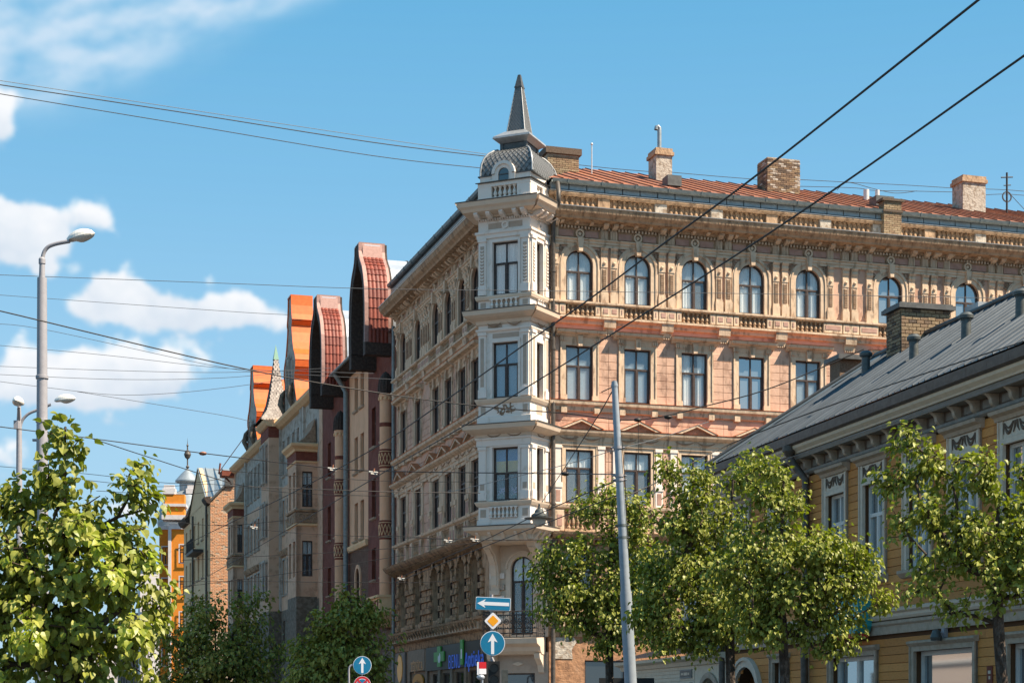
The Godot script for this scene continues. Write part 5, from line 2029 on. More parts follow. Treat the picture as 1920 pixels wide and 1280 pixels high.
func hood(h, f: Fac, ac):
	var n := hold("tiled_hood", h)
	# half profile from foot to crown: half width, height
	var pr := [[1.82, 20.0], [1.88, 21.0], [1.85, 21.9], [1.74, 22.7], [1.53, 23.3], [1.22, 23.8], [0.86, 24.12], [0.6, 24.4], [0.47, 24.75], [0.45, 25.15]]
	var P := func(s: float, t: float, b: float, out: float) -> Vector3:
		var x := clampf(t, 0, 1) * (pr.size() - 1)
		var i := mini(int(x), pr.size() - 2)
		var q := Vector2(lerpf(pr[i][0], pr[i + 1][0], x - i), lerpf(pr[i][1], pr[i + 1][1], x - i))
		var d := Vector2(pr[i + 1][1] - pr[i][1], pr[i][0] - pr[i + 1][0]).normalized()
		return f.p(ac + s * (q.x + d.x * out), q.y + d.y * out, b)
	var b0 := -0.1
	var b1 := 1.3
	var m := MB.new()
	for s in [-1, 1]:
		for i in 18:
			var t0 := i / 18.0
			var t1 := (i + 1) / 18.0
			m.quad(P.call(s, t0, b0, 0), P.call(s, t0, b1, 0), P.call(s, t1, b1, 0), P.call(s, t1, b0, 0))
			m.quad(P.call(s, t0, b1, 0), P.call(s, t0, b1, -0.45), P.call(s, t1, b1, -0.45), P.call(s, t1, b1, 0))
			m.quad(P.call(s, t0, b0, -0.45), P.call(s, t0, b1, -0.45), P.call(s, t1, b1, -0.45), P.call(s, t1, b0, -0.45))
	var back := PackedVector2Array()
	for i in 15:
		var t := i / 14.0 * 0.9
		back.append(Vector2((P.call(1, t, 0, -0.44) - f.o).dot(f.u), P.call(1, t, 0, -0.44).y))
	for i in range(14, -1, -1):
		back.append(Vector2(2 * ac - back[i].x, back[i].y))
	m.prism(f, back, -0.1, 0.1)
	m.box(f, ac - 1.9, ac - 1.4, 19.3, 20.0, 0.0, 1.3)
	m.box(f, ac + 1.4, ac + 1.9, 19.4, 20.0, 0.0, 1.3)
	m.box(f, ac - 0.42, ac + 0.42, 25.1, 25.16, b0, b1)
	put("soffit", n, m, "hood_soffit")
	# trim along the front and back edges
	for e in [[b1 - 0.16, b1 + 0.03], [0.02, 0.16]]:
		m = MB.new()
		for s in [-1, 1]:
			for i in 18:
				var t0 := i / 18.0
				var t1 := (i + 1) / 18.0
				m.quad(P.call(s, t0, e[0], 0.06), P.call(s, t0, e[1], 0.06), P.call(s, t1, e[1], 0.06), P.call(s, t1, e[0], 0.06))
				m.quad(P.call(s, t0, e[1], 0.06), P.call(s, t0, e[1], -0.05), P.call(s, t1, e[1], -0.05), P.call(s, t1, e[1], 0.06))
				m.quad(P.call(s, t0, e[0], -0.02), P.call(s, t0, e[0], 0.06), P.call(s, t1, e[0], 0.06), P.call(s, t1, e[0], -0.02))
		put("edge_trim", n, m, "hood_edge")
	# crown: weathered cap with a bare patch
	m = MB.new()
	for s in [-1, 1]:
		m.quad(P.call(s, 0.78, 0.16, 0.05), P.call(s, 0.78, b1 - 0.16, 0.05), P.call(s, 1.0, b1 - 0.16, 0.05), P.call(s, 1.0, 0.16, 0.05))
	m.box(f, ac - 0.48, ac + 0.48, 25.16, 25.2, 0.0, b1)
	put("crown_sheet", n, m, "hood_edge")
	m = MB.new()
	m.quad(P.call(1, 0.83, 0.45, 0.062), P.call(1, 0.83, b1 - 0.45, 0.062), P.call(1, 0.98, b1 - 0.25, 0.062), P.call(1, 0.98, 0.25, 0.062))
	put("bare_patch", n, m, "zinc_pale")
	# behind the tiles the same bell shape runs back in zinc sheets
	for k in 6:
		var z1 := 0.0 - k * 1.15
		var z0 := z1 - 1.13
		m = MB.new()
		for s in [-1, 1]:
			for i in 14:
				var t0 := i / 14.0 * 0.78
				var t1 := (i + 1) / 14.0 * 0.78
				m.quad(P.call(s, t0, z0, -0.03), P.call(s, t0, z1, -0.03), P.call(s, t1, z1, -0.03), P.call(s, t1, z0, -0.03))
			m.quad(P.call(s, 0.78, z0, -0.03), P.call(s, 0.78, z1, -0.03), f.p(ac, 24.5, z1), f.p(ac, 24.5, z0))
		put("zinc_sheet", n, m, "zinc_pale")
		m = MB.new()
		for s in [-1, 1]:
			var ps := []
			for i in 15:
				ps.append(P.call(s, i / 14.0 * 0.78, z0 + 0.01, -0.01))
			ps.append(f.p(ac, 24.53, z0))
			m.tube(ps, [0.035], 4)
		put("zinc_seam", n, m, "lead_dark")
	# roof tiles, each a bowed piece overlapping the one below
	var rows := 12
	var cols := 5
	for s in [-1, 1]:
		for r in rows:
			for c in cols:
				m = MB.new()
				var x0: float = lerpf(0.16, b1 - 0.16, float(c) / cols)
				var x1: float = lerpf(0.16, b1 - 0.16, float(c + 1) / cols) - 0.01
				var t0: float = 0.77 * r / rows
				var t1: float = 0.77 * (r + 1.08) / rows
				for k in 4:
					var u0 := k / 4.0
					var u1 := (k + 1) / 4.0
					var e0 := 0.05 + 0.03 * sin(u0 * PI)
					var e1 := 0.05 + 0.03 * sin(u1 * PI)
					var A: Vector3 = P.call(s, t0, lerpf(x0, x1, u0), e0 + 0.03)
					var B: Vector3 = P.call(s, t0, lerpf(x0, x1, u1), e1 + 0.03)
					m.quad(A, B, P.call(s, t1, lerpf(x0, x1, u1), e1), P.call(s, t1, lerpf(x0, x1, u0), e0))
					m.quad(P.call(s, t0, lerpf(x0, x1, u0), 0.0), P.call(s, t0, lerpf(x0, x1, u1), 0.0), B, A)
				put("roof_tile", n, m, "tile%d" % ((r * 7 + c * 5 + r * c) % 3))


func grey_house():
	var f := street_line()
	var h := thing("gabled_house", "grey and rose plaster house with two curled orange gables and a shingled spike", "building", f.p(-36, 0, -4))
	var m := MB.new()
	var cs := [-26.6, -28.4, -30.2, -32.0, -38.0, -40.0, -42.6, -44.2, -46.0, -47.6]
	var asc := cs.duplicate()
	asc.sort()
	for q in [[0.0, 8.9, 6.4, 8.2, "dark_stone"], [8.9, 13.0, 9.9, 12.2, "rose_plaster"], [13.0, 17.0, 13.9, 16.1, "rose_plaster"], [17.0, 21.4, 17.7, 20.0, "grey_plaster"]]:
		m = MB.new()
		wall_band(m, f, -54.5, -18.6, q[0], q[1], wins(asc, 0.85, q[2], q[3], q[0] > 16))
		put("wall", h, m, q[4])
		for c in cs:
			plain_window(h, f, c, q[2], q[3], 0.85, "grey_plaster" if q[0] > 8 else "", q[0] > 16)
			if q[0] > 8 and q[0] < 12:
				m = MB.new()
				m.prof(f, c - 0.7, c + 0.7, V2([0, q[3] + 0.2, 0.15, q[3] + 0.25, 0.3, q[3] + 0.45, 0.35, q[3] + 0.55, 0, q[3] + 0.62]))
				put("window_hood", h, m, "worn")
	m = MB.new()
	m.box(f, -54.4, -18.7, 0, 21.2, -10, -0.6)
	put("interior", h, m, "inside")
	m = MB.new()
	m.box(f, -19.6, -18.6, 0, 21.3, -8, 0.02)
	put("party_wall", h, m, "rose_plaster")
	# pilaster strips
	for a in [-25.2, -33.1, -37.0, -48.6, -24.4]:
		slab("pilaster", h, f, a - 0.25, a + 0.25, 8.9, 21.4, 0, 0.16, "grey_plaster")
	bay(h, f, -21.8)
	bay(h, f, -50.8, 0.9)
	turret(h, f)
	for q in [[-29.4, 28.8, 3.0], [-45.4, 27.4, 3.1]]:
		gable(h, f, q[0], q[1], q[2])
	# main roof
	m = MB.new()
	m.quad(f.p(-54.5, 21.3, 0.4), f.p(-18.6, 21.3, 0.4), f.p(-18.6, 24.2, -4.5), f.p(-54.5, 24.2, -4.5))
	m.quad(f.p(-54.5, 24.2, -4.5), f.p(-18.6, 24.2, -4.5), f.p(-18.6, 21.3, -9.5), f.p(-54.5, 21.3, -9.5))
	put("roof", h, m, "tile1")
	m = MB.new()
	m.prof(f, -54.5, -18.6, V2([0, 20.9, 0.2, 20.95, 0.45, 21.15, 0.5, 21.32, 0, 21.4]))
	put("eave_cornice", h, m, "sand_plaster")
	m = MB.new()
	m.box(f, -54.9, -54.5, 0, 21.4, -9, 0.05)
	put("party_wall", h, m, "rose_plaster")
	m = MB.new()
	m.box(f, -56.2, -54.9, 20.8, 21.2, -0.8, 1.0)
	m.quad(f.p(-57.0, 21.2, 1.1), f.p(-54.6, 21.2, 1.1), f.p(-54.6, 24.2, -1.0), f.p(-57.0, 24.2, -1.0))
	m.tube([f.p(-56.6, 22.0, 0.9), f.p(-56.6, 21.2, 1.0), f.p(-56.2, 20.7, 0.4), f.p(-55.8, 20.3, 0.15)], [0.08], 6)
	put("side_eave", h, m, "maroon")


func bay(h, f: Fac, ac, bd := 1.25):
	var n := hold("bay_window", h)
	var a0: float = ac - 1.5
	var a1: float = ac + 1.5
	var side := Fac.new(f.p(a1, 0, bd).x, -f.p(a1, 0, bd).z, -f.n.x, f.n.z)
	var front := f.sub(0, bd)
	var m := MB.new()
	var fo := []
	for q in [[9.0, 13.2, 10.2, 12.3], [13.2, 17.0, 14.3, 16.4]]:
		wall_band(m, front, a0, a1, q[0], q[1], wins([ac - 0.7, ac + 0.7], 0.75, q[2], q[3], false), 0.3)
		wall_band(m, side, 0.0, bd, q[0], q[1], wins([bd * 0.53], bd * 0.5, q[2], q[3], false), 0.3)
	put("wall", n, m, "rose_plaster")
	m = MB.new()
	m.box(front, a0, a1, 5.0, 9.0, -bd, 0.0)
	put("base_wall", n, m, "dark_stone")
	m = MB.new()
	m.box(front, a0 + 0.1, a1 - 0.4, 9.0, 17.0, -bd, -0.4)
	put("room", n, m, "inside")  # dark filling behind the bay panes, toned as if unlit
	for q in [[10.2, 12.3], [14.3, 16.4]]:
		for c in [ac - 0.7, ac + 0.7]:
			window(h, front, c, q[0], q[1], 0.75, "dark", false, {"rec": 0.12})
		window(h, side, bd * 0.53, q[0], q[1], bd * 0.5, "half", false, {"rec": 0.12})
	m = MB.new()
	for q in [[17.0, 0.02, 17.55, 0.04]]:
		m.box(front, a0 - 0.02, a1 + 0.02, 17.0, 17.55, -bd, 0.02)
	put("frieze", n, m, "maroon")
	for q in [["cornice", "sand_plaster", [0, 17.55, 0.1, 17.56, 0.14, 17.7, 0.35, 17.85, 0.38, 18.0, 0, 18.1]], ["ledge", "sand_plaster", [0, 16.9, 0.06, 16.92, 0.08, 17.0, 0, 17.02]], ["relief_band", "ornament", [0, 13.35, 0.07, 13.36, 0.07, 13.95, 0, 14.0]], ["ledge", "worn", [0, 14.0, 0.12, 14.02, 0.16, 14.12, 0, 14.18]], ["ledge", "sand_plaster", [0, 13.15, 0.1, 13.2, 0.1, 13.3, 0, 13.35]]]:
		m = MB.new()
		m.prof(front, a0, a1, V2(q[2]), 0.0, 1.0)
		m.prof(side, 0, bd, V2(q[2]), 1.0, 0.0)
		put(q[0], n, m, q[1])
	m = MB.new()
	scroll(m, side, 0.6, 13.65, 0.5, 0.2, 0.08, 5, 14)
	scroll(m, front, ac, 13.65, 1.4, 0.2, 0.08, 6, 18)
	put("relief", n, m, "worn")
	m = MB.new()
	m.prism(side, V2([0.1, 18.1, bd - 0.05, 18.1, bd - 0.1, 19.6, bd * 0.72, 18.9, bd * 0.4, 18.4]), -2.6, -0.1)
	put("parapet", n, m, "ornament")


func turret(h, f: Fac):
	var m := MB.new()
	m.box(f, -36.3, -33.1, 8.9, 21.2, 0, 0.82)
	put("turret_wall", h, m, "rose_plaster")
	m = MB.new()
	m.box(f, -36.3, -33.1, 0, 8.9, 0, 0.82)
	put("turret_base", h, m, "dark_stone")
	m = MB.new()
	m.box(f, -36.34, -33.06, 20.4, 21.1, 0, 0.86)
	put("turret_frieze", h, m, "maroon")
	m = MB.new()
	m.prof(f.sub(0, 0.82), -36.5, -32.9, V2([0, 21.1, 0.15, 21.15, 0.35, 21.35, 0.4, 21.5, -0.8, 21.6, -0.8, 21.1]))
	put("turret_cornice", h, m, "sand_plaster")
	for q in [[9.9, 12.2], [13.9, 16.1], [17.5, 20.0]]:
		for c in [-35.3, -34.1]:
			plain_window(h, f.sub(0, 0.82 + 0.17), c, q[0], q[1], 0.7, "grey_plaster")
	# concave spike, its hips and scales
	var c := f.sub(-34.7, 0.1)
	var lv := [[1.6, 21.6], [1.02, 22.2], [0.72, 22.9], [0.52, 23.8], [0.34, 24.8], [0.16, 25.9]]
	var cn := [Vector2(-1, 1), Vector2(1, 1), Vector2(1, -1), Vector2(-1, -1)]
	m = MB.new()
	for k in 4:
		for i in lv.size() - 1:
			var A: Vector2 = cn[k]
			var B: Vector2 = cn[(k + 1) % 4]
			m.quad(c.p(A.x * lv[i][0], lv[i][1], A.y * lv[i][0] * 0.8), c.p(B.x * lv[i][0], lv[i][1], B.y * lv[i][0] * 0.8), c.p(B.x * lv[i + 1][0], lv[i + 1][1], B.y * lv[i + 1][0] * 0.8), c.p(A.x * lv[i + 1][0], lv[i + 1][1], A.y * lv[i + 1][0] * 0.8))
	put("spike", h, m, "hood_soffit")
	m = MB.new()
	var g := RandomNumberGenerator.new()
	g.seed = 8
	for k in [1]:
		var A: Vector2 = cn[k]
		var B: Vector2 = cn[k + 1]
		for r in 34:
			var t := (r + 0.5) / 34.0 * (lv.size() - 1)
			var i := mini(int(t), lv.size() - 2)
			var w: float = lerpf(lv[i][0], lv[i + 1][0], t - i) + 0.03
			var y: float = lerpf(lv[i][1], lv[i + 1][1], t - i)
			var cols := maxi(2, int(w * 8))
			for q in cols:
				var e := (q + 0.5 + (0.25 if r % 2 else -0.25)) / cols
				var s := A.lerp(B, e)
				var du: float = 0.42 / cols
				var s0 := A.lerp(B, clampf(e - du, 0.03, 0.97))
				var s1 := A.lerp(B, clampf(e + du, 0.03, 0.97))
				var lift := g.randf_range(0.0, 0.05)
				m.quad(c.p(s0.x * w + lift, y - 0.09, s0.y * w * 0.8), c.p(s1.x * w + lift, y - 0.09, s1.y * w * 0.8), c.p(s1.x * w, y + 0.1, s1.y * w * 0.8), c.p(s0.x * w, y + 0.1, s0.y * w * 0.8))
	put("spike_scales", h, m, "scale_roof", "stuff")
	m = MB.new()
	for k in 4:
		var A: Vector2 = cn[k]
		var B: Vector2 = cn[(k + 1) % 4]
		m.tri(c.p(A.x * 0.22, 25.85, A.y * 0.18), c.p(B.x * 0.22, 25.85, B.y * 0.18), c.p(0, 26.9, 0))
	put("spike_tip", h, m, "verdigris")


func gable(h, f: Fac, ac, top: float, half: float):
	var n := hold("curled_gable", h)
	var d := top - 28.8
	# near half outline: offset, height; mirrored
	var o := [[0.55, 28.8], [0.6, 28.2], [0.75, 27.6], [0.95, 27.2], [0.72, 26.9], [0.85, 26.4], [1.15, 25.7], [1.45, 25.2], [1.9, 24.8], [2.15, 24.4], [2.1, 24.0], [1.8, 23.6], [1.75, 23.2], [2.0, 22.6], [2.5, 21.9], [3.0, 21.3]]
	var q := PackedVector2Array()
	for i in o.size():
		q.append(Vector2(ac + o[i][0] * half / 3.0, lerpf(21.3, top, (o[i][1] - 21.3) / 7.5)))
	var ln := q.size()
	for i in range(ln - 1, -1, -1):
		q.append(Vector2(2 * ac - q[i].x, q[i].y))
	var m := MB.new()
	m.prism(f, q, -0.5, 0.02)
	put("wall", n, m, "grey_plaster")
	# coping sheets over the edge
	for i in range(0, ln - 1):
		for s in [-1, 1]:
			m = MB.new()
			var A := q[i]
			var B := q[i + 1]
			var nn := Vector2(A.y - B.y, B.x - A.x).normalized()
			if nn.x < 0:
				nn = -nn
			var a0: float = A.x if s > 0 else 2 * ac - A.x
			var a1: float = B.x if s > 0 else 2 * ac - B.x
			for e in [0.0, 0.07]:
				m.quad(f.p(a0 + s * nn.x * e, A.y + nn.y * e, -1.3), f.p(a0 + s * nn.x * e, A.y + nn.y * e, 0.1), f.p(a1 + s * nn.x * e, B.y + nn.y * e, 0.1), f.p(a1 + s * nn.x * e, B.y + nn.y * e, -1.3))
			m.quad(f.p(a0, A.y, 0.1), f.p(a1, B.y, 0.1), f.p(a1 + s * nn.x * 0.07, B.y + nn.y * 0.07, 0.1), f.p(a0 + s * nn.x * 0.07, A.y + nn.y * 0.07, 0.1))
			put("coping_sheet", n, m, "orange_metal")
	m = MB.new()
	m.box(f, ac - 0.62 * half / 3, ac + 0.62 * half / 3, top, top + 0.08, -1.3, 0.12)
	put("crown_sheet", n, m, "orange_metal")
	# roof behind it
	for s in [-1, 1]:
		for k in 6:
			m = MB.new()
			var b0 := -1.0 - k * 1.3
			m.quad(f.p(ac, top - 0.7, b0), f.p(ac, top - 0.7, b0 - 1.27), f.p(ac + s * 2.7, 21.2, b0 - 1.27), f.p(ac + s * 2.7, 21.2, b0))
			m.quad(f.p(ac, top - 0.62, b0), f.p(ac, top - 0.62, b0 - 0.05), f.p(ac + s * 2.7, 21.28, b0 - 0.05), f.p(ac + s * 2.7, 21.28, b0))
			put("roof_sheet", n, m, "orange_metal")
	# relief, attic window and stems on the front
	plain_window(n, f.sub(0, 0.19), ac, 23.0 + d, 24.9 + d, 0.8, "grey_plaster", true)
	m = MB.new()
	for s in [-1, 1]:
		m.box(f, ac + s * 1.0 - 0.1, ac + s * 1.0 + 0.1, 21.4, 24.6 + d, 0.02, 0.16)
		scroll(m, f, ac + s * 1.5, 21.9, 0.35, 0.6, 0.1, int(ac) + s + 90, 9)
	m.prof(f, ac - half, ac + half, V2([0, 21.2, 0.25, 21.3, 0.3, 21.45, 0, 21.5]))
	put("relief", n, m, "grey_plaster")
	for s in [-1, 1]:
		m = MB.new()
		scroll(m, f, ac + s * 1.6, 22.3, 0.3, 0.5, 0.14, int(ac) + s + 30, 12)
		m.tube([f.p(ac + s * 1.5, 21.6, 0.2), f.p(ac + s * 1.6, 22.2, 0.4), f.p(ac + s * 1.55, 22.8, 0.3), f.p(ac + s * 1.4, 23.1, 0.15)], [0.1, 0.2, 0.16, 0.06], 7)
		put("sculpture", n, m, "dark_stone")


func far_houses():
	var f := street_line()
	# cream house with a bare brick flank
	var h := thing("brick_flank_house", "cream house with a bare brick flank and a steep grey sheet roof", "building", f.p(-70, 0, -3))
	var g := f.sub(0, 1.0)
	var m := MB.new()
	var cs := [-79.0, -76.0, -73.0, -70.0, -67.0, -64.0]
	for q in [[5.5, 9.4, 6.6, 8.8], [9.4, 13.0, 10.2, 12.4], [13.0, 16.4, 13.8, 15.8], [16.4, 20.0, 17.0, 18.8]]:
		wall_band(m, g, -81.0, -62.0, q[0], q[1], wins(cs, 1.1, q[2], q[3], false))
		for c in cs:
			plain_window(h, g, c, q[2], q[3], 1.1)
	m.box(g, -81, -62, 0, 5.5, -0.4, 0)
	put("wall", h, m, "sand_plaster")
	m = MB.new()
	m.box(g, -80.9, -62.4, 0, 19.8, -9, -0.6)
	put("interior", h, m, "inside")
	var side := Fac.new(g.p(-62, 0, 0).x, -g.p(-62, 0, 0).z, -g.n.x, g.n.z)
	m = MB.new()
	m.prism(side, V2([0, 0, 9, 0, 9, 21.0, 4.2, 22.6, 1.9, 21.6, 0, 19.6]), -0.3, 0.0)
	put("flank_wall", h, m, "brick_joint")
	var rg := RandomNumberGenerator.new()
	rg.seed = 3
	# bricks of the flank, too small to pick apart
	var lots := MB.new()
	for r in 108:
		var y := 9.0 + r * 0.12
		var x := 0.0 if r % 2 else -0.18
		while x < 7.0:
			var lim := 0.0 if y < 19.5 else (y - 19.5) * 0.95 + 0.1
			var l := maxf(x, lim)
			if x + 0.34 - l > 0.05 and rg.randf() > 0.08:
				lots.box(side, l, x + 0.34, y, y + 0.1, 0.0, 0.012 + rg.randf() * 0.02)
			x += 0.36
	put("bricks", h, lots, "flank_brick", "stuff")
	# gable to the street, and the sheet roof that falls from its ridge to the flank
	m = MB.new()
	m.prism(g, V2([-76.6, 19.9, -63.4, 19.9, -69.6, 23.4, -70.4, 23.4]), -0.3, 0.0)
	put("street_gable", h, m, "sand_plaster")
	for k in 7:
		var t0 := k / 7.0
		var t1 := (k + 0.97) / 7.0
		var lo := func(t: float) -> Vector3: return g.p(-63.3, 19.8, 0.15).lerp(g.p(-61.9, 22.7, -4.2), t)
		var hi := func(t: float) -> Vector3: return g.p(-70.0, 23.5, 0.1).lerp(g.p(-70.0, 23.5, -5.0), t)
		m = MB.new()
		m.quad(lo.call(t0), lo.call(t1), hi.call(t1), hi.call(t0))
		m.tube([lo.call(t1) + Vector3(0, 0.04, 0), hi.call(t1) + Vector3(0, 0.04, 0)], [0.05], 4)
		m.smooth = false
		put("roof_sheet", h, m, "zinc")
	m = MB.new()
	m.quad(g.p(-70.0, 23.5, 0.1), g.p(-70.0, 23.5, -5.0), g.p(-77.0, 19.8, -5.0), g.p(-77.0, 19.8, 0.15))
	m.box(g, -81, -62.3, 19.7, 20.0, -9, -0.1)
	put("rear_slope", h, m, "lead_dark")
	m = MB.new()
	m.prof(g, -81.2, -76.4, V2([0, 19.4, 0.3, 19.5, 0.5, 19.8, 0.52, 19.95, 0, 20.05]))
	put("eave_cornice", h, m, "hood_soffit")
	m = MB.new()
	m.prof(g, -63.6, -61.8, V2([0, 19.4, 0.3, 19.5, 0.5, 19.8, 0.52, 19.95, 0, 20.05]))
	put("eave_cornice", h, m, "hood_soffit")
	m = MB.new()
	m.tube([side.p(0, 19.7, 0.05), side.p(1.9, 21.7, 0.05), side.p(4.2, 22.7, 0.05)], [0.12], 6)
	m.box(side, 1.2, 1.9, 20.9, 21.6, -0.4, 0.2)
	put("verge", h, m, "lead_dark")
	for a in [-63.0, -72.5]:
		m = MB.new()
		m.tube([g.p(a, 19.6, 0.2), g.p(a, 0.2, 0.2)], [0.1], 6)
		put("rain_pipe", h, m, "pipe_dark")
	m = MB.new()
	m.box(g, -71.5, -66.5, 15.9, 16.15, 0, 0.9)
	for k in 12:
		m.tube([g.p(-71.4 + k * 0.44, 16.1, 0.86), g.p(-71.4 + k * 0.44, 17.1, 0.86)], [0.03], 4)
	m.tube([g.p(-71.4, 17.1, 0.86), g.p(-66.5, 17.1, 0.86)], [0.04], 4)
	m.smooth = false
	put("balcony", h, m, "iron")
	# dark pointed roof of its far corner
	m = MB.new()
	var c := at(362, HY, 168.0)
	c.y = 0.0
	for k in 8:
		var x := TAU * k / 8
		var z := TAU * (k + 1) / 8
		m.tri(c + Vector3(cos(x) * 1.15, 20.5, -sin(x) * 1.15), c + Vector3(cos(z) * 1.15, 20.5, -sin(z) * 1.15), c + Vector3(0.5, 24.4, 0))
		m.quad(c + Vector3(cos(x) * 1.2, 20.3, -sin(x) * 1.2), c + Vector3(cos(z) * 1.2, 20.3, -sin(z) * 1.2), c + Vector3(cos(z) * 1.15, 20.52, -sin(z) * 1.15), c + Vector3(cos(x) * 1.15, 20.52, -sin(x) * 1.15))
	put("corner_roof", h, m, "hood_soffit")
	m = MB.new()
	m.lathe(c, V2([0.85, 0.0, 0.85, 20.3]), 10)
	put("corner_turret", h, m, "sand_plaster")
	# ochre house with a silver dome
	h = thing("domed_house", "ochre yellow house under a silver onion dome with a ball finial", "building", at(330, 1352, 200))
	var e := Fac.new(at(298, 0, 200).x, 200, 1.0, 0.1)
	m = MB.new()
	m.box(e, 0.0, 3.0, 0, 24.0, -12, 0.0)
	put("wall", h, m, "ochre_wall")
	m = MB.new()
	m.box(e, 1.4, 6.0, 0, 24.0, -10, 2.5)
	put("projecting_wall", h, m, "ochre_wall")
	m = MB.new()
	m.box(e, 0.9, 3.1, 24.9, 27.3, 1.0, 3.0)
	put("attic_block", h, m, "ochre_wall")
	m = MB.new()
	m.box(e, 0.7, 3.3, 25.9, 26.2, 0.8, 3.2)
	m.box(e, 0.6, 3.4, 24.4, 24.9, 0.7, 3.4)
	m.box(e, 0.8, 2.0, 27.3, 27.55, 1.0, 3.1)
	m.box(e, 1.3, 6.1, 23.4, 24.0, -10.1, 2.7)
	m.box(e, 1.25, 1.6, 6, 23.4, 2.4, 2.62)
	m.box(e, -0.1, 3.0, 23.6, 24.02, -12.1, 0.15)
	put("cornice", h, m, "pale_wall")
	for y in [8.0, 12.0, 16.0, 19.6]:
		plain_window(h, e.sub(0, 0.18), 0.7, y, y + 2.0, 0.7, "pale_wall")
		plain_window(h, e.sub(0, 2.68), 3.0, y, y + 2.0, 0.9, "pale_wall")
	var dc := at(351, 1352.85, 205)
	dc.y = 0
	m = MB.new()
	m.lathe(dc, V2([3.4, 24.0, 3.4, 24.2, 3.5, 24.8, 3.38, 26.0, 2.95, 27.1, 2.2, 28.0, 1.2, 28.55]), 24)
	put("dome", h, m, "dome_silver")
	m = MB.new()
	m.lathe(dc, V2([0.95, 28.4, 0.95, 29.6, 1.45, 29.7, 1.45, 29.85, 0.8, 30.6, 0.2, 31.2, 0.0, 31.25]), 16)
	put("dome_lantern", h, m, "dome_silver")
	m = MB.new()
	m.lathe(dc, V2([0.3, 31.0, 0.1, 31.3, 0.22, 31.5, 0.08, 31.7, 0.08, 32.4, 0.3, 32.6, 0.42, 32.95, 0.3, 33.3, 0.08, 33.5, 0.08, 33.9, 0.15, 34.0, 0.04, 34.2, 0.0, 35.0]), 10)
	put("finial", h, m, "pipe_dark")
	for s in [-1.75, 0.95]:
		m = MB.new()
		m.box(e.sub(2.6, -3.2), s - 0.75, s + 0.75, 28.1, 28.7, -0.6, 0.6)
		m.box(e.sub(2.6, -3.2), s - 0.6, s + 0.6, 28.7, 29.1, -0.5, 0.5)
		put("dome_dormer", h, m, "pale_wall")
	# pale blocks at the end of the street, seen past the lime
	for q in [["pale_block", "white plaster tenement at the far end of the street", 262, 300, 232, 1060, "pale_wall"], ["grey_block", "dark grey tenement beyond the white one at street end", 222, 262, 240, 1150, "far_grey"], ["light_block", "light tenement seen low between the lime leaves", 150, 224, 250, 1195, "pale_wall"]]:
		h = thing(q[0], q[1], "building", at((q[2] + q[3]) / 2.0, 1352, q[4]))
		var p0 := at(q[2], q[5], q[4])
		var p1 := at(q[3], q[5], q[4])
		var k := Fac.new(p0.x, q[4], 1, 0.25)
		var wd := p1.x - p0.x
		m = MB.new()
		m.box(k, 0, wd, 0, p0.y, -8, 0)
		put("wall", h, m, q[6])
		m = MB.new()
		m.prof(k, -0.2, wd + 0.2, V2([0, p0.y - 0.5, 0.4, p0.y - 0.2, 0.5, p0.y + 0.05, -1, p0.y + 0.2]))
		put("eave_cornice", h, m, "far_grey")
		var y := 3.0
		while y < p0.y - 2.6:
			var x := 0.7
			while x < wd - 0.6:
				plain_window(h, k.sub(0, 0.18), x, y, y + 1.8, 0.8)
				x += 1.5
			y += 3.4


func across_the_street():
	# the sunlit front on the other side of the street: it stands outside the frame and shows in the panes of the plank house
	var f := Fac.new(-21.0, 30.0, -0.2932, 0.956)
	var h := thing("tenement_opposite", "pale rose tenement on the opposite side of the street", "building", f.p(45, 0, -4))
	var cs := []
	for i in 10:
		cs.append(29.5 + i * 3.0)
	var m := MB.new()
	for q in [[0.0, 5.0, 1.0, 3.6], [5.0, 9.0, 6.0, 8.2], [9.0, 13.0, 10.0, 12.2], [13.0, 17.0, 14.0, 16.0]]:
		wall_band(m, f, 28, 58, q[0], q[1], wins(cs, 1.2, q[2], q[3], false), 0.4)
		for c in cs:
			window(h, f, c, q[2], q[3], 1.2, "dark", false, {"cross": false})
	put("wall", h, m, "rose_pale")
	m = MB.new()
	m.box(f, 28.2, 57.8, 0, 16.8, -8, -0.6)
	put("interior", h, m, "inside")
	m = MB.new()
	m.prof(f, 27.7, 58.3, V2([0, 16.4, 0.3, 16.5, 0.7, 16.9, 0.75, 17.1, -8, 17.3, -8, 16.4]))
	put("eave_cornice", h, m, "pale_wall")
	for y in [5.0, 9.0, 13.0]:
		m = MB.new()
		m.prof(f, 28, 58, V2([0, y - 0.2, 0.15, y - 0.15, 0.18, y, 0, y + 0.05]))
		put("belt", h, m, "pale_wall")


func leaf_mesh(wide: float, fold: float, droop: float) -> ArrayMesh:
	var m := MB.new()
	var mid := [Vector3(0, 0, 0), Vector3(0, 0.5, -droop * 0.3), Vector3(0, 1.02, -droop)]
	var o := [[0.26, -0.05], [0.5, 0.26], [0.43, 0.6], [0.17, 0.88]]
	for s in [-1, 1]:
		var r := []
		for p in o:
			r.append(Vector3(s * p[0] * wide * 2, p[1], fold * p[0] - droop * p[1] * p[1]))
		for t in [[mid[0], r[0], r[1]], [mid[0], r[1], mid[1]], [mid[1], r[1], r[2]], [mid[1], r[2], r[3]], [mid[1], r[3], mid[2]]]:
			if s > 0:
				m.tri(t[0], t[1], t[2])
			else:
				m.tri(t[0], t[2], t[1])
	return m.mesh()


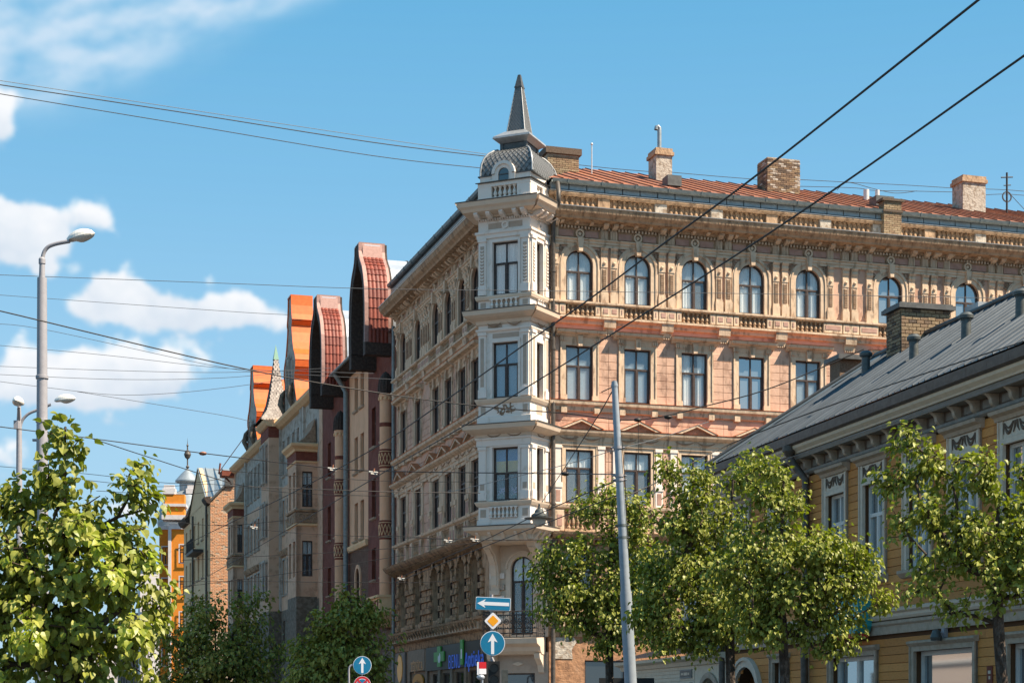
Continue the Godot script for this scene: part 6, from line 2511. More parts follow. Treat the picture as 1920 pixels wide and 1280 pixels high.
# balls: [px, py, depth offset, rx px, ry px] describe where the foliage stands; they become metres at the tree's own distance
func tree(called, label, group, px, d: float, top_y, balls: Array, o: Dictionary):
	var g := RandomNumberGenerator.new()
	g.seed = o.seed
	var base := at(px, HY, d)
	base.y = 0.0
	var t := thing(called, label, "tree", base, group)
	var top := at(o.get("top_x", px), top_y, d)
	# trunk nodes
	var nodes := []
	var par := []
	var K := 14
	for i in K + 1:
		var s := float(i) / K
		nodes.append(base.lerp(top, s) + Vector3(sin(s * 5 + o.seed) * 0.06, 0, cos(s * 4 + o.seed) * 0.06) * s)
		par.append(i - 1)
	var trunk_n := nodes.size()
	# tips inside the foliage
	var vol := 0.0
	var bs := []
	for b in balls:
		var c := at(b[0], b[1], d + b[2])
		var r := Vector3(b[3] / FP * d, b[4] / FP * d, (b[3] + b[4]) * 0.5 / FP * d * o.get("deep", 1.0))
		bs.append([c, r, r.x * r.y + r.x * r.y * r.z])
		vol += bs[-1][2]
	var tips := []
	var n: int = o.tips
	for b in bs:
		for i in int(ceil(n * b[2] / vol)):
			var v := Vector3(g.randfn(), g.randfn(), g.randfn()).normalized() * pow(g.randf(), 0.45) * (1.0 if g.randf() > 0.16 else g.randf_range(1.1, 1.45))
			tips.append(b[0] + v * b[1])
	var axis := base.lerp(top, 0.55)
	tips.sort_custom(func(p, q): return p.distance_squared_to(axis) < q.distance_squared_to(axis))
	var ends := []
	for p: Vector3 in tips:
		var best := -1
		var bd := 1e9
		for i in nodes.size():
			var q: Vector3 = nodes[i]
			if i < 4:
				continue
			var dd := p.distance_squared_to(q) * (1.0 if q.y < p.y + 0.1 else 2.5)
			if dd < bd:
				bd = dd
				best = i
		var q: Vector3 = nodes[best]
		var ln := p.distance_to(q)
		var k := clampi(int(ln / 0.35), 1, 6)
		var prev := best
		for i in k:
			var s := float(i + 1) / k
			var e := q.lerp(p, s) + Vector3(0, 0.1 * ln * sin(s * PI) * 0.8, 0) + Vector3(g.randf_range(-1, 1), g.randf_range(-1, 1), g.randf_range(-1, 1)) * 0.04 * ln * (1 - s)
			nodes.append(e)
			par.append(prev)
			prev = nodes.size() - 1
		ends.append(prev)
	# thickness from the number of tips each branch carries
	var carry := PackedFloat32Array()
	carry.resize(nodes.size())
	for e in ends:
		carry[e] += 1.0
	for i in range(nodes.size() - 1, -1, -1):
		if par[i] >= 0:
			carry[par[i]] += carry[i]
	var tr: float = o.trunk
	var tot := maxf(carry[0], 1.0)
	var rad := func(i: int) -> float: return maxf(tr * pow(carry[i] / tot, 0.46), o.get("twig", 0.005))
	var tm := MB.new()
	var ps := []
	var rs := []
	for i in trunk_n:
		ps.append(nodes[i])
		rs.append(maxf(rad.call(i), 0.012) * (1.25 if i == 0 else 1.0))
	tm.tube(ps, rs, 9)
	put("trunk", t, tm, "bark")
	var bm := MB.new()
	for i in range(trunk_n, nodes.size()):
		var r1: float = rad.call(i)
		var r0: float = minf(rad.call(par[i]), r1 * 1.5) if par[i] >= trunk_n else r1 * 1.3
		bm.tube([nodes[par[i]], nodes[i]], [r0, r1], 4)
	put("branches", t, bm, "twig", "stuff")
	# leaves round every tip and along its twig
	var lm: Mesh = o.mesh
	var xs := []
	var cols := []
	var size: float = o.leaf
	var cl: float = o.clump
	for e in ends:
		var p: Vector3 = nodes[e]
		var back: Vector3 = nodes[par[e]]
		var out := (p - axis)
		out.y *= 0.4
		out = out.normalized()
		var tint := g.randf()
		for i in int(o.per * g.randf_range(0.6, 1.4)):
			var w := Vector3(g.randfn(), g.randfn(), g.randfn()) * cl * 0.5
			var c := p.lerp(back, g.randf() * 0.5) + w
			var dir := (out * 0.5 + w.normalized() * 0.6 + Vector3(0, -0.75, 0) + Vector3(g.randf_range(-1, 1), g.randf_range(-1, 1), g.randf_range(-1, 1)) * 0.5).normalized()
			var nm := (Vector3(0, 0.75, 0) + out * 0.5 + Vector3(g.randf_range(-1, 1), g.randf_range(-1, 1), g.randf_range(-1, 1)) * 0.75).normalized()
			var x := dir.cross(nm).normalized()
			nm = x.cross(dir).normalized()
			var s := size * g.randf_range(0.5, 1.35)
			xs.append(Transform3D(Basis(x * s, dir * s, nm * s), c - base))
			var k := clampf(tint * 0.6 + g.randf() * 0.5, 0, 1)
			cols.append((o.dark as Color).lerp(o.light, k))
	var single: int = o.get("single", 0)
	var order := range(xs.size())
	if single:
		order.sort_custom(func(p, q): return xs[p].origin.z + (0.0 if (xs[p].origin + base).y > 2.0 else -99.0) > xs[q].origin.z + (0.0 if (xs[q].origin + base).y > 2.0 else -99.0))
		for i in single:
			var j: int = order[i]
			var l := MeshInstance3D.new()
			l.name = "leaf"
			l.mesh = lm
			l.material_override = M["leaf_one%d" % (j % 4)]
			t.add_child(l, true)
			l.transform = xs[j]
	var mm := MultiMesh.new()
	mm.transform_format = MultiMesh.TRANSFORM_3D
	mm.use_colors = true
	mm.mesh = lm
	mm.instance_count = xs.size() - single
	for i in range(single, xs.size()):
		mm.set_instance_transform(i - single, xs[order[i]])
		mm.set_instance_color(i - single, cols[order[i]])
	var mi := MultiMeshInstance3D.new()
	mi.name = "crown"
	mi.multimesh = mm
	mi.material_override = M[o.mat]
	t.add_child(mi)
	mi.set_meta("kind", "stuff")


func trees():
	var lime := leaf_mesh(0.52, 0.45, 0.35)
	var small := leaf_mesh(0.5, 0.5, 0.4)
	for i in 4:
		var c := mk("leaf_one%d" % i, [[136, 142, 46], [150, 152, 60], [120, 130, 38], [160, 160, 72]][i], 0.45)
		c.backlight_enabled = true
		c.backlight = Color(0.7, 0.78, 0.28)
	var da := Color(0.135, 0.165, 0.024)
	var li := Color(0.37, 0.375, 0.082)
	tree("lime_tree", "young lime with large heart-shaped leaves in front of the tall street lamp", "", 135, 17.0, 800, [[128, 820, 0, 34, 52], [110, 900, 0, 60, 50], [268, 880, 0, 22, 34], [235, 925, 0, 50, 44], [35, 930, 0.2, 70, 55], [-70, 960, 0.2, 80, 70], [170, 985, 0, 120, 60], [110, 1060, 0, 170, 80], [230, 1060, -0.3, 90, 60], [300, 1105, 0, 34, 30], [130, 1180, 0, 180, 90], [265, 1180, -0.4, 60, 30], [-60, 1110, 0, 120, 110], [120, 1275, 0, 170, 60], [-80, 1240, 0.2, 120, 90]],
		{"seed": 7, "tips": 430, "trunk": 0.09, "twig": 0.004, "leaf": 0.07, "per": 22, "clump": 0.13, "mesh": lime, "mat": "leaf0", "dark": da, "light": li, "single": 300, "top_x": 128})
	tree("street_tree", "slim street tree standing behind the tapering steel pole", "", 1145, 38.0, 935, [[1170, 935, 0, 52, 36], [1112, 955, 0, 42, 36], [1180, 1000, 0, 62, 46], [1085, 1040, 0, 66, 44], [1030, 1075, 0, 44, 44], [1190, 1080, 0, 60, 56], [1105, 1110, 0, 84, 50], [1040, 1135, 0, 46, 36], [1150, 1170, 0, 70, 36], [1190, 1140, 0, 50, 40], [1160, 1205, 0, 60, 26], [1080, 1170, 0, 40, 26]],
		{"seed": 21, "tips": 290, "trunk": 0.09, "leaf": 0.074, "per": 34, "clump": 0.23, "mesh": small, "mat": "leaf1", "dark": da, "light": li})
	tree("street_tree", "street tree with a wide crown before the cream shop", "", 1372, 31.0, 900, [[1256, 880, 0, 26, 32], [1300, 905, 0, 56, 40], [1395, 890, 0.5, 54, 28], [1280, 975, 0, 66, 46], [1340, 1000, 0, 80, 60], [1270, 1070, 0, 80, 56], [1360, 1090, 0, 90, 60], [1240, 1150, 0, 60, 36], [1330, 1160, 0, 100, 40], [1270, 1205, 0, 40, 24], [1310, 1215, 0, 40, 26], [1235, 1200, 0, 40, 30], [1390, 1180, 0, 60, 30], [1215, 1120, 0, 40, 40]],
		{"seed": 33, "tips": 350, "trunk": 0.085, "leaf": 0.066, "per": 34, "clump": 0.2, "mesh": small, "mat": "leaf1", "dark": da, "light": li})
	tree("street_tree", "broad street tree with dark upright trunk in front of the ochre gate arch", "", 1472, 27.0, 900, [[1430, 880, 0, 52, 30], [1455, 950, 0, 66, 46], [1480, 1030, 0, 100, 60], [1560, 1045, 0, 70, 50], [1400, 1060, 0, 70, 60], [1610, 1085, 0, 64, 34], [1540, 1110, 0, 90, 44], [1430, 1140, 0, 90, 48], [1570, 1170, 0, 80, 30], [1650, 1130, 0, 26, 20], [1460, 1185, 0, 80, 24], [1560, 1210, 0, 50, 22]],
		{"seed": 45, "tips": 340, "trunk": 0.075, "leaf": 0.061, "per": 34, "clump": 0.175, "mesh": small, "mat": "leaf1", "dark": da, "light": li})
	tree("street_tree", "open-crowned street tree before the carved windows of the plank house", "", 1898, 21.0, 930, [[1715, 835, 0, 46, 30], [1680, 895, 0, 44, 22], [1760, 890, 0, 60, 44], [1730, 960, 0, 50, 40], [1850, 880, 0, 56, 44], [1790, 985, 0, 84, 50], [1890, 970, 0, 70, 60], [1770, 1060, 0, 70, 40], [1870, 1070, 0, 90, 60], [1720, 1110, 0, 40, 20], [1820, 1135, 0, 60, 24], [1960, 1030, 0, 80, 110], [1950, 900, 0.4, 50, 50], [1652, 910, 0, 28, 16], [1690, 1000, 0, 36, 24]],
		{"seed": 58, "tips": 250, "trunk": 0.068, "twig": 0.004, "leaf": 0.058, "per": 28, "clump": 0.135, "mesh": small, "mat": "leaf1", "dark": da, "light": li, "top_x": 1870})
	tree("shaded_tree", "dense dark green tree in the shade before the grey and rose house", "trees in the shaded side street", 405, 92.0, 1130, [[390, 1165, 0, 60, 50], [470, 1150, 0, 46, 46], [330, 1210, 0, 60, 46], [430, 1230, 0, 100, 60], [340, 1280, 0, 80, 50], [480, 1260, 0, 50, 60]],
		{"seed": 64, "tips": 420, "trunk": 0.16, "leaf": 0.17, "per": 16, "clump": 0.5, "mesh": small, "mat": "leaf2", "dark": da, "light": li})
	tree("shaded_tree", "dark green tree in the shade below the dark red house", "trees in the shaded side street", 640, 74.0, 1105, [[655, 1120, 0, 24, 30], [640, 1170, 0, 56, 40], [690, 1160, 0, 44, 36], [600, 1215, 0, 56, 40], [670, 1240, 0, 70, 60], [590, 1275, 0, 60, 50]],
		{"seed": 71, "tips": 400, "trunk": 0.14, "leaf": 0.15, "per": 16, "clump": 0.4, "mesh": small, "mat": "leaf2", "dark": da, "light": li})


func spline(pts: Array, n := 8) -> Array:
	var out := []
	for i in pts.size() - 1:
		var a: Vector3 = pts[maxi(i - 1, 0)]
		var b: Vector3 = pts[i]
		var c: Vector3 = pts[i + 1]
		var d: Vector3 = pts[mini(i + 2, pts.size() - 1)]
		for k in n:
			out.append(b.cubic_interpolate(c, a, d, float(k) / n))
	out.append(pts[-1])
	return out


func wire(label, group, pts: Array, r: float, mat := "wire"):
	var q := []
	for p in pts:
		q.append(at(p[0], p[1], p[2]))
	var m := MB.new()
	m.tube(spline(q, 8), [r], 5)
	one("overhead_wire", label, "wire", m, mat, group)


func wires():
	var H := func(y: float) -> float: return 4.25 * FP / (HY - y)
	# trolley wires, kept at their height over the carriageway
	var w1 := []
	for p in [[2050, -170], [1835, 0], [1430, 320], [1240, 460], [1109, 558], [1000, 634], [840, 747], [700, 841], [545, 925], [400, 995], [330, 1030]]:
		w1.append([p[0], p[1], H.call(p[1])])
	wire("thick black tram wire sweeping from overhead down past the spired corner oriel", "pair of tram wires", w1, 0.0085)
	var w2 := []
	for p in [[2080, -5], [1920, 105], [1540, 372], [1240, 568], [895, 783], [737, 875], [560, 980], [400, 1074], [340, 1106]]:
		w2.append([p[0], p[1], H.call(p[1])])
	wire("thick black tram wire crossing in front of the arched windows of the corner house", "pair of tram wires", w2, 0.0085)
	var cab := "telephone cables strung to the roof of the corner house"
	wire("thin grey telephone cable running high to the slate dome", cab, [[-60, 142, 60], [0, 151, 61], [350, 205, 65], [700, 258, 69], [912, 289, 72]], 0.012, "wire_grey")
	wire("stout black telephone cable running high to the slate dome", cab, [[-60, 150, 60], [0, 159, 61], [350, 212, 65], [700, 267, 69], [912, 293, 72]], 0.02)
	wire("black telephone cable sagging below the other two to the slate dome", cab, [[-60, 164, 60], [0, 176, 61], [350, 234, 65], [700, 292, 69], [912, 316, 72]], 0.016)
	var rf := "cables slung between the chimneys of the corner house"
	var names := ["thin cable from the brick chimney behind the dome to the chimney with the bent flue", "thin cable from the bent flue chimney to the bare brick chimney", "thin upper cable from the bare brick chimney to the whitewashed chimney", "thin lower cable from the bare brick chimney to the whitewashed chimney", "thin upper cable from the whitewashed chimney past the roof mast", "thin lower cable from the whitewashed chimney past the roof mast", "short cable drooping from the roof mast to the roof", "limp looped cable above the two short roof vents"]
	for q in [[[1075, 308], [1150, 316], [1222, 322]], [[1250, 322], [1340, 330], [1428, 337]], [[1488, 336], [1600, 342], [1700, 347], [1795, 353]], [[1490, 349], [1600, 352], [1640, 357], [1700, 358], [1795, 360]], [[1836, 354], [1890, 356], [1960, 362]], [[1836, 366], [1890, 364], [1960, 370]], [[1888, 356], [1910, 380], [1925, 396]], [[1570, 356], [1590, 342], [1640, 354], [1680, 362], [1720, 358]]]:
		var z := []
		for p in q:
			z.append([p[0], p[1], 76.0 + (p[0] - 1200) * 0.006])
		wire(names.pop_front(), rf, z, 0.014)
	var cs := "span wires across the crossing"
	wire("thin pale wire running level across the whole front of the corner house", cs, [[-60, 513, 50], [420, 531, 50], [690, 541, 50], [1000, 545, 50], [1500, 552, 50], [1980, 561, 50]], 0.009, "wire_grey")
	wire("thick sagging span cable tied from the street lamp side to the plank house roof", cs, [[-60, 571, 36], [0, 583, 36], [420, 683, 38], [640, 725, 40], [860, 757, 41], [1060, 775, 41], [1196, 787, 40], [1340, 757, 40], [1455, 724, 40], [1620, 655, 40]], 0.014)
	names = ["thin grey span wire passing behind the tall lamp below its arm", "thin grey span wire dipping to meet the thick span cable at the shingled spike", "thin grey span wire between the thick cable and the cumulus cloud above the lime", "thin grey span wire running almost level before the low white cloud", "thin grey span wire bowed slightly before the low white cloud", "thin grey span wire with the deepest sag before the low white cloud", "faint grey wire falling from the low white cloud to the orange gable"]
	for q in [[[-40, 548], [0, 553], [420, 583], [540, 590]], [[-40, 609], [68, 615], [420, 689], [600, 704], [760, 712]], [[-40, 644], [200, 666], [420, 690], [600, 697], [700, 700]], [[-40, 685], [200, 694], [420, 698], [620, 690]], [[-40, 700], [215, 711], [420, 708], [560, 694]], [[-40, 710], [100, 728], [215, 740], [320, 737], [420, 727], [530, 712]], [[144, 734], [280, 756], [420, 779], [470, 790]]]:
		var z := []
		for p in q:
			z.append([p[0], p[1], 62.0])
		wire(names.pop_front(), cs, z, 0.009, "wire_grey")
	wire("black span wire carrying two pale wire crossings before the red house", cs, [[-60, 792, 40], [0, 800, 40], [172, 822, 41], [400, 852, 42], [625, 878, 42], [760, 884, 41], [1060, 888, 38], [1160, 889, 33.3]], 0.012)
	wire("black wire branching down from the span wire above the lime", cs, [[172, 822, 41], [266, 853, 43], [420, 902, 46], [470, 912, 46], [540, 915, 47], [737, 922, 48], [900, 924, 50]], 0.012)
	var lo := "low span wires over the side street"
	names = ["thin wire just above the branched span wire before the corner house", "thin wire from the lime to the banded column, sagging in the middle", "thin wire passing behind the silver dome lantern", "thin wire before the silver dome and grey sheet roof", "thin wire with a pale crossing before the grey and rose bay", "thin slanting wire before the dark stone base of the bay", "thin low wire just above the shaded trees", "thin level wire tied to the steel pole below the hanging lamp", "thin slanting wire rising from the shaded trees to the peach column", "thin wire before the brick flank"]
	for q in [[[400, 880], [560, 893], [740, 902], [890, 903]], [[160, 900], [290, 912], [400, 908], [560, 925], [740, 930]], [[-40, 871], [160, 888], [330, 906], [430, 894]], [[180, 920], [340, 927], [440, 912]], [[400, 983], [569, 1000], [760, 1008], [900, 1012]], [[340, 1050], [500, 1042], [620, 1036], [760, 1026], [900, 1018]], [[320, 1090], [500, 1090], [760, 1092], [860, 1087]], [[720, 1003], [860, 1011], [1000, 1012], [1166, 1011]], [[340, 1100], [500, 1080], [640, 1060], [760, 1040]], [[280, 970], [400, 985], [540, 975]]]:
		var z := []
		for p in q:
			z.append([p[0], p[1], 56.0 if q[-1][0] < 1100 else 46.0])
		wire(names.pop_front(), lo, z, 0.009)
	var gy := "guy wires tied to the tapering steel pole"
	wire("guy wire slanting from the pale steel pole down over the shaded shop front", gy, [[1160, 899, 33.1], [1004, 966, 40], [902, 1015, 46], [742, 1086, 56]], 0.012)
	wire("second guy wire slanting from the pale steel pole to the shaded shop front", gy, [[1160, 927, 33.1], [1035, 976, 38], [902, 1027, 46], [742, 1092, 56]], 0.012)
	wire("pale guy wire rising from the oriel past the steel pole", gy, [[840, 923, 50], [1040, 876, 40], [1158, 842, 33.2], [1240, 820, 36], [1330, 790, 40]], 0.008, "wire_grey")
	wire("guy wire from the steel pole up to the eave of the plank house", gy, [[1163, 935, 33.1], [1240, 900, 34], [1370, 832, 36], [1600, 745, 34], [1920, 640, 29], [1990, 616, 28]], 0.012)
	wire("thin wire along the brackets below the plank house gutter", gy, [[1240, 950, 36], [1509, 848, 34], [1700, 783, 31], [1920, 709, 28], [1990, 686, 27]], 0.006, "wire_grey")
	wire("twisted cable hanging from the steel pole top to the suspended lamp", gy, [[1147, 735, 33.0], [1120, 782, 36], [1062, 872, 47], [1016, 942, 58]], 0.012)
	wire("short drooping tie wire beside the steel pole top", gy, [[1147, 726, 33.0], [1130, 734, 33.2], [1128, 735, 33.2]], 0.01)
	wire("thin vertical dropper below the span cable insulator", gy, [[1197, 787, 40], [1197, 840, 40], [1197, 888, 40]], 0.007)
	wire("thin vertical dropper beside the other, near the plank house", gy, [[1253, 780, 40], [1253, 850, 40], [1253, 890, 40]], 0.007)
	# fittings on the wires
	for q in [[623, 878, 42.0, "white wire crossing on the span wire before the peach column"], [700, 885, 41.5, "white wire crossing on the span wire before the red wall"], [840, 1013, 46.0, "white wire crossing on the low wire before the shop cornice"], [890, 1011, 46.0, "white wire crossing beside the oriel console"], [752, 1084, 55.0, "white wire crossing above the round-arched windows"], [476, 988, 52.0, "white wire crossing before the grey and rose house"]]:
		var c := at(q[0], q[1], q[2])
		var t := thing("wire_crossing", q[3], "wire fitting", c, "wire crossings over the street")
		var m := MB.new()
		m.tube([c + Vector3(-0.11, 0.01, 0), c + Vector3(0.11, -0.01, 0)], [0.02], 6)
		m.tube([c + Vector3(-0.06, -0.04, 0.05), c + Vector3(0.08, -0.05, -0.05)], [0.014], 5)
		put("cross_bar", t, m, "insulator")
		m = MB.new()
		m.tube([c, c + Vector3(0.02, 0.09, 0)], [0.02], 5)
		put("hanger", t, m, "wire_clamp")
	for q in [[380, 850, 42.0, "brown insulator on the span wire beside the silver dome finial"], [1196, 787, 40.0, "dark insulator on the span cable above the dropper by the steel pole"], [1253, 782, 40.0, "dark insulator on the span cable above the other dropper"], [1060, 888, 38.0, "dark insulator on the span wire before the second storey window"]]:
		var c := at(q[0], q[1], q[2])
		var m := MB.new()
		m.ball(c, Vector3(0.1, 0.05, 0.05), 8)
		one("wire_insulator", q[3], "wire fitting", m, "wire_clamp" if q[0] < 500 else "wire", "insulators on the span wires")
	# suspended lamp
	var c := at(1011, 968, 58.0)
	var t := thing("hanging_lamp", "bell-shaped street lamp hanging from wires in front of the oriel", "lamp", c)
	var m := MB.new()
	m.lathe(c, V2([0.1, 0.24, 0.14, 0.2, 0.16, 0.12, 0.26, 0.06, 0.27, 0.0, 0.24, -0.02]), 16)
	m.lathe(c, V2([0.24, -0.02, 0.5, -0.06, 0.5, -0.075, 0.2, -0.06]), 18)
	m.tube([c + Vector3(0, 0.2, 0), c + Vector3(0, 0.42, 0)], [0.05, 0.03], 8)
	put("lamp_shade", t, m, "vent")
	m = MB.new()
	m.lathe(c, V2([0.22, -0.07, 0.23, -0.16, 0.19, -0.26, 0.1, -0.33, 0.0, -0.35]), 16)
	put("lamp_globe", t, m, "lamp_glass")


func lamp_head(par, c: Vector3, dir: Vector3, s: float):
	# dir: from arm to nose
	var d := dir.normalized()
	var sd := d.cross(Vector3.UP).normalized()
	var up := sd.cross(d)
	for half in [1, -1]:
		var m := MB.new()
		var n := 10
		var k := 8
		for i in n:
			for j in k:
				var q := []
				for e in [[i, j], [i + 1, j], [i + 1, j + 1], [i, j + 1]]:
					var t: float = float(e[0]) / n
					var w := pow(sin(PI * clampf(0.06 + t * 0.94, 0, 1)), 0.55)
					var an: float = PI * e[1] / k
					var hh := 0.2 * w if half > 0 else 0.11 * w * smoothstep(0.1, 0.5, t)
					q.append(c + d * (t - 0.5) * 0.72 * s + sd * cos(an) * 0.17 * w * s + up * sin(an) * hh * s * half)
				m.quad(q[0], q[1], q[2], q[3])
		put("shell" if half > 0 else "lens", par, m, "lamp_white" if half > 0 else "lamp_glass")


func street_lamps():
	var b := at(78, HY, 38.0)
	b.y = 0
	var t := thing("street_lamp", "tall grey street lamp with one curved arm above the lime", "street lamp", b)
	var m := MB.new()
	m.lathe(b, V2([0.16, 0.0, 0.15, 3.0, 0.12, 8.0, 0.105, 11.25, 0.0, 11.26]), 14)
	put("pole", t, m, "pole_grey")
	m = MB.new()
	m.lathe(b, V2([0.07, 11.2, 0.06, 11.55, 0.075, 11.56, 0.075, 11.66, 0.05, 11.7]), 10)
	put("collar", t, m, "pole_grey")
	for y in [9.05, 8.1]:
		m = MB.new()
		m.lathe(b, V2([0.125, y, 0.14, y + 0.01, 0.14, y + 0.07, 0.125, y + 0.08]), 12)
		put("clamp", t, m, "pole_grey")
	m = MB.new()
	m.box(Fac.new(b.x, -b.z, 1, 0), -0.24, 0.3, 7.72, 7.77, -0.16, -0.1)
	put("cross_bar", t, m, "pole_grey")
	var q := []
	for p in [[79, 500], [80, 478], [88, 464], [104, 457], [130, 452]]:
		q.append(at(p[0], p[1], 38.0))
	m = MB.new()
	m.tube(spline(q, 5), [0.045], 8)
	put("arm", t, m, "pole_grey")
	lamp_head(t, at(152, 445, 38.0), Vector3(1, 0.22, 0.25), 0.92)
	b = at(35, HY, 52.0)
	b.y = 0
	t = thing("street_lamp", "shorter street lamp with two arms behind the tall one", "street lamp", b)
	m = MB.new()
	m.lathe(b, V2([0.13, 0.0, 0.11, 6.0, 0.08, 10.5, 0.05, 11.0]), 12)
	put("pole", t, m, "pole_grey")
	q = []
	for p in [[36, 812], [40, 790], [52, 776], [70, 768], [94, 758]]:
		q.append(at(p[0], p[1], 52.0))
	m = MB.new()
	m.tube(spline(q, 5), [0.045], 8)
	put("arm", t, m, "pole_grey")
	m = MB.new()
	m.tube([at(35, 790, 52.0), at(34, 765, 51.6)], [0.045], 8)
	put("arm", t, m, "pole_grey")
	lamp_head(t, at(122, 750, 52.0), Vector3(1, 0.12, 0.2), 0.92)
	var n := hold("end_on_lamp", t)
	lamp_head(n, at(33, 755, 51.2), Vector3(0.05, 0.05, 1), 0.95)
	m = MB.new()
	var jb := at(30, 796, 51.9)
	m.box(Fac.new(jb.x, -jb.z, 1, 0), -0.07, 0.07, jb.y - 0.12, jb.y + 0.12, -0.06, 0.06)
	put("junction_box", t, m, "pole_grey")
	# the pale leaning pole
	b = Vector3(2.37, 0, -33.0)
	t = thing("tram_pole", "pale blue-grey tapering steel pole leaning slightly before the street trees", "pole", b)
	var top := at(1152, 715, 33.0)
	var st := b.lerp(top, 0.5)
	m = MB.new()
	var e := func(y: float) -> Vector3: return b.lerp(top, y / top.y)
	m.tube([e.call(0.0), e.call(3.9), e.call(4.02), e.call(4.1), e.call(top.y - 0.04), e.call(top.y)], [0.125, 0.112, 0.11, 0.092, 0.058, 0.05], 16)
	put("pole", t, m, "pole_paint")
	m = MB.new()
	m.tube([e.call(top.y), e.call(top.y + 0.02)], [0.05, 0.0], 16)
	m.tube([e.call(top.y - 0.1), e.call(top.y - 0.06)], [0.068], 14)
	put("pole_cap", t, m, "pole_paint")
	for y in [6.75, 6.22, 6.14, 5.28, 5.05]:
		m = MB.new()
		m.tube([e.call(y), e.call(y + 0.05)], [0.088], 14)
		var c: Vector3 = e.call(y + 0.025)
		m.tube([c + Vector3(-0.13, 0, 0.02), c + Vector3(0.13, 0, 0.02)], [0.018], 6)
		put("clamp", t, m, "pole_grey" if y > 6 else "gutter")
	m = MB.new()
	m.tube([e.call(7.0) + Vector3(0.075, 0, 0.05), e.call(6.2) + Vector3(0.1, 0, 0.05), e.call(5.6) + Vector3(0.09, 0, 0.06), e.call(4.9) + Vector3(0.1, 0, 0.05)], [0.008], 5)
	put("cable", t, m, "wire")


func arrow(len_: float, w: float, head: float, hw: float) -> PackedVector2Array:
	return V2([-w, -len_ / 2, w, -len_ / 2, w, len_ / 2 - head, hw, len_ / 2 - head - 0.04, 0, len_ / 2, -hw, len_ / 2 - head - 0.04, -w, len_ / 2 - head])


func turned(q: PackedVector2Array, an: float, c: Vector2) -> PackedVector2Array:
	var o := PackedVector2Array()
	for p in q:
		o.append(p.rotated(an) + c)
	return o


func disc(m: MB, f: Fac, a, y, r, b0, b1, seg := 28):
	m.ring(f, a, y, 0.0, r, b0, b1, 0, TAU, seg)


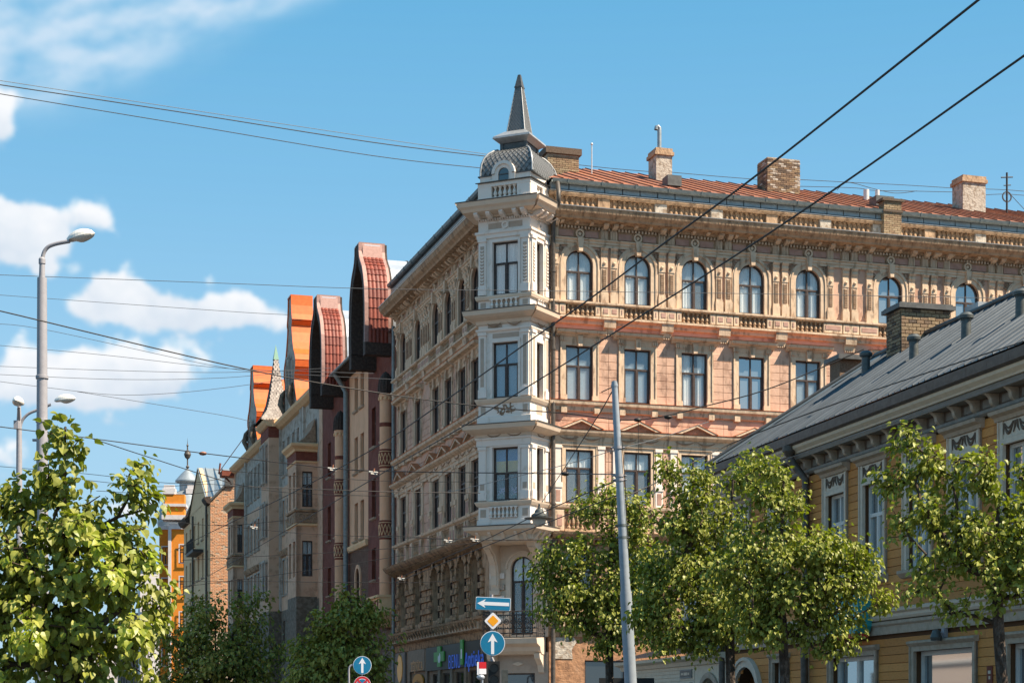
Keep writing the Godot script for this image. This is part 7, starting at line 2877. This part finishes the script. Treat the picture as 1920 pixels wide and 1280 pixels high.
func signs():
	var b := at(922, HY, 46.0)
	b.y = 0
	var f := Fac.new(b.x, 46.0, 1, 0.05)
	var t := thing("traffic_sign_post", "sign post with blue arrow signs and a yellow diamond above traffic lights", "traffic sign", b)
	var m := MB.new()
	m.tube([b, b + Vector3(0, 4.95, 0)], [0.04], 8)
	put("post", t, m, "pole_grey")
	var yy := func(py: float) -> float: return EYE + (HY - py) / FP * 46.0
	# one-way plate, slightly crooked
	var n := hold("direction_plate", t)
	var rc := PackedVector2Array()
	for q in [[0.46, 0.15], [0.44, 0.17], [-0.44, 0.17], [-0.46, 0.15], [-0.46, -0.15], [-0.44, -0.17], [0.44, -0.17], [0.46, -0.15]]:
		rc.append(Vector2(q[0], q[1]))
	var c := Vector2(0.035, yy.call(1132))
	m = MB.new()
	m.prism(f, turned(rc, -0.04, c), 0.05, 0.062)
	put("rim", n, m, "sign_white")
	m = MB.new()
	var ins := PackedVector2Array()
	for p in rc:
		ins.append(p * Vector2(0.972, 0.93))
	m.prism(f, turned(ins, -0.04, c), 0.0625, 0.066)
	put("field", n, m, "sign_blue")
	m = MB.new()
	m.prism(f, turned(arrow(0.84, 0.045, 0.18, 0.115), PI / 2 - 0.04, c), 0.0665, 0.069)
	put("arrow_mark", n, m, "sign_white")
	n = hold("priority_plate", t)
	for q in [[0.215, 0.05, 0.062, "rim", "sign_white"], [0.14, 0.0625, 0.066, "field", "sign_yellow"]]:
		m = MB.new()
		var k: float = q[0]
		var cc := Vector2(0.03, yy.call(1164))
		var pl := PackedVector2Array()
		for i in 4:
			var a := i * PI / 2
			pl.append(cc + Vector2(k, -k * 0.09).rotated(a))
			pl.append(cc + Vector2(k, k * 0.09).rotated(a))
		m.prism(f, pl, q[1], q[2])
		put(q[3], n, m, q[4])
	n = hold("straight_on_plate", t)
	for q in [[0.327, 0.05, 0.062, "rim", "sign_white"], [0.312, 0.0625, 0.066, "field", "sign_blue"]]:
		m = MB.new()
		disc(m, f, 0.02, yy.call(1206), q[0], q[1], q[2])
		put(q[3], n, m, q[4])
	m = MB.new()
	m.prism(f, turned(arrow(0.54, 0.04, 0.19, 0.13), 0.0, Vector2(0.02, yy.call(1207))), 0.0665, 0.069)
	put("arrow_mark", n, m, "sign_white")
	m = MB.new()
	m.tube([f.p(0, yy.call(1232), 0.03), f.p(0.06, yy.call(1242), 0.05)], [0.035], 6)
	put("clamp", t, m, "pole_grey")
	# traffic light
	n = hold("traffic_light", t)
	m = MB.new()
	var y1: float = yy.call(1240)
	m.box(f, -0.1, 0.2, y1 - 0.95, y1, 0.04, 0.26)
	for i in 3:
		m.ring(f, 0.05, y1 - 0.18 - i * 0.3, 0.115, 0.13, 0.26, 0.42, -0.3, PI + 0.3, 12)
	put("housing", n, m, "black_paint")
	for i in 3:
		m = MB.new()
		disc(m, f, 0.05, y1 - 0.18 - i * 0.3, 0.11, 0.255, 0.268, 16)
		put("signal_lens", n, m, "signal_lens")
	m = MB.new()
	m.box(f, 0.26, 0.42, y1 - 0.95, y1 - 0.22, 0.0, 0.2)
	put("side_box", n, m, "vent")
	# small post
	b = at(654, HY, 62.0)
	b.y = 0
	f = Fac.new(b.x, 62.0, 1, 0.05)
	yy = func(py: float) -> float: return EYE + (HY - py) / FP * 62.0
	t = thing("traffic_sign_post", "hooked grey post with a round blue arrow sign over a no stopping sign", "traffic sign", b)
	m = MB.new()
	m.tube(spline([b, b + Vector3(0, 2.8, 0), f.p(0, yy.call(1256), 0), f.p(0.04, yy.call(1249), 0), f.p(0.14, yy.call(1246), 0), f.p(0.3, yy.call(1246), 0)], 4), [0.035], 8)
	m.tube([f.p(0.47, yy.call(1232), 0), f.p(0.47, yy.call(1310), 0)], [0.03], 6)
	put("post", t, m, "pole_grey")
	n = hold("straight_on_plate", t)
	for q in [[0.327, 0.05, 0.062, "rim", "sign_white"], [0.312, 0.0625, 0.066, "field", "sign_blue"]]:
		m = MB.new()
		disc(m, f, 0.475, yy.call(1247), q[0], q[1], q[2])
		put(q[3], n, m, q[4])
	m = MB.new()
	m.prism(f, turned(arrow(0.54, 0.04, 0.19, 0.13), 0.0, Vector2(0.475, yy.call(1247))), 0.0665, 0.069)
	put("arrow_mark", n, m, "sign_white")
	n = hold("no_stopping_plate", t)
	var cy: float = yy.call(1283.5)
	for q in [[0.305, 0.05, 0.062, "rim", "sign_white"], [0.295, 0.0625, 0.066, "border", "sign_red"], [0.215, 0.0662, 0.068, "edge", "sign_white"], [0.2, 0.0682, 0.07, "field", "sign_blue"]]:
		m = MB.new()
		disc(m, f, 0.475, cy, q[0], q[1], q[2])
		put(q[3], n, m, q[4])
	for s in [-1, 1]:
		m = MB.new()
		m.prism(f, turned(V2([-0.215, -0.035, 0.215, -0.035, 0.215, 0.035, -0.215, 0.035]), s * PI / 4, Vector2(0.475, cy)), 0.0702 + s * 0.0006, 0.0715 + s * 0.0006)
		put("bar", n, m, "sign_red")
	shop_signs()


func shop_signs():
	var L := street_line()
	var m := MB.new()
	m.box(L, 6.35, 15.1, 3.85, 4.88, 0.02, 0.12)
	var t := thing("pharmacy_sign", "dark fascia with blue pharmacy letters and green crosses under the shop cornice", "sign", L.p(10.6, 3.9, 0.1))
	put("board", t, m, "shop_deep")
	var a := L.ua(851, 0.15)
	var z: MeshInstance3D = lettering(t, L, a, 4.12, 0.122, "BENU", 0.8, "letter_blue", 0.014, "Droid Sans", 0.98)
	z.mesh.font.font_weight = 500
	m = MB.new()
	var g := L.ua(867, 0.15)
	m.box(L, g - 0.2, g + 0.2, 3.95, 4.98, 0.14, 0.2)
	put("green_bar", t, m, "letter_green")
	m = MB.new()
	m.box(L, g - 0.07, g + 0.1, 4.2, 4.6, 0.2, 0.206)
	put("pale_mark", t, m, "sign_white")
	lettering(t, L, L.ua(888, 0.15), 4.12, 0.122, "Aptieka", 0.8, "letter_blue", 0.014, "Droid Sans", 0.95)
	var c := L.ua(824, 0.15)
	m = MB.new()
	m.prism(L, V2([c - 0.28, 3.98, c + 0.28, 3.98, c + 0.28, 4.2, c + 0.85, 4.2, c + 0.85, 4.62, c + 0.28, 4.62, c + 0.28, 4.86, c - 0.28, 4.86, c - 0.28, 4.62, c - 0.85, 4.62, c - 0.85, 4.2, c - 0.28, 4.2]), 0.13, 0.19)
	put("green_cross", t, m, "letter_green")
	m = MB.new()
	m.ring(L, c + 0.1, 4.36, 0.12, 0.22, 0.19, 0.2, 2.6, 2.6 + 5.0, 16)
	m.ring(L, c + 0.12, 4.36, 0.0, 0.12, 0.19, 0.2, 0, TAU, 12)
	put("swirl_mark", t, m, "sign_white")
	t = thing("tea_room_sign", "brown fascia with tan tea room letters", "sign", L.p(4.6, 3.9, 0.1))
	m = MB.new()
	m.box(L, 3.25, 6.1, 3.9, 4.88, 0.02, 0.12)
	put("board", t, m, "shop_dark")
	lettering(t, L, 4.65, 4.12, 0.122, "TĒJNĪCA", 0.56, "letter_tan", 0.012, "Droid Serif", 0.95)
	t = thing("tea_oval_sign", "ochre oval tea sign hanging below the tea room letters", "sign", L.p(4.9, 3.2, 0.1))
	m = MB.new()
	var q := PackedVector2Array()
	for i in 24:
		q.append(Vector2(4.75 + cos(TAU * i / 24) * 1.0, 3.42 + sin(TAU * i / 24) * 0.36))
	m.prism(L, q, 0.04, 0.1)
	put("oval", t, m, "oval_ochre")
	lettering(t, L, 4.75, 3.24, 0.101, "TĒJA", 0.5, "shop_deep", 0.01, "Droid Serif", 0.95)
	t = thing("corner_oval_sign", "upright orange oval on a grey panel beside the grey rain pipe", "sign", L.p(1.2, 3.3, 0.1))
	m = MB.new()
	m.box(L, 0.3, 2.2, 3.4, 4.86, 0.02, 0.1)
	put("panel", t, m, "far_grey")
	m = MB.new()
	q = PackedVector2Array()
	for i in 24:
		q.append(Vector2(1.3 + cos(TAU * i / 24) * 0.52, 4.12 + sin(TAU * i / 24) * 0.66))
	m.prism(L, q, 0.1, 0.13)
	put("oval", t, m, "sign_yellow")
	t = thing("bracket_sign", "small red and white box sign with round lamp beside the traffic light", "sign", at(904, 1250, 58.0))
	var f := Fac.new(at(904, 0, 58.0).x, 58.0, 1, 0.2)
	m = MB.new()
	m.box(f, -0.12, 0.12, 3.36, 3.58, 0, 0.1)
	put("red_field", t, m, "sign_red")
	m = MB.new()
	m.box(f, -0.12, 0.12, 3.18, 3.36, 0, 0.1)
	m.box(f, -0.18, -0.122, 3.16, 3.58, 0, 0.09)
	put("white_field", t, m, "sign_white")
	m = MB.new()
	m.ball(f.p(-0.06, 3.08, 0.06), Vector3(0.14, 0.09, 0.12), 10)
	m.tube([f.p(0, 3.1, 0.05), f.p(0, 0, 0.05)], [0.03], 6)
	put("lamp_bowl", t, m, "zinc_pale")


func _ready():
	unit_box = make_unit_box()
	make_materials()
	make_sky_and_light()
	ground()
	corner_house()
	red_house()
	grey_house()
	far_houses()
	across_the_street()
	wood_house()
	small_house()
	trees()
	street_lamps()
	signs()
	wires()
